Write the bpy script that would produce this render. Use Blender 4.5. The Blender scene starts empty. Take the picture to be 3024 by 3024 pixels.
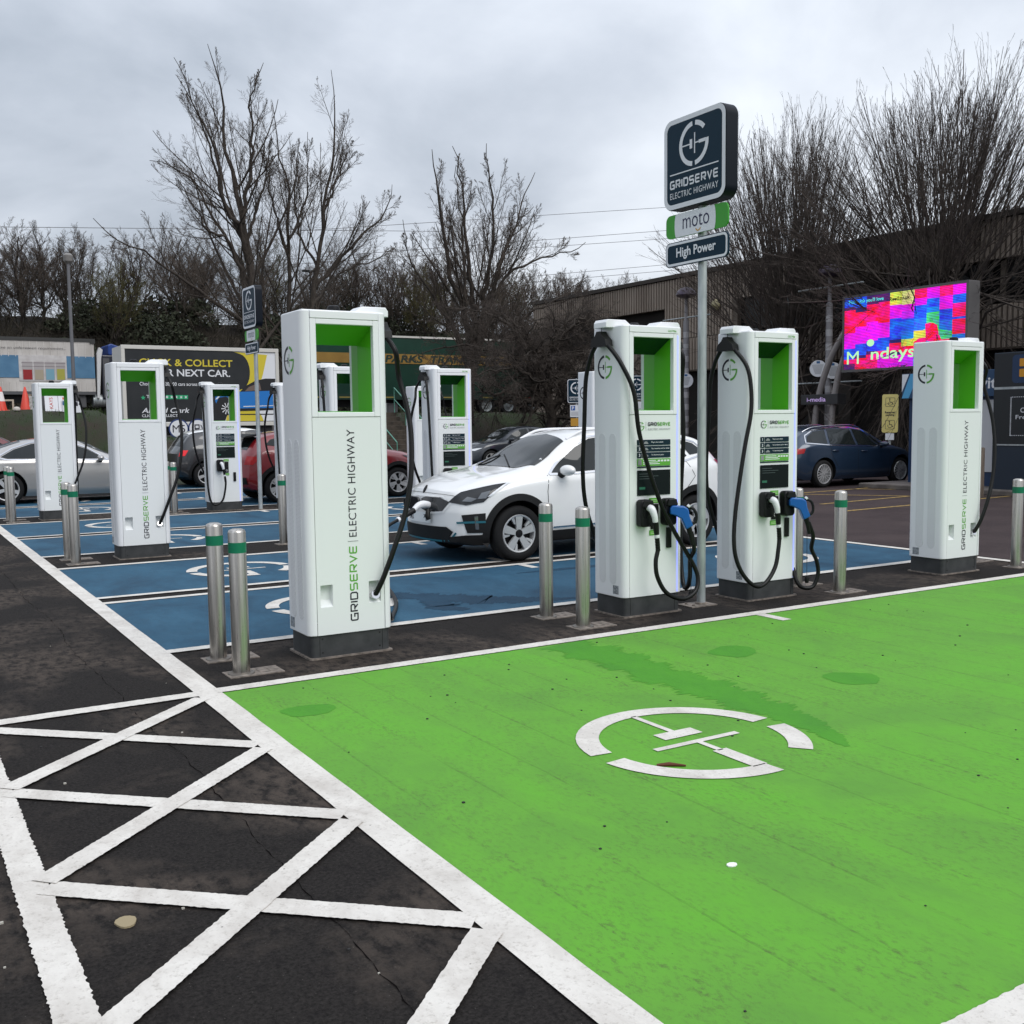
import bpy, bmesh, math, random
import numpy as np
from mathutils import Vector, Matrix
from mathutils.bvhtree import BVHTree
from mathutils.geometry import delaunay_2d_cdt

scene = bpy.context.scene
COL = scene.collection
R = math.radians
random.seed(7)
RNG = np.random.default_rng(7)

# ------------------------------------------------------------------ camera
cam_data = bpy.data.cameras.new("camera")
cam_data.sensor_width = 36.0
cam_data.lens = 36.642
cam_data.clip_start = 0.05
cam_data.clip_end = 3000.0
cam = bpy.data.objects.new("camera", cam_data)
COL.objects.link(cam)
_yaw, _pitch, _roll = 0.5481466, 0.0861567, -0.0116402
_f = Vector((math.sin(_yaw) * math.cos(_pitch), math.cos(_yaw) * math.cos(_pitch), -math.sin(_pitch)))
_r = Vector((math.cos(_yaw), -math.sin(_yaw), 0.0))
_u = _r.cross(_f)
_c, _s = math.cos(_roll), math.sin(_roll)
_r2 = _c * _r + _s * _u
_u2 = -_s * _r + _c * _u
cam.matrix_world = Matrix(((_r2.x, _u2.x, -_f.x, 0.0), (_r2.y, _u2.y, -_f.y, 0.0), (_r2.z, _u2.z, -_f.z, 1.62), (0, 0, 0, 1)))
scene.camera = cam

# ------------------------------------------------------------------ world: overcast sky
SUN_EL, SUN_AZ = R(48), R(165)      # azimuth clockwise from +Y
world = bpy.data.worlds.new("World")
scene.world = world
world.use_nodes = True
wt = world.node_tree
wt.nodes.clear()
def wn(t, **kw):
    n = wt.nodes.new(t)
    for k, v in kw.items():
        setattr(n, k, v)
    return n
def wl(a, b):
    wt.links.new(a, b)
sky = wn('ShaderNodeTexSky', sky_type='NISHITA', sun_disc=False, sun_elevation=SUN_EL, sun_rotation=SUN_AZ, air_density=1.2, dust_density=3.0)
tc = wn('ShaderNodeTexCoord')
sep = wn('ShaderNodeSeparateXYZ'); wl(tc.outputs['Generated'], sep.inputs[0])
zz = wn('ShaderNodeMath', operation='ABSOLUTE'); wl(sep.outputs['Z'], zz.inputs[0])
za = wn('ShaderNodeMath', operation='ADD'); wl(zz.outputs[0], za.inputs[0]); za.inputs[1].default_value = 0.38
dx = wn('ShaderNodeMath', operation='DIVIDE'); wl(sep.outputs['X'], dx.inputs[0]); wl(za.outputs[0], dx.inputs[1])
dy = wn('ShaderNodeMath', operation='DIVIDE'); wl(sep.outputs['Y'], dy.inputs[0]); wl(za.outputs[0], dy.inputs[1])
cmb = wn('ShaderNodeCombineXYZ'); wl(dx.outputs[0], cmb.inputs[0]); wl(dy.outputs[0], cmb.inputs[1]); cmb.inputs[2].default_value = 4.7
n1 = wn('ShaderNodeTexNoise'); wl(cmb.outputs[0], n1.inputs['Vector'])
n1.inputs['Scale'].default_value = 1.7; n1.inputs['Detail'].default_value = 9; n1.inputs['Roughness'].default_value = 0.52; n1.inputs['Distortion'].default_value = 0.25
n2 = wn('ShaderNodeTexNoise'); wl(cmb.outputs[0], n2.inputs['Vector'])
n2.inputs['Scale'].default_value = 0.65; n2.inputs['Detail'].default_value = 3
mixn = wn('ShaderNodeMix', data_type='FLOAT'); mixn.inputs[0].default_value = 0.55
wl(n1.outputs['Fac'], mixn.inputs[2]); wl(n2.outputs['Fac'], mixn.inputs[3])
cr = wn('ShaderNodeValToRGB'); wl(mixn.outputs[0], cr.inputs[0])
cr.color_ramp.elements[0].position = 0.38; cr.color_ramp.elements[0].color = (2.5, 2.9, 3.45, 1)
cr.color_ramp.elements[1].position = 0.59; cr.color_ramp.elements[1].color = (6.9, 7.3, 7.9, 1)
e = cr.color_ramp.elements.new(0.49); e.color = (4.7, 5.1, 5.75, 1)
mixc = wn('ShaderNodeMix', data_type='RGBA'); mixc.inputs[0].default_value = 0.93
wl(sky.outputs[0], mixc.inputs[6]); wl(cr.outputs[0], mixc.inputs[7])
# a cloud deck is brighter overhead than low down (standard overcast law, softened)
gz = wn('ShaderNodeMapRange'); wl(sep.outputs['Z'], gz.inputs[0])
gz.inputs[1].default_value = 0.0; gz.inputs[2].default_value = 1.0; gz.inputs[3].default_value = 1.0; gz.inputs[4].default_value = 1.95
mul = wn('ShaderNodeVectorMath', operation='SCALE'); wl(mixc.outputs[2], mul.inputs[0]); wl(gz.outputs[0], mul.inputs['Scale'])
bg = wn('ShaderNodeBackground'); wl(mul.outputs[0], bg.inputs[0]); bg.inputs[1].default_value = 0.1
wo = wn('ShaderNodeOutputWorld'); wl(bg.outputs[0], wo.inputs[0])

# ------------------------------------------------------------------ sun through cloud
sl = bpy.data.lights.new("sun", 'SUN')
sl.energy = 1.5; sl.angle = R(40); sl.color = (1.0, 0.98, 0.95)
sun = bpy.data.objects.new("sun", sl); COL.objects.link(sun)
_d = Vector((math.sin(SUN_AZ) * math.cos(SUN_EL), math.cos(SUN_AZ) * math.cos(SUN_EL), math.sin(SUN_EL)))
sun.rotation_euler = _d.to_track_quat('Z', 'Y').to_euler()
sun.location = _d * 60

scene.view_settings.view_transform = 'Standard'
scene.view_settings.look = 'None'
scene.view_settings.exposure = 0.18
scene.view_settings.gamma = 1.0
scene.view_settings.use_curve_mapping = False

# ------------------------------------------------------------------ materials
MATS = {}
def mat(name, col, rough=0.6, metal=0.0, spec=0.5, coat=0.0, emit=None, estr=0.0):
    if name in MATS:
        return MATS[name]
    m = bpy.data.materials.new(name); m.use_nodes = True
    b = m.node_tree.nodes['Principled BSDF']
    b.inputs['Base Color'].default_value = (*col, 1)
    b.inputs['Roughness'].default_value = rough
    b.inputs['Metallic'].default_value = metal
    b.inputs['Specular IOR Level'].default_value = spec
    b.inputs['Coat Weight'].default_value = coat
    b.inputs['Coat Roughness'].default_value = 0.05
    if emit:
        b.inputs['Emission Color'].default_value = (*emit, 1)
        b.inputs['Emission Strength'].default_value = estr
    MATS[name] = m
    return m

class NT:
    """small node-tree writer"""
    def __init__(s, m):
        s.t = m.node_tree; s.b = s.t.nodes['Principled BSDF']
        tc = s.t.nodes.new('ShaderNodeTexCoord'); s.obj = tc.outputs['Object']
    def n(s, t, ins=None, **kw):
        n = s.t.nodes.new(t)
        for k, v in kw.items(): setattr(n, k, v)
        for k, v in (ins or {}).items():
            if hasattr(v, 'is_linked') or isinstance(v, bpy.types.NodeSocket): s.t.links.new(v, n.inputs[k])
            else: n.inputs[k].default_value = v
        return n
    def noise(s, scale, detail=4, rough=0.55, vec=None, dist=0.0, stretch=None):
        v = vec or s.obj
        if stretch:
            mp = s.n('ShaderNodeMapping', {'Vector': v, 'Scale': stretch}); v = mp.outputs[0]
        return s.n('ShaderNodeTexNoise', {'Vector': v, 'Scale': scale, 'Detail': detail, 'Roughness': rough, 'Distortion': dist}).outputs['Fac']
    def ramp(s, fac, stops):
        r = s.n('ShaderNodeValToRGB', {'Fac': fac})
        el = r.color_ramp.elements
        for i, (p, c) in enumerate(stops):
            c = (*c, 1) if hasattr(c, '__len__') else (c, c, c, 1)
            if i < 2: el[i].position = p; el[i].color = c
            else:
                q = el.new(p); q.color = c
        return r.outputs['Color']
    def mix(s, fac, a, b, blend='MIX'):
        n = s.n('ShaderNodeMix', data_type='RGBA', blend_type=blend)
        for i, v in ((0, fac), (6, a), (7, b)):
            if isinstance(v, bpy.types.NodeSocket): s.t.links.new(v, n.inputs[i])
            else: n.inputs[i].default_value = v if i == 0 else (*v[:3], 1)
        return n.outputs[2]
    def math(s, op, a, b=None):
        n = s.n('ShaderNodeMath', operation=op)
        for i, v in ((0, a), (1, b)):
            if v is None: continue
            if isinstance(v, bpy.types.NodeSocket): s.t.links.new(v, n.inputs[i])
            else: n.inputs[i].default_value = v
        return n.outputs[0]
    def base(s, c): s.t.links.new(c, s.b.inputs['Base Color'])
    def rough(s, c): s.t.links.new(c, s.b.inputs['Roughness'])
    def bump(s, h, strength=0.3, dist=0.01):
        b = s.n('ShaderNodeBump', {'Height': h, 'Strength': strength, 'Distance': dist})
        s.t.links.new(b.outputs[0], s.b.inputs['Normal'])

def noisy(name, c0, c1, scale=6, rough=0.6, metal=0.0, stretch=None, lo=0.35, hi=0.65, bump=0.0, bscale=None, coat=0.0, spec=0.5):
    if name in MATS: return MATS[name]
    m = mat(name, c0, rough, metal, spec, coat); t = NT(m)
    t.base(t.ramp(t.noise(scale, 5, stretch=stretch), [(lo, c0), (hi, c1)]))
    if bump: t.bump(t.noise(bscale or scale * 8, 4), bump, 0.01)
    return m

# --- ground materials
def make_asphalt():
    m = mat('asphalt', (0.03, 0.028, 0.027), 0.9, spec=0.12); t = NT(m)
    fine = t.noise(70, 4, 0.8); mid = t.noise(17, 5, 0.7, stretch=(1, .55, 1)); big = t.noise(0.75, 5, 0.55, dist=.6)
    c = t.ramp(fine, [(0.34, (0.0070, 0.0062, 0.0057)), (0.66, (0.031, 0.0272, 0.0255))])
    # dried mud film in patches, broken up by the stone texture
    film = t.math('MULTIPLY', t.ramp(big, [(0.46, 0.0), (0.58, 1.0)]), t.ramp(mid, [(0.40, 0.12), (0.58, 1.0)]))
    c = t.mix(t.math('MULTIPLY', film, 0.8), c, (0.075, 0.060, 0.050))
    c = t.mix(t.math('MULTIPLY', t.ramp(mid, [(0.34, 1.0), (0.46, 0.0)]), 0.7), c, (0.009, 0.008, 0.008))
    spk = t.n('ShaderNodeTexVoronoi', {'Vector': t.obj, 'Scale': 34.0})
    s1 = t.math('LESS_THAN', spk.outputs['Distance'], 0.06)
    c = t.mix(t.math('MULTIPLY', s1, 0.45), c, (0.15, 0.135, 0.12))
    t.base(c); t.bump(t.math('ADD', fine, mid), 0.6, 0.006)
    return m
def make_road_brown():
    m = mat('road_brown', (0.06, 0.045, 0.045), 0.9, spec=0.12); t = NT(m)
    fine = t.noise(60, 4, 0.75); big = t.noise(0.8, 5, 0.6)
    c = t.ramp(fine, [(0.3, (0.022, 0.016, 0.017)), (0.7, (0.070, 0.053, 0.053))])
    c = t.mix(t.math('MULTIPLY', t.ramp(big, [(0.42, 0.0), (0.65, 1.0)]), 0.4), c, (0.088, 0.067, 0.064))
    t.base(c); t.bump(fine, 0.4, 0.006)
    return m
def make_paint(name, c_main, c_dark, c_light, wear=(0.03, 0.028, 0.027), wear_amt=0.25, stripes=False):
    m = mat(name, c_main, 0.75, spec=0.2); t = NT(m)
    a = t.noise(1.5, 6, 0.62, stretch=(1, 0.6, 1), dist=0.6); b = t.noise(7, 7, 0.72, stretch=(1.0, 0.5, 1), dist=.4); f = t.noise(55, 5, 0.8, stretch=(1, .5, 1))
    c = t.ramp(a, [(0.34, c_dark), (0.50, c_main), (0.68, c_light)])
    c = t.mix(t.math('MULTIPLY', t.ramp(b, [(0.46, 0.0), (0.66, 1.0)]), 0.45), c, c_dark)
    grime = t.math('MULTIPLY', t.ramp(f, [(0.50, 0.0), (0.66, 1.0)]), t.ramp(t.noise(1.9, 5, 0.65, dist=.5), [(0.38, 0.12), (0.66, 1.0)]))
    if stripes:  # faint lap joints of the screed, running across the bay
        sp = t.n('ShaderNodeSeparateXYZ', {0: t.obj})
        wob = t.math('MULTIPLY', t.noise(0.9, 3), 0.05)
        x = t.math('FRACT', t.math('MULTIPLY', t.math('ADD', sp.outputs['X'], wob), 3.1))
        near = t.ramp(x, [(0.0, 1.0), (0.16, 0.0)])
        ln = t.math('MULTIPLY', t.math('LESS_THAN', x, 0.035), t.ramp(t.noise(4.0, 4, stretch=(1, .35, 1)), [(0.42, 0.0), (0.58, 1.0)]))
        c = t.mix(t.math('MULTIPLY', ln, 0.3), c, tuple(v * 0.5 for v in c_dark))
        grime = t.math('MINIMUM', t.math('ADD', grime, t.math('MULTIPLY', t.math('MULTIPLY', near, t.ramp(f, [(0.48, 0.0), (0.62, 1.0)])), .5)), 1.0)
    c = t.mix(t.math('MULTIPLY', grime, wear_amt), c, wear)
    vo = t.n('ShaderNodeTexVoronoi', {'Vector': t.obj, 'Scale': 4.2})
    dot = t.math('LESS_THAN', vo.outputs['Distance'], 0.013)
    c = t.mix(t.math('MULTIPLY', dot, 0.8), c, (0.02, 0.02, 0.02))
    t.base(c); t.bump(t.math('ADD', f, b), 0.35, 0.005)
    return m
def make_white_paint(name='white_paint', hi=0.70):
    m = mat(name, (hi, hi * .955, hi * .885), 0.85, spec=0.15); t = NT(m)
    f = t.noise(48, 5, 0.8); a = t.noise(4.5, 6, 0.7, stretch=(1, .6, 1), dist=.4)
    c = t.ramp(a, [(0.32, (hi * .76, hi * .71, hi * .65)), (0.60, (hi, hi * .955, hi * .885))])
    c = t.mix(t.math('MULTIPLY', t.ramp(f, [(0.53, 0.0), (0.67, 1.0)]), 0.45), c, (0.27, 0.24, 0.205))
    vo = t.n('ShaderNodeTexVoronoi', {'Vector': t.obj, 'Scale': 12.0})
    dot = t.math('LESS_THAN', vo.outputs['Distance'], 0.05)
    c = t.mix(t.math('MULTIPLY', dot, 0.6), c, (0.05, 0.045, 0.04))
    t.base(c); t.bump(t.math('ADD', f, a), 0.6, 0.006)
    return m
M_ASPH = make_asphalt(); M_ROAD = make_road_brown()
M_GREEN = make_paint('green_surfacing', (0.118, 0.335, 0.038), (0.105, 0.285, 0.040), (0.114, 0.365, 0.032), (0.080, 0.115, 0.038), 0.75, True)
M_GSTAIN = make_paint('green_wet_stain', (0.070, 0.275, 0.022), (0.062, 0.24, 0.024), (0.080, 0.295, 0.024), (0.03, 0.08, 0.02), 0.3)
M_BLUE = make_paint('blue_surfacing', (0.026, 0.090, 0.152), (0.018, 0.060, 0.105), (0.035, 0.112, 0.182), (0.03, 0.05, 0.07), 0.4)
M_BSTAIN = make_paint('blue_wet_stain', (0.012, 0.048, 0.088), (0.009, 0.034, 0.065), (0.015, 0.058, 0.105), (0.02, 0.03, 0.05), 0.4)
M_WPAINT = make_white_paint()
M_YPAINT = noisy('yellow_paint', (0.42, 0.27, 0.06), (0.20, 0.14, 0.05), 12, 0.75)

# --- object materials
M_WHITE = mat('white_powder_coat', (0.80, 0.81, 0.82), 0.38)
M_PANEL = mat('white_panel', (0.76, 0.78, 0.775), 0.45)
M_PLINTH = noisy('dark_grey_plinth', (0.026, 0.028, 0.029), (0.046, 0.048, 0.049), 9, 0.6)
M_LINER = mat('green_liner', (0.085, 0.42, 0.012), 0.42)
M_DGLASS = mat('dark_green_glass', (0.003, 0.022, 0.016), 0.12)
M_BLACK = mat('black_plastic', (0.006, 0.006, 0.007), 0.45, spec=0.28)
M_RUBBER = mat('black_cable_rubber', (0.005, 0.005, 0.005), 0.42, spec=0.28)
M_DECALK = mat('dark_print', (0.012, 0.010, 0.022), 0.5)
M_DECALG = mat('green_print', (0.10, 0.36, 0.035), 0.5)
M_NAVY = mat('navy_print', (0.005, 0.020, 0.032), 0.5, spec=0.2)
M_WPRINT = mat('white_print', (0.72, 0.73, 0.76), 0.5)
M_GPRINT = mat('grey_print', (0.25, 0.26, 0.27), 0.5)
M_SILVER = mat('silver_plastic', (0.75, 0.75, 0.77), 0.3)
M_BLUEPL = mat('blue_plastic', (0.008, 0.10, 0.36), 0.3)
M_SCREEN = mat('screen_glass', (0.006, 0.007, 0.007), 0.15, spec=0.2, emit=(0.003, 0.006, 0.006), estr=1.0)
M_LED = mat('led_strip', (0.3, 0.33, 0.6), 0.3, emit=(0.25, 0.30, 0.95), estr=1.0)
M_PLATE = noisy('rating_plate_print', (0.42, 0.44, 0.46), (0.14, 0.15, 0.16), 70, 0.4, 0.3)
def make_vent():
    m = mat('perforated_vent', (0.5, 0.5, 0.5), 0.5); t = NT(m)
    vo = t.n('ShaderNodeTexVoronoi', {'Vector': t.obj, 'Scale': 110.0, 'Randomness': 0.0})
    t.base(t.mix(t.math('LESS_THAN', vo.outputs['Distance'], 0.30), (0.76, 0.77, 0.78), (0.46, 0.46, 0.47)))
    return m
M_VENT = make_vent()
def make_steel():
    m = mat('brushed_steel', (0.50, 0.47, 0.43), 0.30, 1.0); t = NT(m)
    a = t.noise(3, 5, 0.7, stretch=(14, 14, 0.25))
    t.base(t.ramp(a, [(0.3, (0.36, 0.335, 0.30)), (0.7, (0.62, 0.59, 0.55))]))
    t.rough(t.ramp(t.noise(24, 3, stretch=(6, 6, 0.2)), [(0.3, 0.24), (0.7, 0.40)]))
    return m
M_STEEL = make_steel()
M_GALV = noisy('galvanised_steel', (0.36, 0.39, 0.40), (0.52, 0.55, 0.55), 14, 0.5, 0.6, stretch=(1, 1, .3))
M_TAPE = mat('green_reflective_tape', (0.0, 0.155, 0.075), 0.35)
M_BASEPL = noisy('cast_base_plate', (0.10, 0.085, 0.07), (0.24, 0.20, 0.17), 22, 0.7)
M_BARK = noisy('bark', (0.022, 0.017, 0.013), (0.055, 0.043, 0.034), 5, 0.9, stretch=(3, 3, .6))
M_TWIG = noisy('twigs', (0.055, 0.042, 0.033), (0.105, 0.081, 0.064), 3, 0.9)
M_TWIGD = noisy('dark_twigs', (0.045, 0.035, 0.029), (0.085, 0.067, 0.056), 3, 0.9)
M_GLASS = mat('car_glass', (0.010, 0.013, 0.013), 0.04, spec=0.42)
M_TYRE = mat('tyre_rubber', (0.009, 0.009, 0.0095), 0.8, spec=0.28)
M_RIMS = mat('silver_alloy', (0.60, 0.60, 0.60), 0.32, 0.55)
M_RIMK = mat('dark_alloy', (0.010, 0.010, 0.011), 0.5, 0.0, .2)
M_CHROME = mat('chrome', (0.7, 0.7, 0.72), 0.12, 1.0)
M_CLAD = mat('black_cladding', (0.010, 0.010, 0.0105), 0.6, spec=0.28)
M_CONC = noisy('concrete', (0.30, 0.24, 0.19), (0.40, 0.33, 0.27), 1.6, 0.9, bump=0.2, stretch=(1, 1, .5))

# ------------------------------------------------------------------ geometry helpers
class MB:
    def __init__(s): s.v = []; s.f = []; s.m = []; s.n = 0
    def add(s, verts, faces, mi=0, M=None):
        if M is not None: verts = [tuple(M @ Vector(p)) for p in verts]
        k = s.n; s.v.extend([tuple(p) for p in verts]); s.n += len(verts)
        for f in faces: s.f.append(tuple(i + k for i in f)); s.m.append(mi)
        return s
    def box(s, x0, x1, y0, y1, z0, z1, mi=0, M=None):
        return s.add([(x0, y0, z0), (x1, y0, z0), (x1, y1, z0), (x0, y1, z0), (x0, y0, z1), (x1, y0, z1), (x1, y1, z1), (x0, y1, z1)],
                     [(3, 2, 1, 0), (4, 5, 6, 7), (0, 1, 5, 4), (1, 2, 6, 5), (2, 3, 7, 6), (3, 0, 4, 7)], mi, M)
    def prism(s, poly, h0, h1, axis='z', mi=0, M=None):
        """poly in the two other axes (x,y for z; x,z for y; y,z for x), extruded from h0 to h1"""
        def P(p, h):
            return (p[0], p[1], h) if axis == 'z' else ((p[0], h, p[1]) if axis == 'y' else (h, p[0], p[1]))
        n = len(poly); a = sum(poly[i][0] * poly[(i + 1) % n][1] - poly[(i + 1) % n][0] * poly[i][1] for i in range(n))
        if (a < 0) != (axis == 'y'): poly = poly[::-1]
        vs = [P(p, h0) for p in poly] + [P(p, h1) for p in poly]
        fs = [tuple(range(n - 1, -1, -1)), tuple(range(n, 2 * n))]
        fs += [(i, (i + 1) % n, n + (i + 1) % n, n + i) for i in range(n)]
        return s.add(vs, fs, mi, M)
    def flat(s, poly, M=None, mi=0):
        return s.add([(p[0], p[1], 0) if len(p) == 2 else p for p in poly], [tuple(range(len(poly)))], mi, M)
    def tube(s, pts, r, n=10, mi=0, caps=True, M=None):
        pts = [Vector(p) for p in pts]; K = len(pts)
        rr = r if hasattr(r, '__len__') else [r] * K
        t0 = (pts[1] - pts[0]).normalized()
        up = Vector((0, 0, 1)) if abs(t0.z) < .9 else Vector((1, 0, 0))
        nx = t0.cross(up).normalized(); vs = []; fs = []
        for i, p in enumerate(pts):
            t = (pts[min(i + 1, K - 1)] - pts[max(i - 1, 0)]).normalized()
            nx = (nx - t * nx.dot(t)).normalized(); ny = t.cross(nx)
            for j in range(n):
                a = 2 * math.pi * j / n
                vs.append(p + (nx * math.cos(a) + ny * math.sin(a)) * rr[i])
        for i in range(K - 1):
            for j in range(n):
                fs.append((i * n + j, i * n + (j + 1) % n, (i + 1) * n + (j + 1) % n, (i + 1) * n + j))
        if caps: fs.append(tuple(range(n - 1, -1, -1))); fs.append(tuple((K - 1) * n + j for j in range(n)))
        return s.add(vs, fs, mi, M)
    def lathe(s, prof, n=24, mi=0, M=None, cap=True):
        """profile of (r, z) turned about z"""
        vs = []; fs = []; K = len(prof)
        for r, z in prof:
            for j in range(n):
                a = 2 * math.pi * j / n; vs.append((r * math.cos(a), r * math.sin(a), z))
        for i in range(K - 1):
            for j in range(n):
                fs.append((i * n + j, i * n + (j + 1) % n, (i + 1) * n + (j + 1) % n, (i + 1) * n + j))
        if cap and prof[0][0] > 1e-5: fs.append(tuple(range(n - 1, -1, -1)))
        if cap and prof[-1][0] > 1e-5: fs.append(tuple((K - 1) * n + j for j in range(n)))
        return s.add(vs, fs, mi, M)
    def cyl(s, c, r, z0, z1, n=20, mi=0):
        return s.lathe([(r, z0), (r, z1)], n, mi, Matrix.Translation((c[0], c[1], 0)))
    def build(s, name, mats, parent=None, smooth=None, bevel=0, loc=None, rot=None, kind=None):
        me = bpy.data.meshes.new(name); me.from_pydata(s.v, [], s.f)
        for m in (mats if isinstance(mats, (list, tuple)) else [mats]): me.materials.append(m)
        if any(s.m): me.polygons.foreach_set('material_index', s.m)
        if smooth:
            me.polygons.foreach_set('use_smooth', [True] * len(me.polygons)); me.set_sharp_from_angle(angle=R(smooth))
        me.update()
        o = bpy.data.objects.new(name, me); COL.objects.link(o)
        if parent is not None: o.parent = parent
        if loc: o.location = loc
        if rot: o.rotation_euler = rot
        if bevel:
            b = o.modifiers.new('edge', 'BEVEL'); b.width = bevel; b.segments = 2; b.limit_method = 'ANGLE'; b.angle_limit = R(40)
        if kind: o['kind'] = kind
        return o

def tag(o, label=None, cat=None, group=None, kind=None):
    if label: o['label'] = label
    if cat: o['category'] = cat
    if group: o['group'] = group
    if kind: o['kind'] = kind
    return o
def thing(name, label, cat, loc=(0, 0, 0), rz=0.0, group=None):
    o = bpy.data.objects.new(name, None); COL.objects.link(o)
    o.empty_display_size = .2; o.location = loc; o.rotation_euler = (0, 0, rz)
    return tag(o, label, cat, group)
def kids(o): return [c for c in COL.objects if c.parent == o]
def dup(root, loc, rz, label, group=None, skip=()):
    ch = {}
    for c in COL.objects:
        if c.parent is not None: ch.setdefault(c.parent.name, []).append(c)
    r = root.copy(); COL.objects.link(r); r.location = loc; r.rotation_euler = (0, 0, rz); r['label'] = label
    if group: r['group'] = group
    for c in ch.get(root.name, []):
        if c.name.split('.')[0] in skip: continue
        d = c.copy(); COL.objects.link(d); d.parent = r
        for g in ch.get(c.name, []):
            h = g.copy(); COL.objects.link(h); h.parent = d
    return r
def rrect(x0, x1, y0, y1, r, n=5):
    out = []
    for cx, cy, a0 in ((x1 - r, y1 - r, 0), (x0 + r, y1 - r, 90), (x0 + r, y0 + r, 180), (x1 - r, y0 + r, 270)):
        for i in range(n + 1):
            a = R(a0 + 90 * i / n); out.append((cx + r * math.cos(a), cy + r * math.sin(a)))
    return out
def frameM(origin, xdir, ydir):
    """matrix that lays flat (x,y) artwork on a plane: art x -> xdir, art y -> ydir, normal = x cross y"""
    x = Vector(xdir).normalized(); y = Vector(ydir).normalized(); z = x.cross(y)
    return Matrix(((x.x, y.x, z.x, origin[0]), (x.y, y.y, z.y, origin[1]), (x.z, y.z, z.z, origin[2]), (0, 0, 0, 1)))
def smooth_path(pts, sub=8):
    P = [Vector(p) for p in pts]; out = []
    for i in range(len(P) - 1):
        p0 = P[max(i - 1, 0)]; p1 = P[i]; p2 = P[i + 1]; p3 = P[min(i + 2, len(P) - 1)]
        for k in range(sub):
            t = k / sub
            out.append(0.5 * ((2 * p1) + (p2 - p0) * t + (2 * p0 - 5 * p1 + 4 * p2 - p3) * t * t + (3 * p1 - p0 - 3 * p2 + p3) * t ** 3))
    out.append(P[-1]); return out

_TX = {}
def text_geo(s, bold=0.0, spacing=1.0, shear=0.0):
    key = (s, bold, spacing, shear)
    if key in _TX: return _TX[key]
    cu = bpy.data.curves.new('t', 'FONT'); cu.body = s; cu.offset = bold; cu.space_character = spacing; cu.shear = shear
    cu.resolution_u = 3; cu.size = 1.0
    o = bpy.data.objects.new('t', cu); COL.objects.link(o)
    dg = bpy.context.evaluated_depsgraph_get()
    me = bpy.data.meshes.new_from_object(o.evaluated_get(dg))
    v = [(p.co.x, p.co.y) for p in me.vertices]; f = [tuple(p.vertices) for p in me.polygons]
    bpy.data.objects.remove(o); bpy.data.curves.remove(cu); bpy.data.meshes.remove(me)
    xs = [p[0] for p in v]; ys = [p[1] for p in v]
    _TX[key] = (v, f, min(xs), max(xs), min(ys), max(ys)); return _TX[key]
def put_text(mb, s, M, h=None, w=None, bold=0.0, spacing=1.0, shear=0.0, align='C', mi=0):
    """text fitted to cap height h and/or width w, laid on the plane of M about its origin (vertically centred)"""
    v, f, x0, x1, y0, y1 = text_geo(s, bold, spacing, shear)
    sy = (h / (y1 - y0)) if h else w / (x1 - x0)
    sx = (w / (x1 - x0)) if w else sy
    cx = {'C': (x0 + x1) / 2, 'L': x0, 'R': x1}[align]; cy = (y0 + y1) / 2
    mb.add([((p[0] - cx) * sx, (p[1] - cy) * sy, 0) for p in v], f, mi, M)
    return (x1 - x0) * sx

GL = {'G': [[(1, 1), (.14, 1), (0, .86), (0, .14), (.14, 0), (1, 0), (1, .48), (.5, .48)]],
      'R': [[(0, 0), (0, 1), (.86, 1), (1, .86), (1, .56), (.88, .44), (.2, .44)], [(.45, .44), (1, 0)]],
      'I': [[(0, 0), (0, 1)]],
      'D': [[(0, -.07), (0, 1), (.82, 1), (1, .82), (1, .18), (.82, 0), (0.05, 0)]],
      'S': [[(1, 1), (.12, 1), (0, .88), (0, .62), (.12, .5), (.88, .5), (1, .38), (1, .12), (.88, 0), (0, 0)]],
      'E': [[(1, 1), (.12, 1), (0, .88), (0, .12), (.12, 0), (1, 0)], [(.08, .5), (.95, .5)]],
      'V': [[(0, 1.02), (.5, 0.02), (1, 1.02)]]}
def stroke(mb, pts, t, M, mi=0):
    P = [Vector((p[0], p[1])) for p in pts]; n = len(P); L = []; Rr = []
    for i in range(n):
        d0 = (P[i] - P[i - 1]).normalized() if i else None
        d1 = (P[i + 1] - P[i]).normalized() if i < n - 1 else None
        d = ((d0 or d1) + (d1 or d0)).normalized(); nn = Vector((-d.y, d.x)); ref = d1 or d0
        k = t / 2 / max(.5, nn.dot(Vector((-ref.y, ref.x))))
        L.append(P[i] + nn * k); Rr.append(P[i] - nn * k)
    vs = [(p.x, p.y, 0) for p in L] + [(p.x, p.y, 0) for p in Rr]
    mb.add(vs, [(n + i, n + i + 1, i + 1, i) for i in range(n - 1)], mi, M)
def wordmark(mb, M, h, width, t=.19, mis=None, letters='GRIDSERVE'):
    """squared wide capitals drawn as strokes, fitted to a height and a total width"""
    gap = t + .15; cw = (width / h - t - 8 * gap) / 8; x = 0.0
    for i, ch in enumerate(letters):
        w = 0.0 if ch == 'I' else cw
        for pl in GL[ch]:
            stroke(mb, [((x + (p[0] * w + t / 2)) * h, (p[1] * (1 - t) + t / 2) * h) for p in pl], t * h, M, mis[i] if mis else 0)
        x += w + t + (gap - t)
    return (x - (gap - t)) * h
def arc(r0, r1, a0, a1, n=24):
    A = [R(a0 + (a1 - a0) * i / n) for i in range(n + 1)]
    vs = [(r1 * math.cos(a), r1 * math.sin(a), 0) for a in A] + [(r0 * math.cos(a), r0 * math.sin(a), 0) for a in A]
    return vs, [(i + 1, i, n + 1 + i, n + 2 + i) if a1 > a0 else (i, i + 1, n + 2 + i, n + 1 + i) for i in range(n)]
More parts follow.
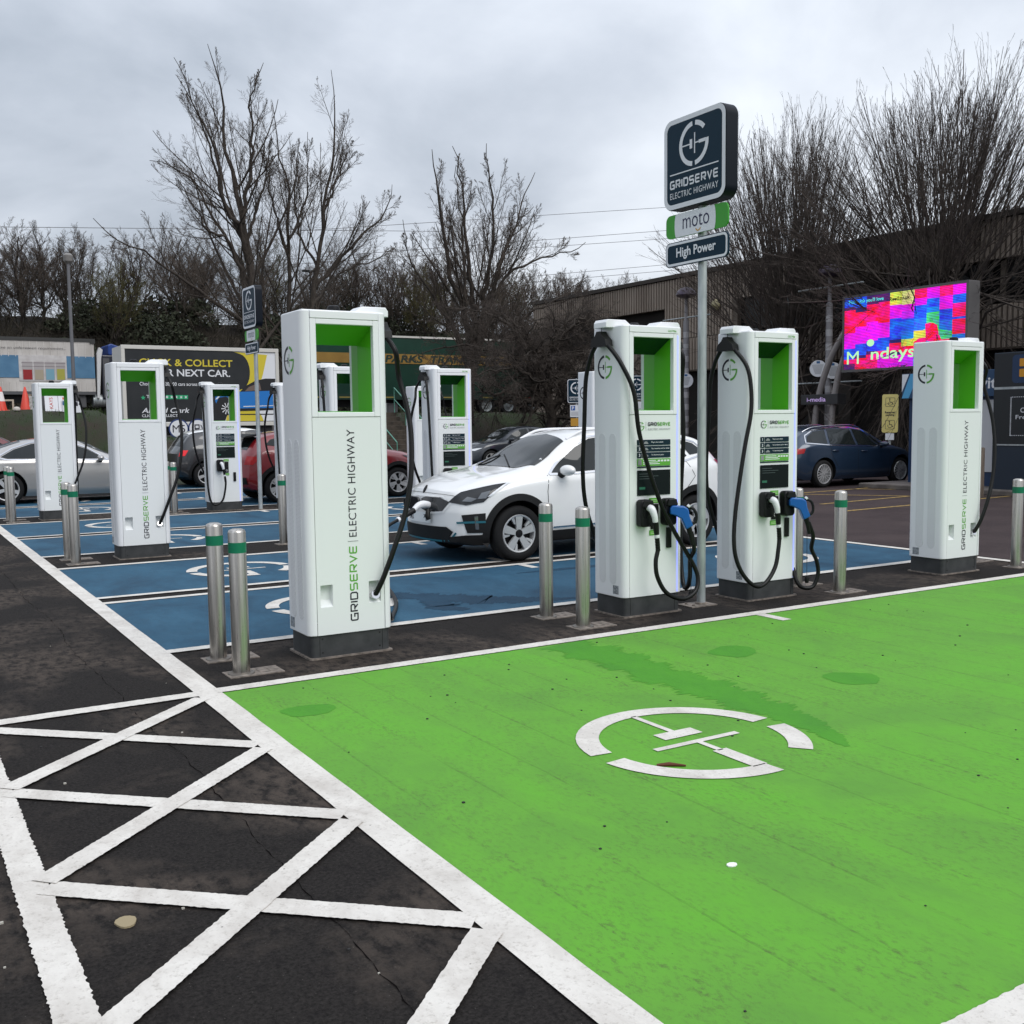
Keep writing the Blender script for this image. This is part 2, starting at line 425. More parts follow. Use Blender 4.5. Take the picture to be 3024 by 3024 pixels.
def emblem(mb, M, rad, mis=(0, 1), ri=.80):
    """ring letter G round a plug: left half material mis[0], right half mis[1]"""
    S = M @ Matrix.Scale(rad, 4)
    for a0, a1, m in ((96, 264, mis[0]), (40, 84, mis[1]), (276, 364, mis[1])):
        v, f = arc(ri, 1.0, a0, a1); mb.add(v, f, m, S)
    def q(x0, x1, y0, y1, m): mb.add([(x0, y0, 0), (x1, y0, 0), (x1, y1, 0), (x0, y1, 0)], [(0, 1, 2, 3)], m, S)
    q(-.82, -.27, -.03, .03, mis[0]); q(-.27, -.10, -.21, .21, mis[0])
    q(.03, .10, -.46, .46, mis[1]); q(.10, .36, -.03, .03, mis[1]); q(.34, .815, -.075, .075, mis[1])
    return mb
# ------------------------------------------------------------------ ground, bays and painted markings
def sheet(name, poly, z, m, kind='structure'):
    mb = MB(); mb.flat([(x, y, z) for x, y in poly]); return mb.build(name, m, kind=kind)
sheet('asphalt', [(-220, -120), (420, -120), (420, 420), (-220, 420)], 0.0, M_ASPH)
sheet('road', [(10.9, -40), (27.9, -40), (27.9, 29), (10.9, 29)], 0.004, M_ROAD)

def ragged(mb, pts, z, amp=0.006, step=0.035, close=False, rng=random.Random(3)):
    """a polygon outline walked in small steps with a hand-laid, slightly crumbly edge"""
    out = []
    n = len(pts)
    for i in range(n):
        a, b = pts[i], pts[(i + 1) % n]; d = math.hypot(b[0] - a[0], b[1] - a[1]); k = max(1, int(d / step))
        nx, ny = (b[1] - a[1]) / d, -(b[0] - a[0]) / d
        for j in range(k):
            t = j / k; w = amp * (rng.uniform(-1, 1) + .6 * math.sin(t * d * 9 + i)) if j else 0
            out.append((a[0] + (b[0] - a[0]) * t + nx * w, a[1] + (b[1] - a[1]) * t + ny * w, z))
    mb.add(out, [tuple(range(len(out)))])
def bar(mb, a, b, w, z, amp=0.005):
    d = Vector((b[0] - a[0], b[1] - a[1])); n = Vector((-d.y, d.x)).normalized() * w / 2; L = d.length
    step = .012 if a[1] < 8 and b[1] < 8 else .25
    k = max(1, int(L / step)); rg = random.Random(int(a[0] * 971 + a[1] * 313 + z * 9999)); vs = []
    for i in range(k + 1):
        p = Vector(a[:2]) + d * (i / k)
        for sg in (1, -1):
            q = p + n * sg * (1 + amp * rg.uniform(-1, 1) / w); vs.append((q.x, q.y, z))
    mb.add(vs, [(2 * i + 1, 2 * i + 3, 2 * i + 2, 2 * i) for i in range(k)])

X0, X1 = 1.72, 10.70
PER = 6.50
# coloured bays
sheet('green_bay_surface', [(X0, 1.60), (X1, 1.60), (X1, 6.22), (X0, 6.22)], 0.004, M_GREEN)
for k in range(4):
    b = PER * k
    for y0, y1 in ((7.64, 9.97), (10.38, 12.71)):
        sheet('blue_bay_surface', [(X0, y0 + b), (X1, y0 + b), (X1, y1 + b), (X0, y1 + b)], 0.004, M_BLUE)
# stains on the coloured surfaces
def streak(mb, line, z, seed, jag=.3):
    """a spill: a centre line of (x, y, half width) with a feathery edge"""
    rg = random.Random(seed); P = []
    for a, b in zip(line[:-1], line[1:]):
        k = max(2, int(math.hypot(b[0] - a[0], b[1] - a[1]) / .014))
        for q in range(k): P.append([a[c] + (b[c] - a[c]) * q / k for c in range(3)])
    L = []
    for i, (x, y, w) in enumerate(P):
        x2, y2, _ = P[min(i + 1, len(P) - 1)]; x0, y0, _ = P[max(i - 1, 0)]; d = math.hypot(x2 - x0, y2 - y0) or 1; nx, ny = -(y2 - y0) / d, (x2 - x0) / d
        wa = w * (1 + .16 * math.sin(i * .31 + seed) + rg.uniform(-jag, jag * .7)); wb = w * (1 + .16 * math.sin(i * .23 + 2 * seed) + rg.uniform(-jag, jag * .7))
        L += [(x + nx * wa, y + ny * wa, z), (x - nx * wb, y - ny * wb, z)]
    mb.add(L, [(2 * i, 2 * i + 1, 2 * i + 3, 2 * i + 2) for i in range(len(P) - 1)])
mb = MB()
streak(mb, [(4.18, 6.19, .20), (4.22, 5.9, .22), (4.24, 5.5, .20), (4.20, 5.1, .20), (4.22, 4.7, .19), (4.20, 4.3, .17), (4.18, 3.95, .12), (4.12, 3.70, .08), (4.05, 3.5, .04), (4.02, 3.42, .01)], .0055, 1)
for k, (cx, cy, r) in enumerate(((5.05, 5.32, .16), (2.02, 5.55, .13), (5.12, 4.35, .15))):
    rg = random.Random(k + 3); n = 40; ring = [(cx + r * 1.15 * math.cos(6.283 * q / n) * (1 + .12 * math.sin(3 * 6.283 * q / n + k) + rg.uniform(-.05, .05)), cy + r * math.sin(6.283 * q / n) * (1 + .15 * math.sin(2 * 6.283 * q / n + 2 * k) + rg.uniform(-.05, .05)), .0055) for q in range(n)]
    mb.add(ring + [(cx, cy, .0055)], [(q, (q + 1) % n, n) for q in range(n)])
mb.build('green_wet_stain', M_GSTAIN, kind='structure')
mb = MB()
streak(mb, [(3.45, 9.62, .12), (3.85, 9.25, .14), (4.2, 8.8, .15), (4.45, 8.45, .22), (4.7, 8.15, .22), (5.2, 7.85, .10), (5.5, 7.75, .01)], .0055, 11)
streak(mb, [(4.35, 8.5, .12), (4.2, 8.1, .16), (4.3, 7.8, .05)], .0058, 12)
streak(mb, [(5.8, 9.42, .02), (6.5, 9.4, .08), (7.4, 9.35, .09), (8.2, 9.4, .01)], .0055, 13)
mb.build('blue_wet_stain', M_BSTAIN, kind='structure')

# lines round the bays
mb = MB()
bar(mb, (1.65, .4), (1.65, 8.0), .145, .008, .0045); bar(mb, (1.65, 8.0), (1.65, 28.2), .14, .008)
bar(mb, (X0 - .02, 6.275), (X1 + .1, 6.275), .115, .0092)
bar(mb, (X0 - .02, 1.615), (X1 + .1, 1.615), .115, .0092)
bar(mb, (X1 + .06, 1.72), (X1 + .06, 29.2), .12, .0104)
for k in range(4):
    b = PER * k
    for y in (7.575, 10.01, 10.34, 12.755):
        bar(mb, (X0 - .02, y + b), (X1 + .1, y + b), .115 if y in (7.575, 12.755) else .10, .0092)
    for y0, y1 in ((7.64, 7.94), (9.66, 9.96), (10.39, 10.69), (12.40, 12.70)):
        bar(mb, (6.20, y0 + b), (6.20, y1 + b), .10, .0080)
bar(mb, (6.20, 6.22), (6.20, 5.92), .10, .0080)
mb.build('bay_lines', M_WPAINT, kind='structure')
# gap between the double lines stays bare asphalt; emblems
mb = MB()
def ground_emblem(cx, cy, flip=False):
    s = -1 if flip else 1
    emblem(mb, frameM((cx, cy, .0084), (0, -s, 0), (s, 0, 0)), .59, (0, 0))
ground_emblem(3.46, 3.94); ground_emblem(8.86, 3.94, True)
for k in range(4):
    for y in (8.80, 11.55):
        ground_emblem(3.46, y + PER * k); ground_emblem(8.86, y + PER * k, True)
mb.build('bay_emblems', M_WPAINT, kind='structure')
# keep-clear hatching beside the bays
mb = MB()
XL, XR = .39, 1.60
bar(mb, (XL, -.2), (XL, 6.30), .115,   .0080, .009)
bar(mb, (XL + .05, 6.26), (XR, 6.26), .115, .0092)
nodes = [6.17, 5.03, 3.90, 2.80, 1.68, .55]
for i in range(5):
    bar(mb, (XL + .04, nodes[i] - .02), (XR - .02, nodes[i + 1] + .05), .105, .0088 + .0006 * i, .0045)
    bar(mb, (XL + .04, nodes[i + 1] + .03), (XR - .02, nodes[i] - .03), .105, .0118 + .0006 * i, .0045)
mb.build('hatch_markings', M_WPAINT, kind='structure')
# open joints in the asphalt
mb = MB(); rg = random.Random(9)
for xa, ya, yb, w in ((1.22, 1.2, 6.2, .010), (1.17, 6.35, 24, .008), (-.9, 3, 12, .010), (4.0, 6.36, 7.5, .004), (7.15, 6.36, 7.5, .004)):
    x = xa; P = []
    for y in np.arange(ya, yb, .04): x += rg.uniform(-.009, .009) + (xa - x) * .03; P.append((x, y, w * rg.uniform(.0, .55)))
    vs = [q for x, y, w_ in P for q in ((x + w_ / 2, y, .0025), (x - w_ / 2, y, .0025))]
    mb.add(vs, [(2 * i, 2 * i + 1, 2 * i + 3, 2 * i + 2) for i in range(len(P) - 1)])
mb.build('asphalt_cracks', mat('crack_black', (.007, .006, .006), 1.0, spec=0), kind='structure')
# yellow cross-hatching on the road beyond
mb = MB()
for a, b in (((15.2, 13.7), (22.8, 14.4)), ((15.6, 15.9), (23.0, 16.5)), ((18.2, 13.9), (16.7, 16.0)), ((20.6, 14.2), (19.0, 16.2)), ((22.6, 14.4), (21.2, 16.4)), ((14.2, 12.4), (22.8, 12.9))):
    bar(mb, a, b, .10, .0085)
mb.build('yellow_road_markings', M_YPAINT, kind='structure')
# crumbs of grit and a bottle-green leaf stalk lying on the green bay
mb = MB(); rg = random.Random(5)
for i in range(70):
    x, y = rg.uniform(1.9, 7.5), rg.uniform(1.8, 6.1); s = rg.uniform(.0025, .006)
    mb.box(x - s, x + s, y - s * .8, y + s, .004, .004 + s, 0)
for i in range(90):
    x, y = rg.uniform(-.6, 1.5), rg.uniform(1.2, 9); s = rg.uniform(.002, .006)
    mb.box(x - s, x + s, y - s * .8, y + s, .0, s, 0 if i % 3 else 1)
mb.build('grit', [mat('grit', (.02, .02, .02), .9), mat('pale_grit', (.4, .38, .33), .9)], kind='stuff')
mb = MB(); mb.tube([(3.05, 3.72, .010), (3.10, 3.69, .013), (3.16, 3.64, .010)], [.006, .011, .004], 6)
tag(mb.build('twig_scrap', mat('brown_scrap', (.10, .025, .008), .7), smooth=60), 'short reddish brown scrap lying inside the emblem on the green bay', 'litter')
mb = MB(); mb.prism([(.036 * math.cos(a) * (.92 + .1 * math.sin(3 * a)), .042 * math.sin(a)) for a in np.linspace(0, 6.28, 14)[:-1]], 0, .006)
tag(mb.build('flattened_can', mat('tan_scrap', (.30, .24, .14), .7), loc=(.62, 2.72 + .75, .001)), 'small tan flattened scrap on the asphalt between white hatch lines', 'litter')
mb = MB(); mb.prism([(.022 * math.cos(a), .016 * math.sin(a)) for a in np.linspace(0, 6.28, 10)[:-1]], 0, .004)
tag(mb.build('paper_scrap', mat('paper', (.8, .8, .78), .8), loc=(2.58, 2.72, .0045)), 'tiny white paper scrap on the green bay near the camera', 'litter')
# ------------------------------------------------------------------ charging posts
HW, HD, ZB, ZT = .315, .215, .165, 2.385      # half width, half depth, body bottom, body top
OX, OZ0, OZ1 = .208, 1.70, 2.295              # see-through opening
def side_profile(s):
    r = .055; pts = []
    for cx, cy, a0 in ((HW - r, HD - r, 90), (HW - r, -HD + r, 0)):
        pts += [(s * (cx + r * math.cos(R(a0 - 90 * i / 6))), cy + r * math.sin(R(a0 - 90 * i / 6))) for i in range(7)]
    return [(s * .252, HD)] + pts + [(s * .252, -HD)]
def holed_panel(mb, x0, x1, z0, z1, y0, y1, holes):
    """upright slab with rectangular holes (x0,x1,z0,z1), tiled from boxes"""
    xs = sorted({x0, x1, *[h[0] for h in holes], *[h[1] for h in holes]}); zs = sorted({z0, z1, *[h[2] for h in holes], *[h[3] for h in holes]})
    for i in range(len(xs) - 1):
        for j in range(len(zs) - 1):
            cx, cz = (xs[i] + xs[i + 1]) / 2, (zs[j] + zs[j + 1]) / 2
            if any(h[0] < cx < h[1] and h[2] < cz < h[3] for h in holes): continue
            mb.add([(xs[i], y0, zs[j]), (xs[i + 1], y0, zs[j]), (xs[i + 1], y0, zs[j + 1]), (xs[i], y0, zs[j + 1])], [(0, 1, 2, 3)])
    for h in holes:   # pocket with a sloped floor
        d = y0 + (.055 if y1 > y0 else -.055); a, b, c, e = h
        mb.add([(a, y0, c), (b, y0, c), (b, y0, e), (a, y0, e), (a, d, c + .045), (b, d, c + .045), (b, d, e), (a, d, e)],
               [(0, 1, 5, 4), (1, 2, 6, 5), (2, 3, 7, 6), (3, 0, 4, 7), (4, 5, 6, 7)])
def front_M(x, z, y=-HD - .0015): return frameM((x, y, z), (1, 0, 0), (0, 0, 1))
def back_M(x, z, y=HD + .0015): return frameM((x, y, z), (-1, 0, 0), (0, 0, 1))

def plug_white(root, hx, hz, name='charging_plug'):
    """pale CCS plug hanging in its black holster, handle curving down"""
    p = MB()
    p.tube(smooth_path([(hx + .005, -HD - .07, hz + .045), (hx + .012, -HD - .115, hz + .035), (hx + .025, -HD - .135, hz - .02), (hx + .035, -HD - .135, hz - .075)], 5), [.020, .024, .028, .030, .031, .031, .030, .029, .028, .027, .026, .025, .024, .024, .023, .022], 12, 0)
    o = p.build(name, M_SILVER, root, smooth=50)
    g = MB(); g.tube([(hx + .035, -HD - .135, hz - .07), (hx + .045, -HD - .132, hz - .13), (hx + .052, -HD - .13, hz - .175)], [.026, .024, .021], 12)
    g.build('grip', M_BLACK, o, smooth=50)
    c = MB(); c.tube([(hx + .052, -HD - .13, hz - .175), (hx + .056, -HD - .13, hz - .20)], .0225, 12); c.build('collar', M_SILVER, o, smooth=50)
    s = MB()
    for i in range(5): s.tube([(hx + .056 + .002 * i, -HD - .13, hz - .205 - .022 * i), (hx + .058 + .002 * i, -HD - .13, hz - .222 - .022 * i)], .0205, 10)
    s.build('strain_relief', M_RUBBER, o, smooth=50)
    return (hx + .058, -HD - .13, hz - .20)
def holster(root, hx, hz):
    h = MB()
    poly = rrect(-.062, .062, -.115, .11, .03, 4)
    h.prism(poly, -HD - .075, -HD - .0, 'y', 0, Matrix.Translation((hx, 0, hz)))
    o = h.build('holster', M_BLACK, root, smooth=40, bevel=.012)
    c = MB(); c.tube([(hx, -HD - .075, hz + .005), (hx, -HD - .079, hz + .005)], .046, 20); c.build('socket', mat('socket_black', (.004, .004, .005), .25), o)
    hd = MB(); hd.prism([(-.055, .055), (-.04, .105), (.04, .105), (.055, .055), (.045, .05), (-.045, .05)], -HD - .10, -HD - .07, 'y', 0, Matrix.Translation((hx, 0, hz))); hd.build('hood', M_BLACK, o, bevel=.006)
def blue_plug(root, hx, hz):
    b = MB()
    Mx = Matrix.Translation((hx, -HD - .08, hz)) @ Matrix.Rotation(R(-28), 4, 'Z')
    b.prism([(-.02, .03), (.0, .052), (.10, .045), (.135, .02), (.145, -.04), (.175, -.12), (.115, -.15), (.075, -.06), (.02, -.03), (-.02, -.02)], -.034, .034, 'y', 0, Mx)
    o = b.build('charging_plug', M_BLUEPL, root, smooth=40, bevel=.010)
    k = MB(); k.tube([Mx @ Vector(p) for p in smooth_path([(.125, 0, .035), (.18, 0, .02), (.205, 0, -.03), (.20, 0, -.085), (.165, 0, -.11)], 5)], .013, 8); k.build('handle', M_BLACK, o, smooth=60)
    t = MB(); t.tube([Mx @ Vector((.135, -.0, .036)), Mx @ Vector((.150, 0, .05))], .016, 10); t.build('release_button', M_SILVER, o, smooth=50)
    s = MB(); s.tube([Mx @ Vector((.14, 0, -.13)), Mx @ Vector((.16, 0, -.20)), Mx @ Vector((.175, 0, -.28))], [.026, .021, .018], 10); s.build('strain_relief', M_RUBBER, o, smooth=50)
    return tuple(Mx @ Vector((.165, 0, -.22)))
def retainer(root, s):
    """black cable saddle hung on a wire from the arm"""
    m = MB(); x = s * .372
    m.tube([(x, 0, 2.385), (x, 0, 2.33)], .003, 6)
    m.prism([(-.022, 2.345), (.022, 2.345), (.045, 2.31), (.095, 2.275), (.108, 2.225), (.06, 2.222), (-.06, 2.222), (-.108, 2.225), (-.095, 2.275), (-.045, 2.31)], x - .036, x + .036, 'x')
    return m.build('cable_saddle', M_RUBBER, root, smooth=40, bevel=.012)
def cable(root, pts, name='cable', r=.0185):
    m = MB(); m.tube(smooth_path(pts, 7), r, 10); return m.build(name, M_RUBBER, root, smooth=70)

def make_charger(label, dual):
    t = thing('charging_post', label, 'charging post', group='white charging posts standing on the islands')
    # plinth
    m = MB(); m.prism(rrect(-.295, .295, -.20, .20, .035, 4), .012, ZB + .004)
    pl = m.build('plinth', M_PLINTH, t, smooth=40)
    m = MB(); m.prism(rrect(-.312, .312, -.217, .217, .02, 3), 0, .012); m.build('base_plate', M_BASEPL, pl)
    m = MB()
    for sx in (-.235, .235):
        for sy in (-.2012, .2012): m.box(sx - .0015, sx + .0015, sy - .001, sy + .001, .02, ZB)
    for sx in (-.215, .215):
        for zc in (.045, .14): m.tube([(sx, .2, zc), (sx, .2035, zc)], .006, 8)
    m.build('plinth_fixings', mat('seam_dark', (.01, .01, .01), .7), pl, kind='stuff')
    # body
    for s in (-1, 1):
        m = MB(); m.prism(side_profile(s), ZB, ZT)
        sp = m.build('side_panel', M_WHITE, t, smooth=40, bevel=.006)
        e = MB(); emblem(e, frameM((s * (HW + .0015), -.03 if s > 0 else .03, 2.06), (0, -s * -1, 0), (0, 0, 1)), .098, (0, 1)); e.build('emblem', [M_DECALK, M_DECALG], sp)
        for yc in (-.072, .072):
            v = MB(); w = .046
            poly = [(yc + w * math.cos(R(a)), 1.47 + w * math.sin(R(a))) for a in range(0, 181, 20)] + [(yc + w * math.cos(R(a)), .315 + w * math.sin(R(a))) for a in range(180, 361, 20)]
            v.prism(poly, s * (HW - .002), s * (HW + .0022), 'x'); v.build('vent_grille', M_VENT, sp)
        v = MB(); yq = -.10
        v.box(s * HW - .001, s * HW + .0015 * s + .001, yq - .045, yq + .03, .19, .262); v.build('rating_plate', M_PLATE, sp)
    for s, nm in ((-1, 'front_panel'), (1, 'back_panel')):
        m = MB(); y0 = s * (HD - .003)
        holes = [] if s < 0 else [(-.225, -.135, .36, .515), (.135, .225, .36, .515)]
        holed_panel(m, -.2505, .2505, ZB + .002, 1.6655, y0, s * (HD - .03), holes)
        p = m.build(nm, M_PANEL, t)
        if s > 0:
            a = MB(); wl_ = .53
            wordmark(a, frameM((-.052, y0 + .0015, .245), (0, 0, 1), (1, 0, 0)), .060, wl_, .165, [0] * 4 + [1] * 5)
            a.build('wordmark', [M_DECALK, M_DECALG], p)
            b = MB(); b.box(-.062, .016, y0 + .001, y0 + .002, .245 + wl_ + .030, .245 + wl_ + .0335)
            b.build('divider', M_GPRINT, p)
            c = MB(); put_text(c, 'ELECTRIC HIGHWAY', frameM((-.024, y0 + .0015, .245 + wl_ + .062), (0, 0, 1), (1, 0, 0)), h=.057, w=.745, align='L', spacing=1.05)
            c.build('lettering', M_DECALK, p)
    # frames round the opening
    for s in (-1, 1):
        m = MB(); y0, y1 = sorted((s * (HD + .001), s * (HD - .045)))
        m.box(-.2505, -OX, y0, y1, 1.668, 2.330); m.box(OX, .2505, y0, y1, 1.668, 2.330)
        m.box(-OX, OX, y0, y1, 1.668, OZ0); m.box(-OX, OX, y0, y1, OZ1, 2.330)
        m.build('window_frame', M_WHITE, t, bevel=.004)
    m = MB(); m.box(-.249, .249, -HD - .004, HD + .004, 2.332, ZT - .002); hd = m.build('header', M_WHITE, t, bevel=.004)
    m = MB(); m.box(-.30, .30, -HD + .02, HD - .02, ZT - .004, ZT + .006); m.build('lid', M_WHITE, t, bevel=.004)
    # lining: splayed from both faces to a ridge half way through
    rx, rz = OX - .028, OZ1 - .125
    Fq = [(-OX, -HD + .04, OZ0), (OX, -HD + .04, OZ0), (OX, -HD + .04, OZ1), (-OX, -HD + .04, OZ1)]
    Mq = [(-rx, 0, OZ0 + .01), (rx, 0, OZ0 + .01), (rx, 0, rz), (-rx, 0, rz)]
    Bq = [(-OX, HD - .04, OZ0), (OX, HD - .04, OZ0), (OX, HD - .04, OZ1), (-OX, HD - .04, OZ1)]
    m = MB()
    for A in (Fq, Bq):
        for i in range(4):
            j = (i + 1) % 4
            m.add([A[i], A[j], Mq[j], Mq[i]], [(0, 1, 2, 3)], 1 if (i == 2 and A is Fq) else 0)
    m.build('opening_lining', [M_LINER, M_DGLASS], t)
    # front: light strips, emblem and wordmark, instructions, screen, reader, holsters
    m = MB(); m.box(.248, .256, -HD - .003, -HD + .004, ZB + .01, 2.318); m.build('light_strip', M_LED, t)
    m = MB(); emblem(m, front_M(-.135, 1.572), .035, (0, 1)); m.build('small_emblem', [M_DECALK, M_DECALG], t)
    m = MB(); w_ = .237; wordmark(m, front_M(-.062, 1.575), .030, w_, .2, [0] * 4 + [1] * 5)
    put_text(m, 'ELECTRIC HIGHWAY', front_M(-.062, 1.548), h=.016, w=w_, align='L', mi=2)
    m.box(-.084, -.082, -HD - .002, -HD - .001, 1.535, 1.61, 2); m.build('small_wordmark', [M_DECALK, M_DECALG, M_GPRINT], t)
    m = MB()
    for i in range(3):
        z1 = 1.462 - i * .052
        m.box(-.175, -.128, -HD - .002, -HD, z1 - .045, z1, 0); m.box(-.121, .175, -HD - .002, -HD, z1 - .045, z1, 0)
        put_text(m, str(i + 1), front_M(-.152, z1 - .022, -HD - .003), h=.024, bold=.03, mi=1)
        put_text(m, ('Plug in your vehicle', 'Tap contactless card or device', 'To disconnect press')[i], front_M(-.028, z1 - .022, -HD - .003), h=.014, w=(.125, .19, .13)[i], align='L', bold=.01, mi=1)
        m.box(-.112, -.06, -HD - .003, -HD - .002, z1 - .034, z1 - .026, 2)
        m.prism([(-.105, z1 - .026), (-.095, z1 - .014), (-.075, z1 - .014), (-.063, z1 - .026)], -HD - .003, -HD - .002, 'y', 2)
    z1 = 1.304
    m.box(-.175, .175, -HD - .002, -HD, z1 - .058, z1, 3); m.box(-.168, -.13, -HD - .003, -HD - .002, z1 - .05, z1 - .008, 4)
    for i in range(3): m.box(-.115, .02 + .02 * i, -HD - .003, -HD - .002, z1 - .016 - i * .014, z1 - .010 - i * .014, 1)
    for i in range(4): m.box(.04 + .033 * i, .064 + .033 * i, -HD - .003, -HD - .002, z1 - .024, z1 - .010, 1)
    m.box(-.175, .175, -HD - .002, -HD, z1 - .072, z1 - .062, 0)
    m.build('instruction_panel', [M_NAVY, M_WPRINT, M_GPRINT, M_DECALG, M_GPRINT], t)
    m = MB(); m.box(-.175, .173, -HD - .004, -HD, 1.005, 1.212); sc = m.build('screen', M_SCREEN, t)
    m = MB()
    for i, w in enumerate((.12, .20, .16)): m.box(-.155, -.155 + w, -HD - .0055, -HD - .0045, 1.18 - i * .02, 1.184 - i * .02, 0)
    m.box(-.155, -.095, -HD - .0055, -HD - .0045, 1.055, 1.075, 1)
    m.build('screen_text', [mat('screen_text', (.03, .04, .04), .4, emit=(.025, .035, .035), estr=1), mat('screen_button', (.01, .06, .035), .4, emit=(.01, .06, .035), estr=1)], sc)
    for za in (.938, .670):
        m = MB(); m.box(-.048, .050, -HD - .002, -HD, za, za + .043, 0)
        for z in (za + .027, za + .014): m.box(-.036, .04, -HD - .003, -HD - .002, z - .003, z + .003, 1)
        m.build('green_sticker', [M_DECALG, mat('pale_green_print', (.4, .62, .3), .5)], t)
    m = MB(); m.box(-.035, .042, -HD - .012, -HD, .722, .93); rd = m.build('card_reader', M_BLACK, t, bevel=.004)
    m = MB(); v, f = arc(.014, .018, 0, 360, 20); m.add(v, f, 0, front_M(.004, .765, -HD - .0135)); v, f = arc(.006, .009, -60, 60, 8); m.add(v, f, 0, front_M(.004, .765, -HD - .0135)); m.build('contactless_mark', M_WPRINT, rd)
    m = MB(); m.box(.128, .178, -HD - .018, -HD, .555, .728); m.build('door_handle', M_BLACK, t, bevel=.006)
    m = MB(); put_text(m, 'GS57986', front_M(.19, 2.352, -HD - .0055), h=.018, bold=.01); m.build('unit_number', M_DECALG, t)
    m = MB(); m.lathe([(.043, ZT), (.045, ZT + .02), (.041, ZT + .045), (.03, ZT + .052), (0, ZT + .052)], 18, 0, Matrix.Translation((.02, .07, 0))); m.build('aerial', M_BLACK, t, smooth=40)
    # cable arms on the roof, saddles and cables
    def arm(s):
        m = MB()
        a = [(s * .388, ZT - .012), (s * .388, ZT + .03), (s * .37, ZT + .055), (s * .19, ZT + .055), (s * .115, ZT + .002), (s * .10, ZT - .008)]
        m.prism(a, -.085, .085, 'y'); return m.build('cable_arm', M_WHITE, t, bevel=.006)
    def socket(x):
        m = MB(); m.tube([(x, HD - .045, .40), (x, HD - .005, .415)], .028, 14, 0); m.tube([(x, HD - .01, .413), (x, HD + .012, .42)], .032, 14, 0)
        m.build('cable_gland', M_CHROME, t, smooth=40)
    arm(-1); retainer(t, -1); holster(t, -.128, .865); pw = plug_white(t, -.128, .865); socket(-.18)
    back = [(-.18, HD + .01, .42), (-.225, HD + .05, .54), (-.31, HD + .07, .76), (-.40, HD + .055, .98), (-.465, HD + .03, 1.25), (-.495, HD - .02, 1.55), (-.485, HD - .07, 1.76), (-.45, HD - .11, 1.96), (-.405, .16, 2.12), (-.372, .09, 2.225), (-.372, .05, 2.245)]
    if dual:
        back = [(-.18, HD + .01, .42), (-.24, HD + .05, .6), (-.34, HD + .06, .9), (-.385, HD + .04, 1.2), (-.395, HD - .0, 1.6), (-.392, HD - .02, 1.95), (-.38, .15, 2.13), (-.372, .09, 2.225), (-.372, .05, 2.245)]
    cable(t, back)
    if dual:
        arm(1); retainer(t, 1); holster(t, .125, .865); pb = blue_plug(t, .125, .865); socket(.18)
        cable(t, [(.18, HD + .01, .42), (.27, HD + .05, .7), (.375, HD + .02, 1.15), (.40, HD - .03, 1.6), (.39, .15, 2.05), (.372, .09, 2.22), (.372, .05, 2.245)])
    t['plug_end'] = pw
    if dual: t['blue_end'] = pb
    return t
ROWY = 6.95
dualA = make_charger('white charging post with screen beside the tall sign pole, cable slung across its screen', True)
single = make_charger('slim white charging post between silver bollards, back lettering facing, nearest to the hatched corner', False)
def front_loop_single(root):
    px, py, pz = single['plug_end']
    cable(root, [(-.372, -.05, 2.245), (-.375, -.10, 2.22), (-.385, -.15, 2.08), (-.385, -.18, 1.85), (-.385, -.22, 1.4), (-.385, -.26, .9), (-.38, -.30, .45), (-.34, -.335, .19), (-.25, -.355, .13), (-.13, -.35, .21), (-.075, -.345, .40), (px + .012, py, pz - .12), (px + .003, py, pz - .02)], 'front_cable')
# single-cable posts: (x, row, faces viewer?)
dup_specs = [(2.79, 1, False, 'white charging post with lettered back behind two bollards, before the black billboard'),
             (9.58, 0, False, 'white charging post with lettered back in front of the bright digital screen'),
             (5.56, 1, True, 'white charging post seen through the green window of the nearest post'),
             (7.12, 1, True, 'white charging post with lit edge standing just behind the bonnet of the white car'),
             (9.89, 1, False, 'white charging post rising behind the roof of the white car, only its side showing'),
             (2.74, 2, False, 'smallest white charging post at far left in front of the silver coupe'),
             (5.70, 2, True, 'small white charging post with screen before the billboard, left of the small sign pole'),
             (7.10, 2, True, 'small white charging post half hidden behind the left edge of the nearest post'),
             (10.0, 2, False, 'far white charging post half hidden behind the post at the car bonnet')]
front_loop_single(single)
for x, row, fv, lab in dup_specs:
    dup(single, (x, ROWY + PER * row, 0), 0 if fv else math.pi, lab, skip=())
# the nearest post: its front cable runs to the white car, so it has no loop of its own and an empty holster
single.location = (2.79, ROWY, 0); single.rotation_euler = (0, 0, math.pi)
for c in kids(single):
    if c.name.split('.')[0] in ('front_cable', 'charging_plug'):
        for g in kids(c): bpy.data.objects.remove(g)
        bpy.data.objects.remove(c)
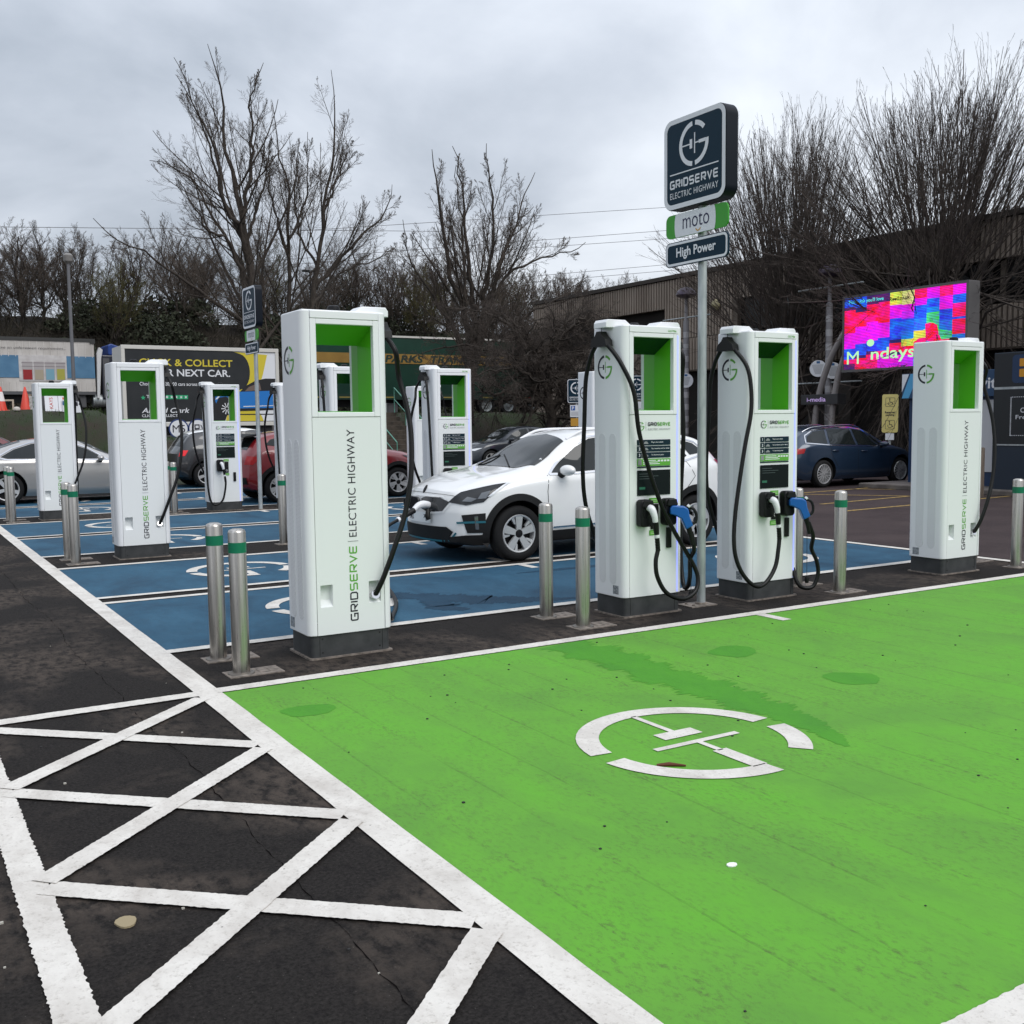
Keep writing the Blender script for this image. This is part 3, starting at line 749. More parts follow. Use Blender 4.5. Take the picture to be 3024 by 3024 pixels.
# the two dual posts
dualB = dup(dualA, (6.87, ROWY, 0), 0, 'white charging post with dark screen right of the tall sign pole, both plugs parked')
dualA.location = (5.49, ROWY, 0)
px, py, pz = dualA['plug_end']; bx, by, bz = dualA['blue_end']
cable(dualA, [(-.372, -.05, 2.245), (-.375, -.11, 2.215), (-.33, -.205, 2.08), (-.255, -.275, 1.85), (-.21, -.285, 1.53), (-.10, -.29, 1.19), (.045, -.30, .86), (.21, -.30, .61), (.345, -.31, .41), (.385, -.325, .29), (.34, -.345, .185), (.20, -.355, .135), (.02, -.36, .20), (-.075, -.355, .34), (-.09, -.35, .47), (px + .006, py, pz - .10), (px + .002, py, pz - .02)], 'front_cable')
cable(dualA, [(bx, by, bz + .05), (bx + .03, by, bz - .10), (.33, -.29, .45), (.345, -.27, .30), (.36, -.22, .20), (.40, -.12, .22), (.44, -.04, .5), (.46, -.02, 1.0), (.46, -.05, 1.5), (.43, -.06, 1.9), (.40, -.11, 2.15), (.372, -.06, 2.24)], 'front_cable')
cable(dualB, [(-.372, -.05, 2.245), (-.375, -.11, 2.215), (-.335, -.225, 2.04), (-.345, -.275, 1.72), (-.43, -.29, 1.4), (-.50, -.30, 1.1), (-.56, -.31, .8), (-.59, -.33, .55), (-.565, -.35, .38), (-.48, -.37, .24), (-.36, -.38, .165), (-.24, -.375, .20), (-.13, -.365, .32), (-.085, -.355, .47), (px + .006, py, pz - .10), (px + .002, py, pz - .02)], 'front_cable')
cable(dualB, [(bx, by, bz + .05), (bx + .05, by - .01, bz - .08), (.37, -.32, .44), (.425, -.33, .33), (.45, -.33, .21), (.41, -.32, .10), (.34, -.30, .075), (.275, -.26, .11), (.265, -.20, .25), (.33, -.12, .5), (.385, -.06, .9), (.40, -.04, 1.4), (.40, -.05, 1.9), (.385, -.11, 2.15), (.372, -.06, 2.24)], 'front_cable')
# spare dust cap dangling from the blue plug
for rt in (dualA, dualB):
    m = MB(); m.tube([(.30, -.33, .60), (.305, -.33, .2)], .0025, 5); m.tube([(.305, -.33, .2), (.305, -.33, .17), (.305, -.33, .13)], [.012, .022, .015], 8); m.build('dust_cap', M_RUBBER, rt, smooth=50)
# ------------------------------------------------------------------ bollards
def make_bollard(label):
    t = thing('bollard', label, 'bollard', group='stainless bollards guarding the charging posts')
    m = MB(); m.lathe([(.057, .0), (.057, .93), (.052, .945), (.03, .955), (0, .957)], 28); m.build('post', M_STEEL, t, smooth=50)
    m = MB(); m.lathe([(.0581, .80), (.0581, .868)], 28); m.build('tape_band', M_TAPE, t, smooth=50)
    m = MB(); m.lathe([(.088, .004), (.084, .014), (.060, .018)], 24); m.build('foot_ring', mat('foot_ring_metal', (.20, .18, .16), .5, .8), t, smooth=40)
    m = MB(); m.box(-.10, .26, -.10, .10, -.02, .0065)
    for i in range(2): m.box(.11 + i * .07, .155 + i * .07, -.05, .05, .0065, .009)
    m.build('base_plate', M_BASEPL, t)
    return t
bol = make_bollard('steel bollard at the corner of the first island, rear of its pair')
bol.location = (1.965, 7.15, 0)
BOLS = [(1.97, 6.64, 'steel bollard at the corner of the first island, front one by the green bay'),
        (4.69, 7.15, 'steel bollard beside the front wheel of the white car, rear of its pair'),
        (4.70, 6.64, 'steel bollard just left of the post with the slung cable, front of its pair'),
        (7.61, 6.62, 'steel bollard right of the post with both plugs parked, front of its pair'),
        (7.61, 7.15, 'steel bollard mostly hidden behind the right edge of the post with both plugs parked'),
        (10.42, 6.67, 'steel bollard at far right of the first island beside the post before the digital screen'),
        (10.42, 7.20, 'steel bollard behind the far right bollard of the first island'),
        (1.97, 13.65, 'steel bollard on the second island, left rear of the pair before the lettered post'),
        (1.97, 13.14, 'steel bollard on the second island, right front of the pair before the lettered post'),
        (4.69, 13.65, 'steel bollard peeping out behind the left edge of the nearest post'),
        (1.97, 20.15, 'steel bollard at the left picture edge, rear of the far pair by the coupe wheel'),
        (1.97, 19.64, 'steel bollard at the left picture edge, front of the far pair by the coupe wheel'),
        (4.69, 20.15, 'steel bollard between the two left lettered and screen posts, left of the far pair'),
        (4.69, 19.64, 'steel bollard beside the small post with screen, right of the far pair')]
for x, y, lab in BOLS: dup(bol, (x, y, 0), 0, lab)

# ------------------------------------------------------------------ tall signs
def make_sign(label):
    t = thing('pole_sign', label, 'sign', group='tall navy signs on grey poles')
    m = MB(); m.lathe([(.038, .0), (.038, 4.15)], 20); m.build('pole', M_GALV, t, smooth=50)
    m = MB(); m.box(-.19, .10, -.10, .10, -.01, .009); m.lathe([(.055, .009), (.052, .02), (.040, .024)], 16)
    for i in range(2): m.tube([(-.13, -.05 + i * .1, .009), (-.13, -.05 + i * .1, .02)], .012, 8)
    m.build('base_plate', M_BASEPL, t)
    # art on the face that looks along -x: art x runs towards -y
    def A(y, z, x=-.105): return frameM((x, y, z), (0, -1, 0), (0, 0, 1))
    m = MB(); m.prism(rrect(-.39, .39, 3.435, 4.20, .10, 7), -.10, .035, 'x', 0); bx = m.build('sign_box', mat('sign_box_navy', (.003, .006, .012), .45, spec=.2), t, smooth=40, bevel=.008)
    m = MB()
    o = rrect(-.385, .385, -.378, .378, .095, 8); i = rrect(-.345, .345, -.338, .338, .062, 8); n = len(o)
    m.add([(p[0], p[1], 0) for p in o] + [(p[0], p[1], 0) for p in i], [(k, (k + 1) % n, n + (k + 1) % n, n + k) for k in range(n)], 0, A(0, 3.8175, -.1022)); m.build('border', M_WPRINT, bx)
    m = MB(); m.prism(rrect(-.345, .345, 3.8175 - .338, 3.8175 + .338, .062, 8), -.1014, -.0995, 'x'); m.build('face_panel', mat('sign_face_navy', (.006, .026, .046), .5, spec=.15), bx)
    m = MB(); emblem(m, A(.0, 3.945, -.1035), .185, (0, 0), .79); m.build('emblem', M_WPRINT, bx)
    m = MB(); wordmark(m, A(.305, 3.610, -.1035), .074, .61, .2)
    m.box(-.1042, -.1032, -.305, .305, 3.727, 3.737)
    put_text(m, 'ELECTRIC HIGHWAY', A(0, 3.553, -.1035), h=.052, w=.605, spacing=1.1)
    # wordmark scaled to the rule
    m.build('lettering', M_WPRINT, bx)
    # moto panel
    m = MB(); m.prism(rrect(-.39, .39, 3.20, 3.40, .055, 5), -.075, -.06, 'x'); mp = m.build('name_panel', mat('sign_green', (.03, .30, .012), .45), t)
    m = MB(); m.flat([(x, z) for x, z in [(-.255 + .02 * math.cos(a) * -1, .0985 * math.sin(a)) for a in np.linspace(-1.57, 1.57, 9)] + [(.225 - .02 * math.cos(a) * -1, .0985 * math.sin(a)) for a in np.linspace(1.57, -1.57, 9)]], A(0, 3.30, -.0766)); m.build('panel_centre', M_WPRINT, mp)
    m = MB(); put_text(m, 'moto', A(.0, 3.312, -.0785), h=.105, w=.335, bold=-.006, mi=0)
    v, f = arc(.026, .036, 200, 340, 12); m.add(v, f, 1, A(.0 - .03, 3.253, -.0785)); m.build('lettering', [mat('sign_ink', (.01, .012, .06), .5), mat('sign_amber', (.55, .28, .02), .5)], mp)
    # power panel
    m = MB(); m.prism(rrect(-.395, .395, 2.955, 3.165, .05, 5), -.075, -.06, 'x'); pp = m.build('power_panel', mat('sign_face_navy', (.006, .026, .046), .5, spec=.15), t)
    o = rrect(-.387, .387, -.098, .098, .045, 5); i = rrect(-.367, .367, -.078, .078, .03, 5); n = len(o)
    m = MB(); m.add([(p[0], p[1], 0) for p in o] + [(p[0], p[1], 0) for p in i], [(k, (k + 1) % n, n + (k + 1) % n, n + k) for k in range(n)], 0, A(0, 3.06, -.0766))
    put_text(m, 'High Power', A(0, 3.058, -.0785), h=.105, w=.50, bold=.022); m.build('lettering', M_WPRINT, pp)
    m = MB()
    for z in (3.5, 3.95, 3.36, 3.24, 3.12, 3.0): m.box(-.06, .044, -.045, .045, z - .012, z + .012)
    m.build('clamp', M_GALV, t)
    return t
sg = make_sign('tall navy sign on grey pole between the two posts facing the green bay')
sg.location = (6.14, 6.88, 0)
dup(sg, (6.25, 19.45, 0), 0, 'smaller looking navy sign on grey pole in front of the yellow end of the billboard')
# ------------------------------------------------------------------ cars
def pchip(xs, ys, x):
    """shape-preserving cubic through control points"""
    xs = np.asarray(xs, float); ys = np.asarray(ys, float); h = np.diff(xs); d = np.diff(ys) / h
    m = np.zeros(len(xs)); m[0], m[-1] = d[0], d[-1]
    for i in range(1, len(xs) - 1):
        if d[i - 1] * d[i] > 0:
            w1, w2 = 2 * h[i] + h[i - 1], h[i] + 2 * h[i - 1]; m[i] = (w1 + w2) / (w1 / d[i - 1] + w2 / d[i])
    x = np.clip(x, xs[0], xs[-1]); i = np.clip(np.searchsorted(xs, x) - 1, 0, len(xs) - 2)
    t = (x - xs[i]) / h[i]
    return ys[i] * (1 + 2 * t) * (1 - t) ** 2 + m[i] * h[i] * t * (1 - t) ** 2 + ys[i + 1] * t * t * (3 - 2 * t) + m[i + 1] * h[i] * t * t * (t - 1)
def cr_resample(P, sub):
    P = np.asarray(P, float); out = []
    for i in range(len(P) - 1):
        p0, p1, p2, p3 = P[max(i - 1, 0)], P[i], P[i + 1], P[min(i + 2, len(P) - 1)]
        for k in range(sub):
            t = k / sub
            out.append(.5 * (2 * p1 + (p2 - p0) * t + (2 * p0 - 5 * p1 + 4 * p2 - p3) * t * t + (3 * p1 - p0 - 3 * p2 + p3) * t ** 3))
    out.append(P[-1]); return np.array(out)

class Body:
    """car body lofted through cross-sections; x from the nose (0) to the tail, y across, z up"""
    def __init__(s, sp):
        s.sp = sp; L, W = sp['L'], sp['W']; hw = W / 2; s.L = L; s.hw = hw
        st = np.unique(np.concatenate([np.linspace(0, .5, 10), np.linspace(.5, L - .5, 44), np.linspace(L - .5, L, 10)]))
        zt = pchip(*zip(*sp['top']), st); zb = pchip(*zip(*sp['belt']), st); zs = pchip(*zip(*sp['sill']), st); w = pchip(*zip(*sp['plan']), st) * hw
        wr = sp.get('roof_w', .60) * W / 2 * 1.0
        rings = []
        for i in range(len(st)):
            d = zt[i] - zb[i]; g = np.clip(d / .34, 0, 1); g = g * g * (3 - 2 * g); ww = w[i]; b = zb[i]; q = zs[i]; H = b - q
            low = [(0, q), (.80 * ww, q), (.93 * ww, q + .05), (.985 * ww, q + .26 * H), (1.0 * ww, q + .58 * H), (.990 * ww, q + .84 * H), (.962 * ww, b)]
            hood = [(.90 * ww, b + .55 * d), (.74 * ww, b + .82 * d), (.50 * ww, b + .95 * d), (.25 * ww, b + .99 * d), (0, zt[i])]
            rw = wr * (ww / hw) ** .5
            roof = [(.93 * ww + (rw - .93 * ww) * .42, b + .42 * d), (rw + .015, b + .82 * d), (rw - .07, zt[i] - .035), (rw - .24, zt[i] - .010), (0, zt[i])]
            top = [((1 - g) * h0[0] + g * r0[0], (1 - g) * h0[1] + g * r0[1]) for h0, r0 in zip(hood, roof)]
            rings.append(cr_resample(low + top, 4))
        rings = np.array(rings); n = rings.shape[1]; s.n = n
        def nose(y, z): return np.interp(z, *zip(*sp['nose'])) + sp.get('sweep', .38) * (np.abs(y) / hw) ** 2.6
        def tail(y, z): return np.interp(z, *zip(*sp['tail'])) + sp.get('tsweep', .30) * (np.abs(y) / hw) ** 3
        fl, tl = sp.get('flen', 1.0), sp.get('tlen', .8)
        def X(x, y, z):
            a = np.clip(1 - x / fl, 0, 1) ** 2; c = np.clip(1 - (L - x) / tl, 0, 1) ** 2
            return x + a * nose(y, z) - c * tail(y, z)
        verts = []; faces = []; S = len(st); full = []
        for i in range(S):
            y, z = rings[i][:, 0], rings[i][:, 1]
            Y = np.concatenate([y, -y[-2:0:-1]]); Z = np.concatenate([z, z[-2:0:-1]])
            verts.append(np.stack([X(st[i], Y, Z), Y, Z], 1)); full = len(Y)
        V = np.concatenate(verts); m = full
        for i in range(S - 1):
            for j in range(m):
                faces.append((i * m + j, i * m + (j + 1) % m, (i + 1) * m + (j + 1) % m, (i + 1) * m + j))
        V = V.tolist()
        for i, f in ((0, False), (S - 1, True)):      # end caps woven across from side to side
            cols = 21; y, z = rings[i][:, 0], rings[i][:, 1]; idx = {}
            for j in range(n):
                for k in range(cols):
                    fr = 1 - 2 * k / (cols - 1)
                    if k == 0: idx[j, k] = i * m + j
                    elif k == cols - 1: idx[j, k] = i * m + ((m - j) % m)
                    elif j in (0, n - 1): idx[j, k] = i * m + j
                    else:
                        idx[j, k] = len(V); yy = y[j] * fr; V.append([float(X(st[i], yy, z[j])), yy, z[j]])
            for j in range(n - 1):
                for k in range(cols - 1):
                    q = [idx[j, k], idx[j, k + 1], idx[j + 1, k + 1], idx[j + 1, k]]
                    q2 = [q[a] for a in range(4) if q[a] != q[a - 1]]
                    if len(set(q2)) < 3: continue
                    faces.append(tuple(q2[::-1] if f else q2))
        Vn = np.array(V); vol = sum(float(np.dot(Vn[f[0]], np.cross(Vn[f[1]], Vn[f[2]]))) + (float(np.dot(Vn[f[0]], np.cross(Vn[f[2]], Vn[f[3]]))) if len(f) == 4 else 0) for f in faces)
        if vol < 0: faces = [f[::-1] for f in faces]
        s.V, s.F = V, faces
        s.bvh = BVHTree.FromPolygons(V, faces)
    def cast(s, p, D):
        D = Vector(D).normalized(); h = s.bvh.ray_cast(Vector(p) - D * 6, D, 20)
        return h[0], (-h[1] if h[1] is not None and h[1].dot(D) > 0 else h[1])
    def patch(s, pts, D, off=.004, step=.07, mi=0, mb=None):
        """outline (3-D points near the skin) cast along D onto the skin and filled"""
        D = Vector(D).normalized(); U = D.cross(Vector((0, 0, 1))) if abs(D.z) < .9 else Vector((1, 0, 0)); U.normalize(); W = U.cross(D).normalized()
        p2 = [(Vector(p).dot(U), Vector(p).dot(W)) for p in pts]; poly = []
        for i in range(len(p2)):
            a, b = Vector(p2[i]), Vector(p2[(i + 1) % len(p2)]); k = max(1, int((b - a).length / step))
            poly += [a + (b - a) * (j / k) for j in range(k)]
        x0, x1 = min(p.x for p in poly), max(p.x for p in poly); y0, y1 = min(p.y for p in poly), max(p.y for p in poly)
        inner = [Vector((x0 + step * (i + .5), y0 + step * (j + .5))) for i in range(int((x1 - x0) / step)) for j in range(int((y1 - y0) / step))]
        def dist(q):
            best = 9
            for i in range(len(poly)):
                a, b = poly[i], poly[(i + 1) % len(poly)]; e = b - a; t = max(0, min(1, (q - a).dot(e) / max(1e-9, e.dot(e)))); best = min(best, (q - a - e * t).length)
            return best
        inner = [q for q in inner if dist(q) > step * .35]
        n = len(poly); co = poly + inner
        vv, ee, ff = delaunay_2d_cdt(co, [(i, (i + 1) % n) for i in range(n)], [], 1, 1e-5)[:3]
        out = []; O = Vector((0, 0, 0))
        last = None
        for q in vv:
            h, nn = s.cast(U * q.x + W * q.y, D)
            if h is None: h, nn = (last if last else (U * q.x + W * q.y, -D))
            last = (h, nn); out.append(h - D * off * .6 + nn * off * .6)
        mb = mb or MB(); mb.add(out, [tuple(f) for f in ff], mi); return mb
    def ribbon(s, pts, D, w=.010, off=.003, mb=None, mi=0, sub=6, closed=False):
        D = Vector(D).normalized(); P = [Vector(p) for p in pts]
        if closed: P.append(P[0])
        Q = []
        for a, b in zip(P[:-1], P[1:]):
            k = max(1, int((b - a).length / .06)); Q += [a + (b - a) * j / k for j in range(k)]
        Q.append(P[-1]); out = []
        for i, q in enumerate(Q):
            t = (Q[min(i + 1, len(Q) - 1)] - Q[max(i - 1, 0)]); sd = t.cross(D).normalized() * w / 2
            for sg in (1, -1):
                h, nn = s.cast(q + sd * sg, D)
                if h is None: h, nn = q, -D
                out.append(h + nn * off)
        mb = mb or MB(); mb.add(out, [(2 * i, 2 * i + 1, 2 * i + 3, 2 * i + 2) for i in range(len(Q) - 1)], mi); return mb

def wheel(root, x, y, rad, rim, style, side):
    """tyre > rim; the face looks along side*y"""
    Mx = Matrix.Translation((x, y, rad)) @ Matrix.Rotation(R(90), 4, 'X') if side < 0 else Matrix.Translation((x, y, rad)) @ Matrix.Rotation(R(-90), 4, 'X')
    m = MB(); w = .105
    m.lathe([(rim - .01, -w), (rad - .03, -w), (rad - .006, -w + .03), (rad, -w + .06), (rad, w - .05), (rad - .006, w - .025), (rad - .035, w - .004), (rim + .02, w + .002), (rim, w - .008), (rim - .012, w - .03)], 36, 0, Mx, False)
    o = m.build('wheel', M_TYRE, root, smooth=50)
    m = MB(); m.lathe([(rim, w - .012), (rim - .008, w - .002), (rim - .022, w - .006), (rim - .03, w - .035), (rim - .03, w - .09)], 36, 0, Mx, False)
    m.lathe([(0, w - .085), (rim - .02, w - .085)], 24, 1, Mx, False)
    m.lathe([(.055, w - .04), (.05, w - .012), (.03, w - .006), (0, w - .006)], 18, 1 if style == 'aero' else 0, Mx, False)
    n = {'aero': 5, 'multi': 9, 'five': 5}[style]
    for k in range(n):
        a = 2 * math.pi * k / n + .3; ca, sa = math.cos(a), math.sin(a)
        def P(r, t, z): return (r * ca - t * sa, r * sa + t * ca, z)
        def spoke(r0, r1, t0, t1, z0, z1, s0=0.0, s1=0.0, mi=0):
            q = [P(r0, s0 - t0, z0), P(r0, s0 + t0, z0), P(r1, s1 + t1, z1), P(r1, s1 - t1, z1)]; b = [(p[0], p[1], p[2] - .03) for p in q]
            m.add(q + b, [(0, 1, 2, 3), (0, 4, 5, 1), (1, 5, 6, 2), (2, 6, 7, 3), (3, 7, 4, 0)], mi, Mx)
        if style == 'aero':
            spoke(.035, rim - .012, .030, .050, w - .012, w - .008)
            spoke(.11, rim - .015, .010, .026, w - .020, w - .012, .050, .100, 0)
        elif style == 'five':
            spoke(.03, rim - .02, .030, .042, w - .012, w - .010)
        else:
            spoke(.035, rim - .02, .011, .010, w - .010, w - .008, .014, .036); spoke(.035, rim - .02, .011, .010, w - .010, w - .008, -.014, -.036)
    for k in range(5):
        a = 2 * math.pi * k / 5; m.lathe([(.008, w - .012), (.008, w - .002), (0, w - .002)], 6, 1, Mx @ Matrix.Translation((.034 * math.cos(a), .034 * math.sin(a), 0)))
    m.build('rim', [M_RIMS, M_RIMK], o, smooth=35)
    return o

def make_car(name, label, sp, loc, rz, paint, cat='car'):
    t = thing(name, label, cat, loc, rz)
    B = Body(sp); L, hw = B.L, B.hw; wr = sp['wheel_r']; wf, wb = sp['axles']
    m = MB(); m.add(B.V, B.F)
    body = m.build('body', [paint, M_CLAD], t)
    cut = MB(); ar = wr + .055
    for x in (wf, wb):
        for sd in (-1, 1):
            cut.lathe([(ar, 0), (ar, .6)], 40, 0, Matrix.Translation((x, sd * (hw - .30), wr + .01)) @ Matrix.Rotation(R(-90 * sd), 4, 'X'))
    co = cut.build('cut', M_CLAD, t)
    md = body.modifiers.new('b', 'BOOLEAN'); md.object = co; md.operation = 'DIFFERENCE'; md.solver = 'EXACT'
    dg = bpy.context.evaluated_depsgraph_get(); me = bpy.data.meshes.new_from_object(body.evaluated_get(dg)); body.modifiers.clear(); body.data = me
    bpy.data.objects.remove(co)
    if len(me.materials) < 2: me.materials.clear(); me.materials.append(paint); me.materials.append(M_CLAD)
    for p in me.polygons:      # wheel-well walls are dark
        c = p.center; inside = False
        for x in (wf, wb):
            r = math.hypot(c.x - x, c.z - wr - .01)
            if abs(r - ar) < .012 and abs(p.normal.y) < .3 and abs(c.y) < hw: inside = True
            if r < ar and abs(abs(c.y) - (hw - .30)) < .01: inside = True
        p.material_index = 1 if (inside or c.z < sp.get('clad_z', sp['sill_z'] + .012)) else 0
    me.polygons.foreach_set('use_smooth', [True] * len(me.polygons)); me.set_sharp_from_angle(angle=R(32)); me.update()
    for x in (wf, wb):
        for sd in (-1, 1): wheel(t, x, sd * (hw - .125), wr, sp['rim_r'], sp['rim'], sd)
    SD = [(-1, (0, 1, 0)), (1, (0, -1, 0))]     # near/far flank and the casting direction
    for sd, D in SD:
        y = sd * hw
        if sp.get('cladding'):
            cw = sp['cladding']
            for x in (wf, wb):
                mm = MB(); r0, r1 = ar - .004, ar + cw; pts = []
                A = [R(a) for a in np.linspace(-18, 198, 37)]; vs = []
                for a in A:
                    for r, o in ((r0, -.03), (r0, .008), (r1, .008), (r1, -.004)):
                        q = (x + r * math.cos(a), y, max(.19, wr + .01 + r * math.sin(a))); h, nn = B.cast(q, D)
                        if h is None: h = Vector((q[0], y * .97, q[2]))
                        vs.append((h.x, h.y + sd * o, h.z))
                mm.add(vs, [(4 * i + k, 4 * i + k + 1, 4 * i + k + 5, 4 * i + k + 4) for i in range(len(A) - 1) for k in range(3)])
                mm.build('arch_trim', M_CLAD, t, smooth=40)
            B.patch([(wf + ar, y, .20), (wb - ar, y, .20), (wb - ar, y, .36), (wf + ar, y, .34)], D, .012).build('sill_trim', M_CLAD, t, smooth=40)
            B.ribbon([(wf + ar + .08, y, .375), (wb - ar - .08, y, .40)], D, .020, .012).build('sill_strip', M_CHROME, t)
        for gl in sp['windows']:
            p = [(a, y, b) for a, b in gl]
            w = B.patch(p, D, .005).build('window', M_GLASS, t, smooth=60)
        if sp.get('dlo'):
            B.ribbon([(a, y, b) for a, b in sp['dlo']], D, .022, .007, closed=True).build('window_trim', sp.get('trim', M_CLAD), t)
        for ln in sp.get('seams', []):
            B.ribbon([(a, y, b) for a, b in ln], D, .008, .0025).build('door_seam', mat('shut_line', (.01, .01, .01), .8), t)
        for hx, hz in sp.get('handles', []):
            h, nn = B.cast((hx, y, hz), D)
            mm = MB(); mm.tube([h + Vector((-.10, 0, 0)), h + Vector((-.07, sd * .030, .004)), h + Vector((.07, sd * .030, .008)), h + Vector((.10, 0, .01))], .013, 8)
            mm.build('door_handle', sp.get('handle_mat', paint), t, smooth=60)
        mx, mz = sp['mirror']; h, nn = B.cast((mx, y, mz), D)
        mm = MB(); S = Matrix.Translation(h + Vector((.0, sd * .125, .048))) @ Matrix.Diagonal((.075, .128, .066, 1)); 
        prof = [(0.001, -1)] + [(math.cos(R(a)), math.sin(R(a))) for a in range(-75, 76, 15)] + [(0.001, 1)]
        mm.lathe(prof, 18, 0, S @ Matrix.Rotation(R(90), 4, 'X')); mo = mm.build('mirror', sp.get('mirror_mat', paint), t, smooth=60)
        mm = MB(); mm.tube([h + Vector((-.02, -sd * .02, -.02)), h + Vector((-.01, sd * .07, .005))], [.05, .03], 8); mm.build('mirror_foot', M_CLAD, mo, smooth=60)
        if sp.get('rails'):
            x0, x1, ry = sp['rails']; pts = []
            for x in np.linspace(x0, x1, 9):
                h, nn = B.cast((x, sd * ry, 3), (0, 0, -1)); pts.append(h + Vector((0, 0, .035 if x0 < x < x1 else .0)))
            mm = MB(); mm.tube(smooth_path(pts, 3), .017, 8); mm.build('roof_rail', sp.get('rail_mat', M_SILVER), t, smooth=60)
        for nm, pts, mt, dd in sp.get('lamps', []):
            B.patch([(a, sd * b, c) for a, b, c in pts], (dd[0], sd * dd[1], dd[2]), .008 if nm in ('headlight', 'fog_lamp_recess', 'tail_lamp', 'lower_bumper') else .013, .03).build(nm, mt, t, smooth=60)
    B.patch([(a, b, 1.2) for a, b in sp['screen']] + [(a, -b, 1.2) for a, b in sp['screen'][::-1]], (0, 0, -1), .005).build('windscreen', M_GLASS, t, smooth=60)
    if sp.get('rear_screen'):
        q = sp['rear_screen']
        B.patch([(a, b, 1.2) for a, b in q] + [(a, -b, 1.2) for a, b in q[::-1]], (0, 0, -1), .005).build('rear_window', M_GLASS, t, smooth=60)
    for nm, pts, mt, D, off in sp.get('patches', []):
        B.patch(pts, D, off + .004, .035).build(nm, mt, t, smooth=60)
    for nm, pts, w, mt, D in sp.get('ribbons', []):
        B.ribbon(pts, D, w, .009).build(nm, mt, t)
    t['_b'] = 0; del t['_b']
    return t, B

def paint(name, c, metal=0.0, rough=.35): return mat(name, c, rough, metal, .5, 1.0)
P_WHITE = paint('pearl_white_paint', (.78, .78, .77)); P_BLUE = paint('dark_blue_paint', (.016, .034, .066), .3); P_SILVER = paint('silver_paint', (.46, .44, .42), .75, .32)
P_RED = paint('red_paint', (.20, .006, .010)); P_NAVY = paint('navy_paint', (.010, .014, .022)); P_GREY = paint('charcoal_paint', (.022, .022, .024)); P_DRED = paint('dark_red_paint', (.13, .012, .014))
M_LENS = mat('clear_lamp', (.16, .17, .18), .08, .5); M_LAMPK = mat('lamp_housing', (.015, .016, .018), .08); M_TAIL = mat('red_lamp', (.35, .01, .012), .15); M_LAMPW = mat('lamp_white', (.7, .72, .75), .1); M_TAILON = mat('red_lamp_bright', (.6, .015, .02), .15, emit=(.8, .02, .03), estr=.25)
M_NUM = mat('number_plate_white', (.78, .79, .78), .4); M_NUMY = mat('number_plate_yellow', (.6, .45, .03), .4); M_TEAL = mat('teal_trim', (.02, .13, .17), .3)

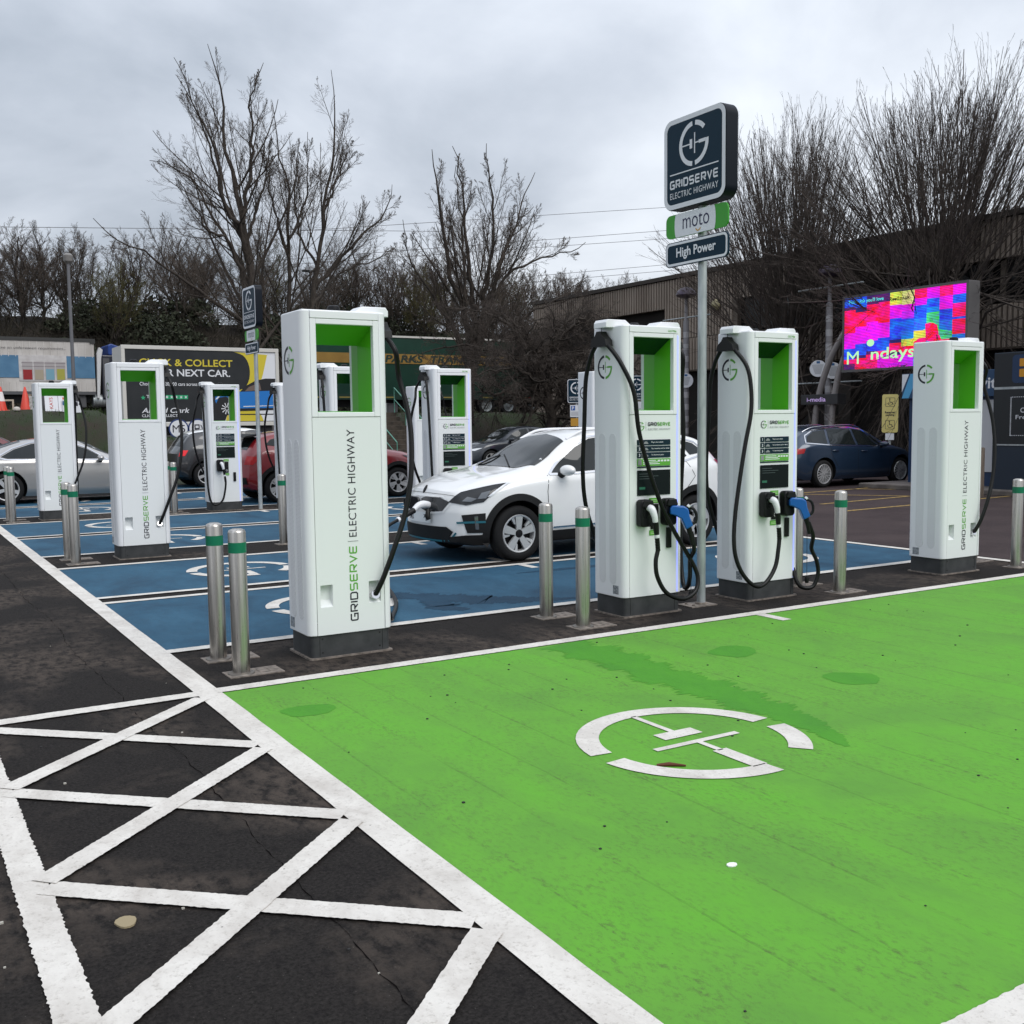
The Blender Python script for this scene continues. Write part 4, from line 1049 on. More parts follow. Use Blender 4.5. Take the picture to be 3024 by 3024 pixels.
# --- white crossover on charge beside the first island
KIA = dict(L=4.375, W=1.805, wheel_r=.327, rim_r=.226, rim='aero', axles=(.845, 3.545), sill_z=.20, clad_z=.285, roof_w=.655, cladding=.075, sweep=.36, flen=1.0,
    top=[(0, .845), (.12, .905), (.5, 1.005), (1.0, 1.08), (1.25, 1.175), (1.60, 1.37), (1.90, 1.485), (2.2, 1.522), (2.8, 1.525), (3.4, 1.485), (3.85, 1.40), (4.1, 1.22), (4.28, 1.02), (4.375, .92)],
    belt=[(0, .70), (.2, .78), (.6, .87), (1.0, .925), (1.5, .96), (2.2, .985), (3.2, 1.03), (3.8, 1.05), (4.2, .98), (4.375, .86)],
    sill=[(0, .24), (.25, .20), (.8, .20), (3.6, .20), (4.1, .24), (4.375, .34)],
    plan=[(0, .80), (.12, .885), (.35, .95), (.8, .99), (1.5, 1.0), (3.0, 1.0), (3.6, .985), (4.1, .93), (4.375, .86)],
    nose=[(0, .10), (.25, .02), (.42, .0), (.60, .0), (.75, .03), (.84, .08), (.92, .15), (1, .2)], tail=[(.2, .1), (.5, .0), (.9, .05), (1.2, .1)],
    windows=[[(1.34, 1.015), (1.52, 1.14), (1.78, 1.30), (2.02, 1.405), (2.36, 1.435), (2.36, 1.045), (1.7, 1.02)], [(2.45, 1.05), (2.45, 1.435), (2.9, 1.435), (3.28, 1.40), (3.36, 1.36), (3.46, 1.16), (3.3, 1.10)], [(3.42, 1.37), (3.52, 1.17), (3.80, 1.20), (3.66, 1.315)]],
    dlo=[(1.30, .995), (1.52, 1.16), (1.78, 1.325), (2.02, 1.428), (2.4, 1.458), (2.9, 1.455), (3.35, 1.415), (3.70, 1.33), (3.84, 1.185), (3.3, 1.08), (2.4, 1.03), (1.7, 1.0)], trim=M_CHROME,
    seams=[[(1.27, .99), (1.235, .8), (1.245, .30)], [(2.405, 1.03), (2.42, .6), (2.40, .30)], [(3.40, 1.10), (3.52, .90), (3.34, .72), (3.18, .45)]], handles=[(2.22, .88), (3.22, .915)],
    mirror=(1.47, .995), rails=(1.75, 3.55, .53), screen=[(1.00, .0), (1.02, .45), (1.20, .665), (1.42, .62), (1.70, .545), (1.81, .0)], rear_screen=[(3.90, 0), (3.88, .45), (4.12, .5), (4.16, 0)],
    lamps=[('headlight', [(.11, .52, .705), (.22, .73, .68), (.40, .83, .715), (.50, .85, .80), (.72, .86, .935), (.58, .80, .91), (.40, .73, .875), (.22, .62, .825)], M_LAMPK, (.62, -.70, -.28)),
           ('daylight_lamp', [(.22, .66, .71), (.30, .73, .705), (.36, .76, .74), (.28, .68, .76)], M_LENS, (.62, -.70, -.28)),
           ('daylight_lamp', [(.37, .76, .735), (.45, .81, .745), (.52, .80, .83), (.43, .75, .80)], M_LENS, (.62, -.70, -.28)),
           ('indicator_lamp', [(.46, .82, .765), (.50, .84, .775), (.74, .85, .93), (.70, .84, .925)], M_LAMPW, (.62, -.70, -.28)),
           ('lower_bumper', [(.05, .45, .295), (.22, .72, .335), (.45, .845, .34), (.45, .845, .205), (.20, .70, .205), (.05, .45, .205)], M_CLAD, (.72, -.66, -.05)),
           ('fog_lamp_recess', [(.19, .69, .565), (.43, .83, .585), (.43, .83, .36), (.24, .73, .36)], M_CLAD, (.72, -.66, -.1)),
           ('fog_lamp', [(.315, .775, .55), (.35, .795, .555), (.36, .80, .40), (.325, .78, .40)], M_LENS, (.72, -.66, -.1)),
           ('fog_trim', [(.15, .64, .487), (.43, .83, .497), (.43, .83, .473), (.16, .64, .463)], M_TEAL, (.72, -.66, -.1)),
           ('tail_lamp', [(3.98, .84, 1.10), (4.26, .78, 1.06), (4.30, .74, .86), (4.16, .82, .88)], M_TAIL, (-.45, -.89, 0)), ],
    patches=[('lower_grille', [(0, .60, .37), (0, .52, .27), (0, -.52, .27), (0, -.60, .37), (0, -.52, .425), (0, .52, .425)], M_CLAD, (1, 0, 0), .006),
             ('socket_recess', [(0, -.02, .62), (0, -.02, .735), (0, -.10, .755), (0, -.40, .755), (0, -.54, .71), (0, -.46, .605), (0, -.2, .585)], M_LAMPK, (1, 0, 0), .004),
             ('plate_seat', [(0, .28, .455), (0, .28, .575), (0, -.28, .575), (0, -.28, .455)], M_NUM, (1, 0, 0), .012)],
    ribbons=[('bonnet_seam', [(.10, -.60, .80), (.06, -.3, .80), (.05, 0, .80), (.06, .3, .80), (.10, .60, .80)], .005, mat('shut_line', (.01, .01, .01), .8), (1, 0, -.35)),
             ('grille_trim', [(0, .63, .36), (0, .53, .258), (0, -.53, .258), (0, -.63, .36)], .020, M_TEAL, (1, 0, 0)),
             ('recess_rim', [(0, .38, .72), (0, .1, .765), (0, -.42, .77), (0, -.57, .712), (0, -.47, .59), (0, -.2, .57)], .022, P_WHITE, (1, 0, 0))])
kia, KB = make_car('parked_car', 'white crossover car plugged in at the nose, parked behind the silver bollards', KIA, (5.50, 11.11, 0), 0, P_WHITE)
# raised flap, registration, badge, plug in the nose
m = MB(); m.prism([(.34, .60), (.36, .70), (.22, .755), (.03, .745), (-.0, .69), (.03, .615), (.12, .585)], -.045, -.02, 'x', 0, Matrix.Translation((.03, 0, 0)) @ Matrix.Rotation(R(6), 4, 'Z')); m.build('charging_flap', M_LAMPK, kia, bevel=.006)
m = MB(); put_text(m, 'RO20 VPT', frameM((-.0165, 0, .515), (0, -1, 0), (0, 0, 1)), h=.078, w=.44, bold=.02); m.build('registration', M_DECALK, kia)
h, nn = KB.cast((0, 0, .855), (1, 0, -.2))
m = MB(); m.lathe([(.001, .008), (.9, .008), (1, .0)], 24, 0, Matrix.Translation(h) @ nn.to_track_quat('Z', 'Y').to_matrix().to_4x4() @ Matrix.Diagonal((.03, .055, 1, 1))); m.build('badge', M_RIMK, kia)
for sd in (-1, 1):
    a, _ = KB.cast((1.02, sd * .38, 3), (0, 0, -1)); b, _ = KB.cast((1.30, sd * .05 + .25, 3), (0, 0, -1))
    m = MB(); m.tube([a + Vector((0, 0, .01)), (a + b) / 2 + Vector((0, 0, .02)), b + Vector((0, 0, .012))], .010, 6); m.build('wiper', M_CLAD, kia)
# the plug in its nose and the cable back to the nearest post
KX, KY = 5.50, 11.11
plug = thing('charging_plug', 'pale charging plug pushed into the nose of the white car, black cable trailing', 'charging plug')
m = MB(); m.tube(smooth_path([(KX + .03, KY - .22, .66), (KX - .07, KY - .23, .675), (KX - .15, KY - .25, .66), (KX - .22, KY - .27, .61)], 4), [.034, .038, .042, .044, .045, .044, .042, .040, .037, .034, .032, .030, .028], 12); m.build('plug_body', M_SILVER, plug, smooth=50)
m = MB(); m.tube([(KX - .21, KY - .27, .615), (KX - .36, KY - .31, .56), (KX - .43, KY - .34, .53)], [.034, .033, .028], 10); m.build('grip', M_BLACK, plug, smooth=50)
m = MB(); m.tube([(KX - .43, KY - .34, .53), (KX - .46, KY - .35, .52)], .031, 10); m.build('collar', M_SILVER, plug)
m = MB(); m.tube([(KX - .03, KY - .27, .62), (KX - .05, KY - .30, .54), (KX - .04, KY - .31, .50)], [.02, .035, .025], 8); m.build('dust_cap', M_RUBBER, plug, smooth=50)
m = MB(); m.tube(smooth_path([(KX - .45, KY - .345, .525), (KX - .75, KY - .6, .42), (KX - 1.2, KY - 1.5, .13), (KX - 1.55, KY - 2.6, .03), (KX - 1.9, KY - 3.3, .03), (3.40, 7.42, .10), (3.30, 7.30, .30), (3.255, 7.24, .60), (3.24, 7.20, 1.0), (3.23, 7.12, 1.6), (3.20, 7.12, 2.08), (3.165, 7.05, 2.22), (3.162, 7.0, 2.245)], 8), .0185, 10); m.build('cable', M_RUBBER, plug, smooth=70)

# --- blue estate car on the road to the right
EST = dict(L=4.65, W=1.79, wheel_r=.325, rim_r=.235, rim='multi', axles=(.93, 3.63), sill_z=.17, roof_w=.64, sweep=.42,
    top=[(0, .68), (.12, .74), (.5, .86), (1.0, .955), (1.25, 1.04), (1.75, 1.30), (2.1, 1.42), (2.5, 1.45), (3.3, 1.435), (3.9, 1.37), (4.2, 1.25), (4.45, 1.02), (4.65, .90)],
    belt=[(0, .58), (.3, .70), (.8, .83), (1.4, .89), (2.2, .92), (3.2, .97), (4.0, 1.0), (4.4, .93), (4.65, .82)],
    sill=[(0, .22), (.3, .17), (4.2, .18), (4.65, .32)], plan=[(0, .76), (.15, .87), (.5, .96), (1.0, 1.0), (3.4, 1.0), (4.1, .95), (4.65, .84)],
    nose=[(0, .08), (.3, .0), (.6, .06), (.8, .2)], tail=[(.2, .08), (.6, 0), (.9, .04), (1.3, .1)],
    windows=[[(1.50, .955), (1.85, 1.19), (2.10, 1.315), (2.42, 1.36), (2.45, .98)], [(2.53, .985), (2.50, 1.36), (3.0, 1.37), (3.28, 1.355), (3.42, 1.02)], [(3.50, 1.03), (3.36, 1.35), (3.75, 1.31), (4.00, 1.20), (4.08, 1.07)]],
    dlo=[(1.44, .935), (1.85, 1.22), (2.10, 1.34), (2.45, 1.392), (3.0, 1.40), (3.75, 1.34), (4.04, 1.22), (4.13, 1.05), (3.4, .99), (2.4, .955)], trim=M_CHROME,
    seams=[[(1.42, .93), (1.36, .7), (1.40, .28)], [(2.49, .96), (2.50, .6), (2.46, .26)], [(3.42, 1.0), (3.42, .8), (3.20, .5)]], handles=[(2.28, .83), (3.28, .86)],
    mirror=(1.66, .94), rails=(2.0, 4.0, .50), rail_mat=M_CHROME, screen=[(1.02, 0), (1.05, .5), (1.22, .66), (1.75, .58), (1.86, .5), (1.92, 0)],
    lamps=[('headlight', [(.10, .55, .60), (.30, .76, .62), (.62, .85, .76), (.40, .78, .74), (.2, .64, .67)], M_LENS, (.6, -.75, -.25)), ('tail_lamp', [(4.2, .82, .93), (4.5, .76, .92), (4.52, .74, .78), (4.25, .82, .82)], M_TAIL, (-.4, -.9, 0))],
    patches=[('grille', [(0, .5, .30), (0, .45, .52), (0, -.45, .52), (0, -.5, .30)], M_CLAD, (1, 0, 0), .005)], ribbons=[])
est, _ = make_car('parked_car', 'dark blue estate car on the road beyond the yellow hatching, below the digital screen', EST, (22.55, 17.83, 0), math.pi, P_BLUE)

# --- silver coupe at the left
CPE = dict(L=4.70, W=1.82, wheel_r=.335, rim_r=.245, rim='five', axles=(.80, 3.64), sill_z=.15, roof_w=.58, sweep=.45,
    top=[(0, .66), (.15, .73), (.6, .86), (1.2, .955), (1.45, 1.02), (1.95, 1.27), (2.3, 1.375), (2.7, 1.40), (3.2, 1.36), (3.8, 1.19), (4.3, .99), (4.6, .93), (4.70, .86)],
    belt=[(0, .56), (.3, .68), (.8, .81), (1.4, .87), (2.2, .90), (3.2, .93), (4.0, .93), (4.5, .86), (4.7, .76)],
    sill=[(0, .2), (.3, .15), (4.2, .17), (4.7, .32)], plan=[(0, .74), (.15, .86), (.5, .96), (1.0, 1.0), (3.6, 1.0), (4.2, .95), (4.7, .82)],
    nose=[(0, .08), (.3, .0), (.6, .06), (.8, .2)], tail=[(.2, .08), (.6, 0), (.9, .06), (1.3, .1)],
    windows=[[(1.66, .925), (2.0, 1.14), (2.35, 1.27), (2.65, 1.30), (2.68, .955)], [(2.74, .955), (2.72, 1.30), (3.1, 1.27), (3.45, 1.16), (3.72, 1.01), (3.60, .975)]],
    dlo=[(1.60, .905), (2.0, 1.17), (2.35, 1.30), (2.7, 1.33), (3.12, 1.298), (3.48, 1.18), (3.80, 1.0), (3.64, .952), (2.7, .93)], trim=M_CHROME,
    seams=[[(1.58, .9), (1.45, .7), (1.50, .24)], [(2.95, .93), (3.05, .7), (2.90, .24)]], handles=[(2.72, .80)], mirror=(1.78, .90), mirror_mat=P_SILVER,
    screen=[(1.22, 0), (1.26, .5), (1.42, .66), (1.95, .56), (2.1, .48), (2.15, 0)], rear_screen=[(3.3, 0), (3.3, .42), (3.95, .5), (4.15, 0)],
    lamps=[('headlight', [(.10, .55, .58), (.30, .76, .60), (.66, .84, .74), (.40, .78, .72), (.2, .64, .65)], M_LENS, (.6, -.75, -.25)), ('tail_lamp', [(4.2, .82, .86), (4.55, .76, .86), (4.56, .74, .74), (4.3, .82, .76)], M_TAIL, (-.4, -.9, 0))], patches=[], ribbons=[])
cpe, _ = make_car('parked_car', 'silver coupe parked at the left edge beyond the far charging posts', CPE, (5.98, 25.0, 0), math.pi, P_SILVER)

# --- red hatch crossover on charge on the second island
SUV = dict(KIA); SUV.update(rails=None, dlo=None, trim=M_CLAD,
    lamps=[('tail_lamp', [(3.92, .86, .96), (4.24, .80, .98), (4.28, .76, .80), (4.10, .83, .80)], M_TAIL, (-.45, -.89, 0)), ('headlight', KIA['lamps'][0][1], M_LAMPK, (.62, -.70, -.28))],
    patches=[('rear_bumper', [(4.4, .74, .40), (4.4, .74, .54), (4.4, -.74, .54), (4.4, -.74, .40)], M_CLAD, (-1, 0, 0), .01), ('number_plate', [(4.4, .26, .62), (4.4, .26, .73), (4.4, -.26, .73), (4.4, -.26, .62)], M_NUMY, (-1, 0, 0), .01)], ribbons=[])
red, RB = make_car('parked_car', 'red crossover seen from its tail, charging behind the nearest post', SUV, (10.72, 21.85, 0), math.pi, P_RED)
m = MB(); m.prism([(3.88, 1.435), (4.12, 1.40), (4.20, 1.355), (4.06, 1.36), (3.88, 1.39)], -.52, .52, 'y'); m.build('spoiler', M_CLAD, red, bevel=.01)

# --- charcoal small crossover with a white roof
BLK = dict(SUV); BLK.update(L=4.15, axles=(.80, 3.34), rim='five', cladding=.07,
    top=[(0, .78), (.12, .84), (.5, .96), (.9, 1.04), (1.15, 1.15), (1.55, 1.38), (1.9, 1.51), (2.2, 1.545), (2.8, 1.54), (3.3, 1.50), (3.65, 1.42), (3.9, 1.22), (4.06, 1.02), (4.15, .90)],
    windows=[[(1.30, 1.03), (1.6, 1.22), (1.95, 1.40), (2.2, 1.43), (2.2, 1.06)], [(2.28, 1.06), (2.28, 1.43), (2.8, 1.43), (3.1, 1.38), (3.2, 1.12)]],
    seams=[], handles=[(2.05, .92)], screen=[(.95, 0), (1.0, .5), (1.15, .66), (1.60, .56), (1.75, 0)], rear_screen=[(3.72, 0), (3.70, .45), (3.92, .5), (3.96, 0)],
    belt=[(0, .64), (.4, .8), (1.0, .91), (2.2, .98), (3.2, 1.06), (3.7, 1.05), (4.15, .86)], sill=[(0, .24), (.25, .2), (3.8, .2), (4.15, .34)],
    plan=[(0, .80), (.12, .885), (.35, .95), (.8, .99), (3.3, .99), (3.9, .93), (4.15, .85)],
    lamps=[('tail_lamp', [(3.80, .87, .98), (4.02, .82, .98), (4.05, .80, .82), (3.88, .85, .84)], M_TAILON, (-.45, -.89, 0))],
    patches=[('roof_panel', [(1.75, .50, 2), (1.72, -.50, 2), (2.2, -.60, 2), (3.4, -.57, 2), (3.66, -.5, 2), (3.66, .5, 2), (3.4, .57, 2), (2.2, .60, 2)], P_WHITE, (0, 0, -1), .006)])
blk, _ = make_car('parked_car', 'charcoal small crossover with white roof and lit red tail lamp', BLK, (10.75, 28.35, 0), math.pi, P_GREY)

# --- navy saloon
SAL = dict(EST); SAL.update(rails=None, dlo=None, rim='five', axles=(.90, 3.62),
    top=[(0, .72), (.12, .79), (.5, .90), (1.1, 1.0), (1.4, 1.09), (1.85, 1.33), (2.2, 1.45), (2.7, 1.48), (3.2, 1.44), (3.7, 1.28), (4.2, 1.08), (4.65, .92)],
    windows=[[(1.56, 1.0), (1.9, 1.22), (2.2, 1.35), (2.5, 1.385), (2.52, 1.02)], [(2.60, 1.02), (2.58, 1.385), (3.0, 1.365), (3.4, 1.25), (3.6, 1.06)]], mirror=(1.70, .97),
    lamps=[('headlight', [(.12, .55, .66), (.30, .75, .66), (.56, .84, .75), (.36, .77, .755), (.2, .64, .73)], M_LAMPW, (.6, -.75, -.25))],
    patches=[('grille', [(0, .5, .50), (0, .45, .64), (0, -.45, .64), (0, -.5, .50)], M_CLAD, (1, 0, 0), .005), ('lower_intake', [(0, .6, .26), (0, .55, .38), (0, -.55, .38), (0, -.6, .26)], M_CLAD, (1, 0, 0), .005), ('number_plate', [(0, .26, .40), (0, .26, .50), (0, -.26, .50), (0, -.26, .40)], M_NUM, (1, 0, 0), .01)])
sal, _ = make_car('parked_car', 'dark navy saloon behind the bonnet of the white car, before the grass bank', SAL, (17.25, 31.9, 0), 0, P_NAVY)
drd, _ = make_car('parked_car', 'dark red car at the left edge, only its roof showing above the silver coupe', dict(SUV, lamps=[], patches=[]), (4.3, 28.2, 0), math.pi, P_DRED)
# ------------------------------------------------------------------ terrain behind the car park
def sstep(t): t = np.clip(t, 0, 1); return t * t * (3 - 2 * t)
def terrain(x, y):
    x = np.asarray(x, float); y = np.asarray(y, float)
    foot = np.clip(30.6 + (x - 5) * .30, 29.6, 37.2)
    top = np.interp(x, [-80, 6.2, 7.6, 14, 17, 19, 60], [2.1, 2.1, 1.15, 1.15, 1.9, 2.0, 2.0])
    top = top + (2.05 - top) * sstep((y - 43) / 6)
    h = top * sstep((y - foot) / 3.6) * (1 - sstep((x - 27.0) / 1.2) * (1 - sstep((y - 44) / 5)))
    h = h + 6.5 * sstep((y - 60) / 12) + 1.5 * sstep((y - 80) / 40)
    return h
def terrain_sheet(name, xs, ys, m, dz=0.0, bump=.05, seed=1):
    X, Y = np.meshgrid(xs, ys); Z = terrain(X, Y) + dz; rg = np.random.default_rng(seed)
    Z = Z + rg.normal(0, bump, Z.shape) * (Z > .1) * .6
    nx, ny = len(xs), len(ys); mb = MB()
    mb.add(np.stack([X.ravel(), Y.ravel(), Z.ravel()], 1).tolist(), [(j * nx + i, j * nx + i + 1, (j + 1) * nx + i + 1, (j + 1) * nx + i) for j in range(ny - 1) for i in range(nx - 1)])
    return mb.build(name, m, kind='structure', smooth=60)
def make_grass():
    m = mat('bank_grass', (.02, .04, .01), .95); t = NT(m)
    a = t.noise(.55, 5, .6); f = t.noise(22, 4, .7)
    c = t.ramp(a, [(.42, (.026, .019, .011)), (.53, (.018, .026, .008)), (.68, (.026, .050, .011))])
    c = t.mix(t.math('MULTIPLY', t.ramp(f, [(.45, 0.0), (.7, 1.0)]), .55), c, (.012, .018, .006)); t.base(c); t.bump(f, .7, .04); return m
M_GRASS = make_grass(); M_YARD = noisy('yard_surface', (.022, .017, .014), (.05, .04, .033), 1.2, .95)
M_LITTER = noisy('leaf_litter', (.014, .010, .007), (.032, .024, .015), .8, .95)
terrain_sheet('grass_bank', np.linspace(-45, 28, 74), np.linspace(29, 42, 27), M_GRASS, .012)
terrain_sheet('lorry_park', np.linspace(-80, 60, 50), np.linspace(41.8, 60.2, 14), M_YARD, .006, .02)
terrain_sheet('hillside', np.linspace(-140, 200, 90), np.linspace(60, 150, 34), M_LITTER, .0, .18)
# grass tufts
rg = np.random.default_rng(11); N = 9000
gx = rg.uniform(2, 27, N); gy = rg.uniform(30.4, 40, N); gz_ = terrain(gx, gy); ok = gz_ > .08; gx, gy, gz_ = gx[ok], gy[ok], gz_[ok]; N = len(gx)
hh = rg.uniform(.05, .16, N); an = rg.uniform(0, 6.28, N); ww = .012
V = np.stack([np.stack([gx - ww * np.cos(an), gy - ww * np.sin(an), gz_ - .02], 1), np.stack([gx + ww * np.cos(an), gy + ww * np.sin(an), gz_ - .02], 1), np.stack([gx + rg.normal(0, .03, N), gy + rg.normal(0, .03, N), gz_ + hh], 1)], 1).reshape(-1, 3)
def fast_mesh(name, V, F, mats, parent=None, smooth=False):
    F = np.asarray(F, np.int32); me = bpy.data.meshes.new(name); k = F.shape[1]
    me.vertices.add(len(V)); me.vertices.foreach_set('co', np.asarray(V, np.float32).ravel())
    me.loops.add(F.size); me.loops.foreach_set('vertex_index', F.ravel()); me.polygons.add(len(F))
    me.polygons.foreach_set('loop_start', np.arange(0, F.size, k, dtype=np.int32)); me.polygons.foreach_set('loop_total', np.full(len(F), k, np.int32))
    if smooth: me.polygons.foreach_set('use_smooth', np.ones(len(F), bool))
    me.update(calc_edges=True); me.validate()
    for m in (mats if isinstance(mats, (list, tuple)) else [mats]): me.materials.append(m)
    o = bpy.data.objects.new(name, me); COL.objects.link(o)
    if parent is not None: o.parent = parent
    return o
tag(fast_mesh('grass', V, np.arange(N * 3).reshape(-1, 3), noisy('grass_blade', (.02, .045, .008), (.05, .085, .02), 2, .8)), kind='stuff')

# ------------------------------------------------------------------ curtain-sided trailer at the left
M_CURT = noisy('grimy_curtain', (.44, .41, .38), (.60, .57, .54), 1.1, .6, stretch=(1, 1, .4)); M_SKYB = noisy('blue_band', (.055, .155, .27), (.09, .21, .34), 1.5, .5)
M_DARKM = mat('dark_chassis', (.012, .012, .013), .6); M_GREYP = mat('grey_plastic', (.08, .08, .085), .6); M_RAIL = mat('dark_roof_rail', (.035, .035, .033), .5)
def road_wheel(root, x, y, z, r=.5, side=-1):
    m = MB(); Mx = Matrix.Translation((x, y, z)) @ Matrix.Rotation(R(90), 4, 'X')
    m.lathe([(r * .62, .14), (r * .95, .15), (r, .10), (r, -.14), (r * .6, -.15)], 24, 0, Mx, False)
    w = m.build('wheel', M_TYRE, root, smooth=50); m = MB(); m.lathe([(r * .62, .13), (r * .5, .02), (r * .25, .04), (r * .2, .12), (0, .12)], 20, 0, Mx, False); m.build('rim', M_GALV, w, smooth=40)
TR = thing('curtain_trailer', 'grubby white curtain-sided lorry trailer with blue band and printed jars, at left', 'trailer', (9.37, 54, 2.05))
def TX(zx): return (zx / 1340 - 1) * 4.09                # along the side, from the right-hand end
def TZ(zy): return (5.70 - (zy - 275) * .00328) - 2.05
m = MB(); m.box(-13.6, .0, .02, 2.5, TZ(1000), TZ(275)); m.build('curtain', M_CURT, TR)
m = MB(); m.box(-13.62, .03, -.02, 2.52, TZ(275), TZ(228)); m.box(-.19, .05, -.03, -.02, TZ(300), TZ(228)); m.build('roof_rail', M_RAIL, TR)
m = MB(); m.box(-13.6, TX(240), -.004, .02, TZ(805), TZ(488)); m.box(TX(925), -.002, -.004, .02, TZ(805), TZ(488)); m.build('blue_band', M_SKYB, TR)
m = MB(); m.box(TX(240), TX(925), -.006, .02, TZ(850), TZ(480)); m.build('picture_panel', noisy('pale_print', (.46, .43, .42), (.60, .58, .57), 2.5, .6), TR)
JAR = [(285, 432, 'jar_red', (.28, .012, .014), 690), (452, 592, 'jar_cream', (.36, .31, .23), 690), (610, 748, 'jar_pale_blue', (.17, .34, .43), 678), (768, 900, 'jar_yellow', (.36, .34, .055), 675)]
for a, b, nm, c, f in JAR:
    m = MB(); m.box(TX(a), TX(b), -.010, -.005, TZ(838), TZ(575)); j = m.build('printed_jar', mat('jar_glass_print', (.38, .35, .35), .5), TR)
    m = MB(); m.box(TX(a + 10), TX(b - 8), -.013, -.010, TZ(832), TZ(f)); m.build('jar_filling', mat(nm, c, .5), j)
    m = MB()
    for zz_ in (590, 640): m.box(TX(a - 6), TX(b + 4), -.013, -.010, TZ(zz_ + 6), TZ(zz_)); 
    m.build('jar_rim', mat('jar_line_print', (.14, .11, .12), .5), j, kind='stuff')
m = MB()
for i in range(30):
    x = TX(1310 - 100.5 * i); m.box(x - .012, x + .012, -.010, .01, TZ(505), TZ(285)); m.box(x - .012, x + .012, -.008, .01, TZ(995), TZ(860))
m.build('curtain_ribs', mat('pale_strap', (.60, .57, .54), .6), TR, kind='stuff')
m = MB(); put_text(m, 'When you have an unforeseen requirement...', frameM((TX(925), -.012, TZ(385)), (1, 0, 0), (0, 0, 1)), h=.155, w=4.0, align='R', shear=.15, bold=-.008); m.build('lettering', mat('ink_print', (.03, .025, .035), .6), TR)
m = MB(); m.box(-13.6, .0, .0, 2.5, TZ(1045), TZ(1000)); m.build('side_rail', M_GREYP, TR)
m = MB(); m.box(-13.4, -.2, .5, 2.0, .75, TZ(1045)); m.build('chassis', M_DARKM, TR)
m = MB(); m.box(-1.0, -.42, .15, .7, .50, 1.22); m.build('tool_box', M_GREYP, TR, bevel=.05)
m = MB(); m.lathe([(.30, -.35), (.30, .35)], 20, 0, Matrix.Translation((.25, .45, .85)) @ Matrix.Rotation(R(90), 4, 'Y'))
for i in range(5): m.lathe([(.315, -.33 + .15 * i), (.315, -.28 + .15 * i)], 20, 0, Matrix.Translation((.25, .45, .85)) @ Matrix.Rotation(R(90), 4, 'Y'))
m.build('fuel_tank', M_GALV, TR, smooth=40)
for x in (-11.6, -10.3, -9.0): road_wheel(TR, x, .2, .5)
CAB = thing('lorry_cab', 'dark navy lorry cab with blue roof spoiler between white trailer and black billboard', 'lorry', (9.55, 54.05, 2.05))
m = MB(); m.prism([(.15, .9), (2.5, .9), (2.55, 1.6), (2.35, 2.6), (2.0, 3.05), (.15, 3.05)], .0, 2.4, 'y'); m.build('cab_body', mat('cab_navy', (.008, .010, .022), .3), CAB, bevel=.06)
m = MB(); m.prism([(.5, 3.06), (2.0, 3.06), (1.7, 3.25), (.65, 3.62), (.5, 3.55)], .15, 2.25, 'y'); m.build('roof_spoiler', mat('spoiler_blue', (.012, .05, .24), .4), CAB, bevel=.05)
m = MB(); m.prism([(-.12, .95), (.0, .95), (.14, 2.9), (.22, 3.30), (.05, 3.42), (-.06, 3.1)], -.05, .25, 'y'); m.build('side_fairing', mat('fairing_white', (.62, .62, .62), .4), CAB, bevel=.02)
m = MB(); m.box(1.2, 2.2, -.012, .0, 1.75, 2.55); m.build('side_window', M_GLASS, CAB)
m = MB(); m.box(.2, .5, -.03, .0, 1.0, 2.9); m.build('grab_panel', M_GREYP, CAB)
for x in (.9, 2.0): road_wheel(CAB, x, .2, .5)

# ------------------------------------------------------------------ billboard trailer
BB = thing('billboard_trailer', 'black and yellow advertising trailer with printed blue car, behind the far posts', 'billboard', (7.85, 40, 1.15))
def BX(zx): return (zx - 340) / 1500 * 5.9
def BZ(zy, zx=1000): return 4.58 - (zy - (220 + (zx - 340) * .03)) / 720 * 2.98 - 1.15
M_BK = noisy('black_sheet', (.010, .012, .014), (.018, .020, .022), 1.5, .35, bump=.3, bscale=2.5); M_YEL = mat('yellow_print', (.62, .50, .035), .45); M_BBW = mat('white_frame', (.60, .58, .54), .5)
m = MB(); m.box(0, 5.9, .02, 1.6, .45, 3.40); m.build('board', M_BBW, BB)
for nm, b in (('frame_bar', (0, 5.9, -.05, .02, 3.29, 3.43)), ('frame_bar', (0, .13, -.05, .02, .45, 3.29)), ('frame_bar', (5.77, 5.9, -.05, .02, .45, 3.29)), ('frame_bar', (.13, 5.77, -.05, .02, .45, .60))):
    m = MB(); m.box(*b); m.build(nm, M_BBW, BB, bevel=.01)
m = MB(); m.box(.13, 5.77, -.005, .02, .60, 3.29); m.build('sheet', M_WPRINT, BB)
ar = [(BX(1440) + .42 * math.cos(R(a)) * 1.0, BZ(460) + .62 * math.sin(R(a)) * 1.1) for a in np.linspace(80, -85, 14)]
def flat_y(mb, poly, y, mi=0): mb.add([(p[0], y, p[1]) for p in poly], [tuple(range(len(poly)))], mi)
m = MB(); flat_y(m, [(BX(1300), BZ(270)), (BX(1740), BZ(300)), (BX(1650), BZ(560)), (BX(1500), BZ(700)), (BX(1300), BZ(700))], -.008); flat_y(m, [(BX(1285), BZ(960)), (BX(1300), BZ(885)), (BX(1330), BZ(820)), (BX(1620), BZ(800)), (BX(1690), BZ(960))], -.008); m.build('yellow_print_area', M_YEL, BB)
m = MB(); flat_y(m, [(.13, .62), (BX(1285), .62), (BX(1300), BZ(880)), (BX(1330), BZ(820)), (BX(1400), BZ(640))] + ar[::-1] + [(BX(1380), 3.29), (.13, 3.29)], -.011); m.build('black_print', M_BK, BB)
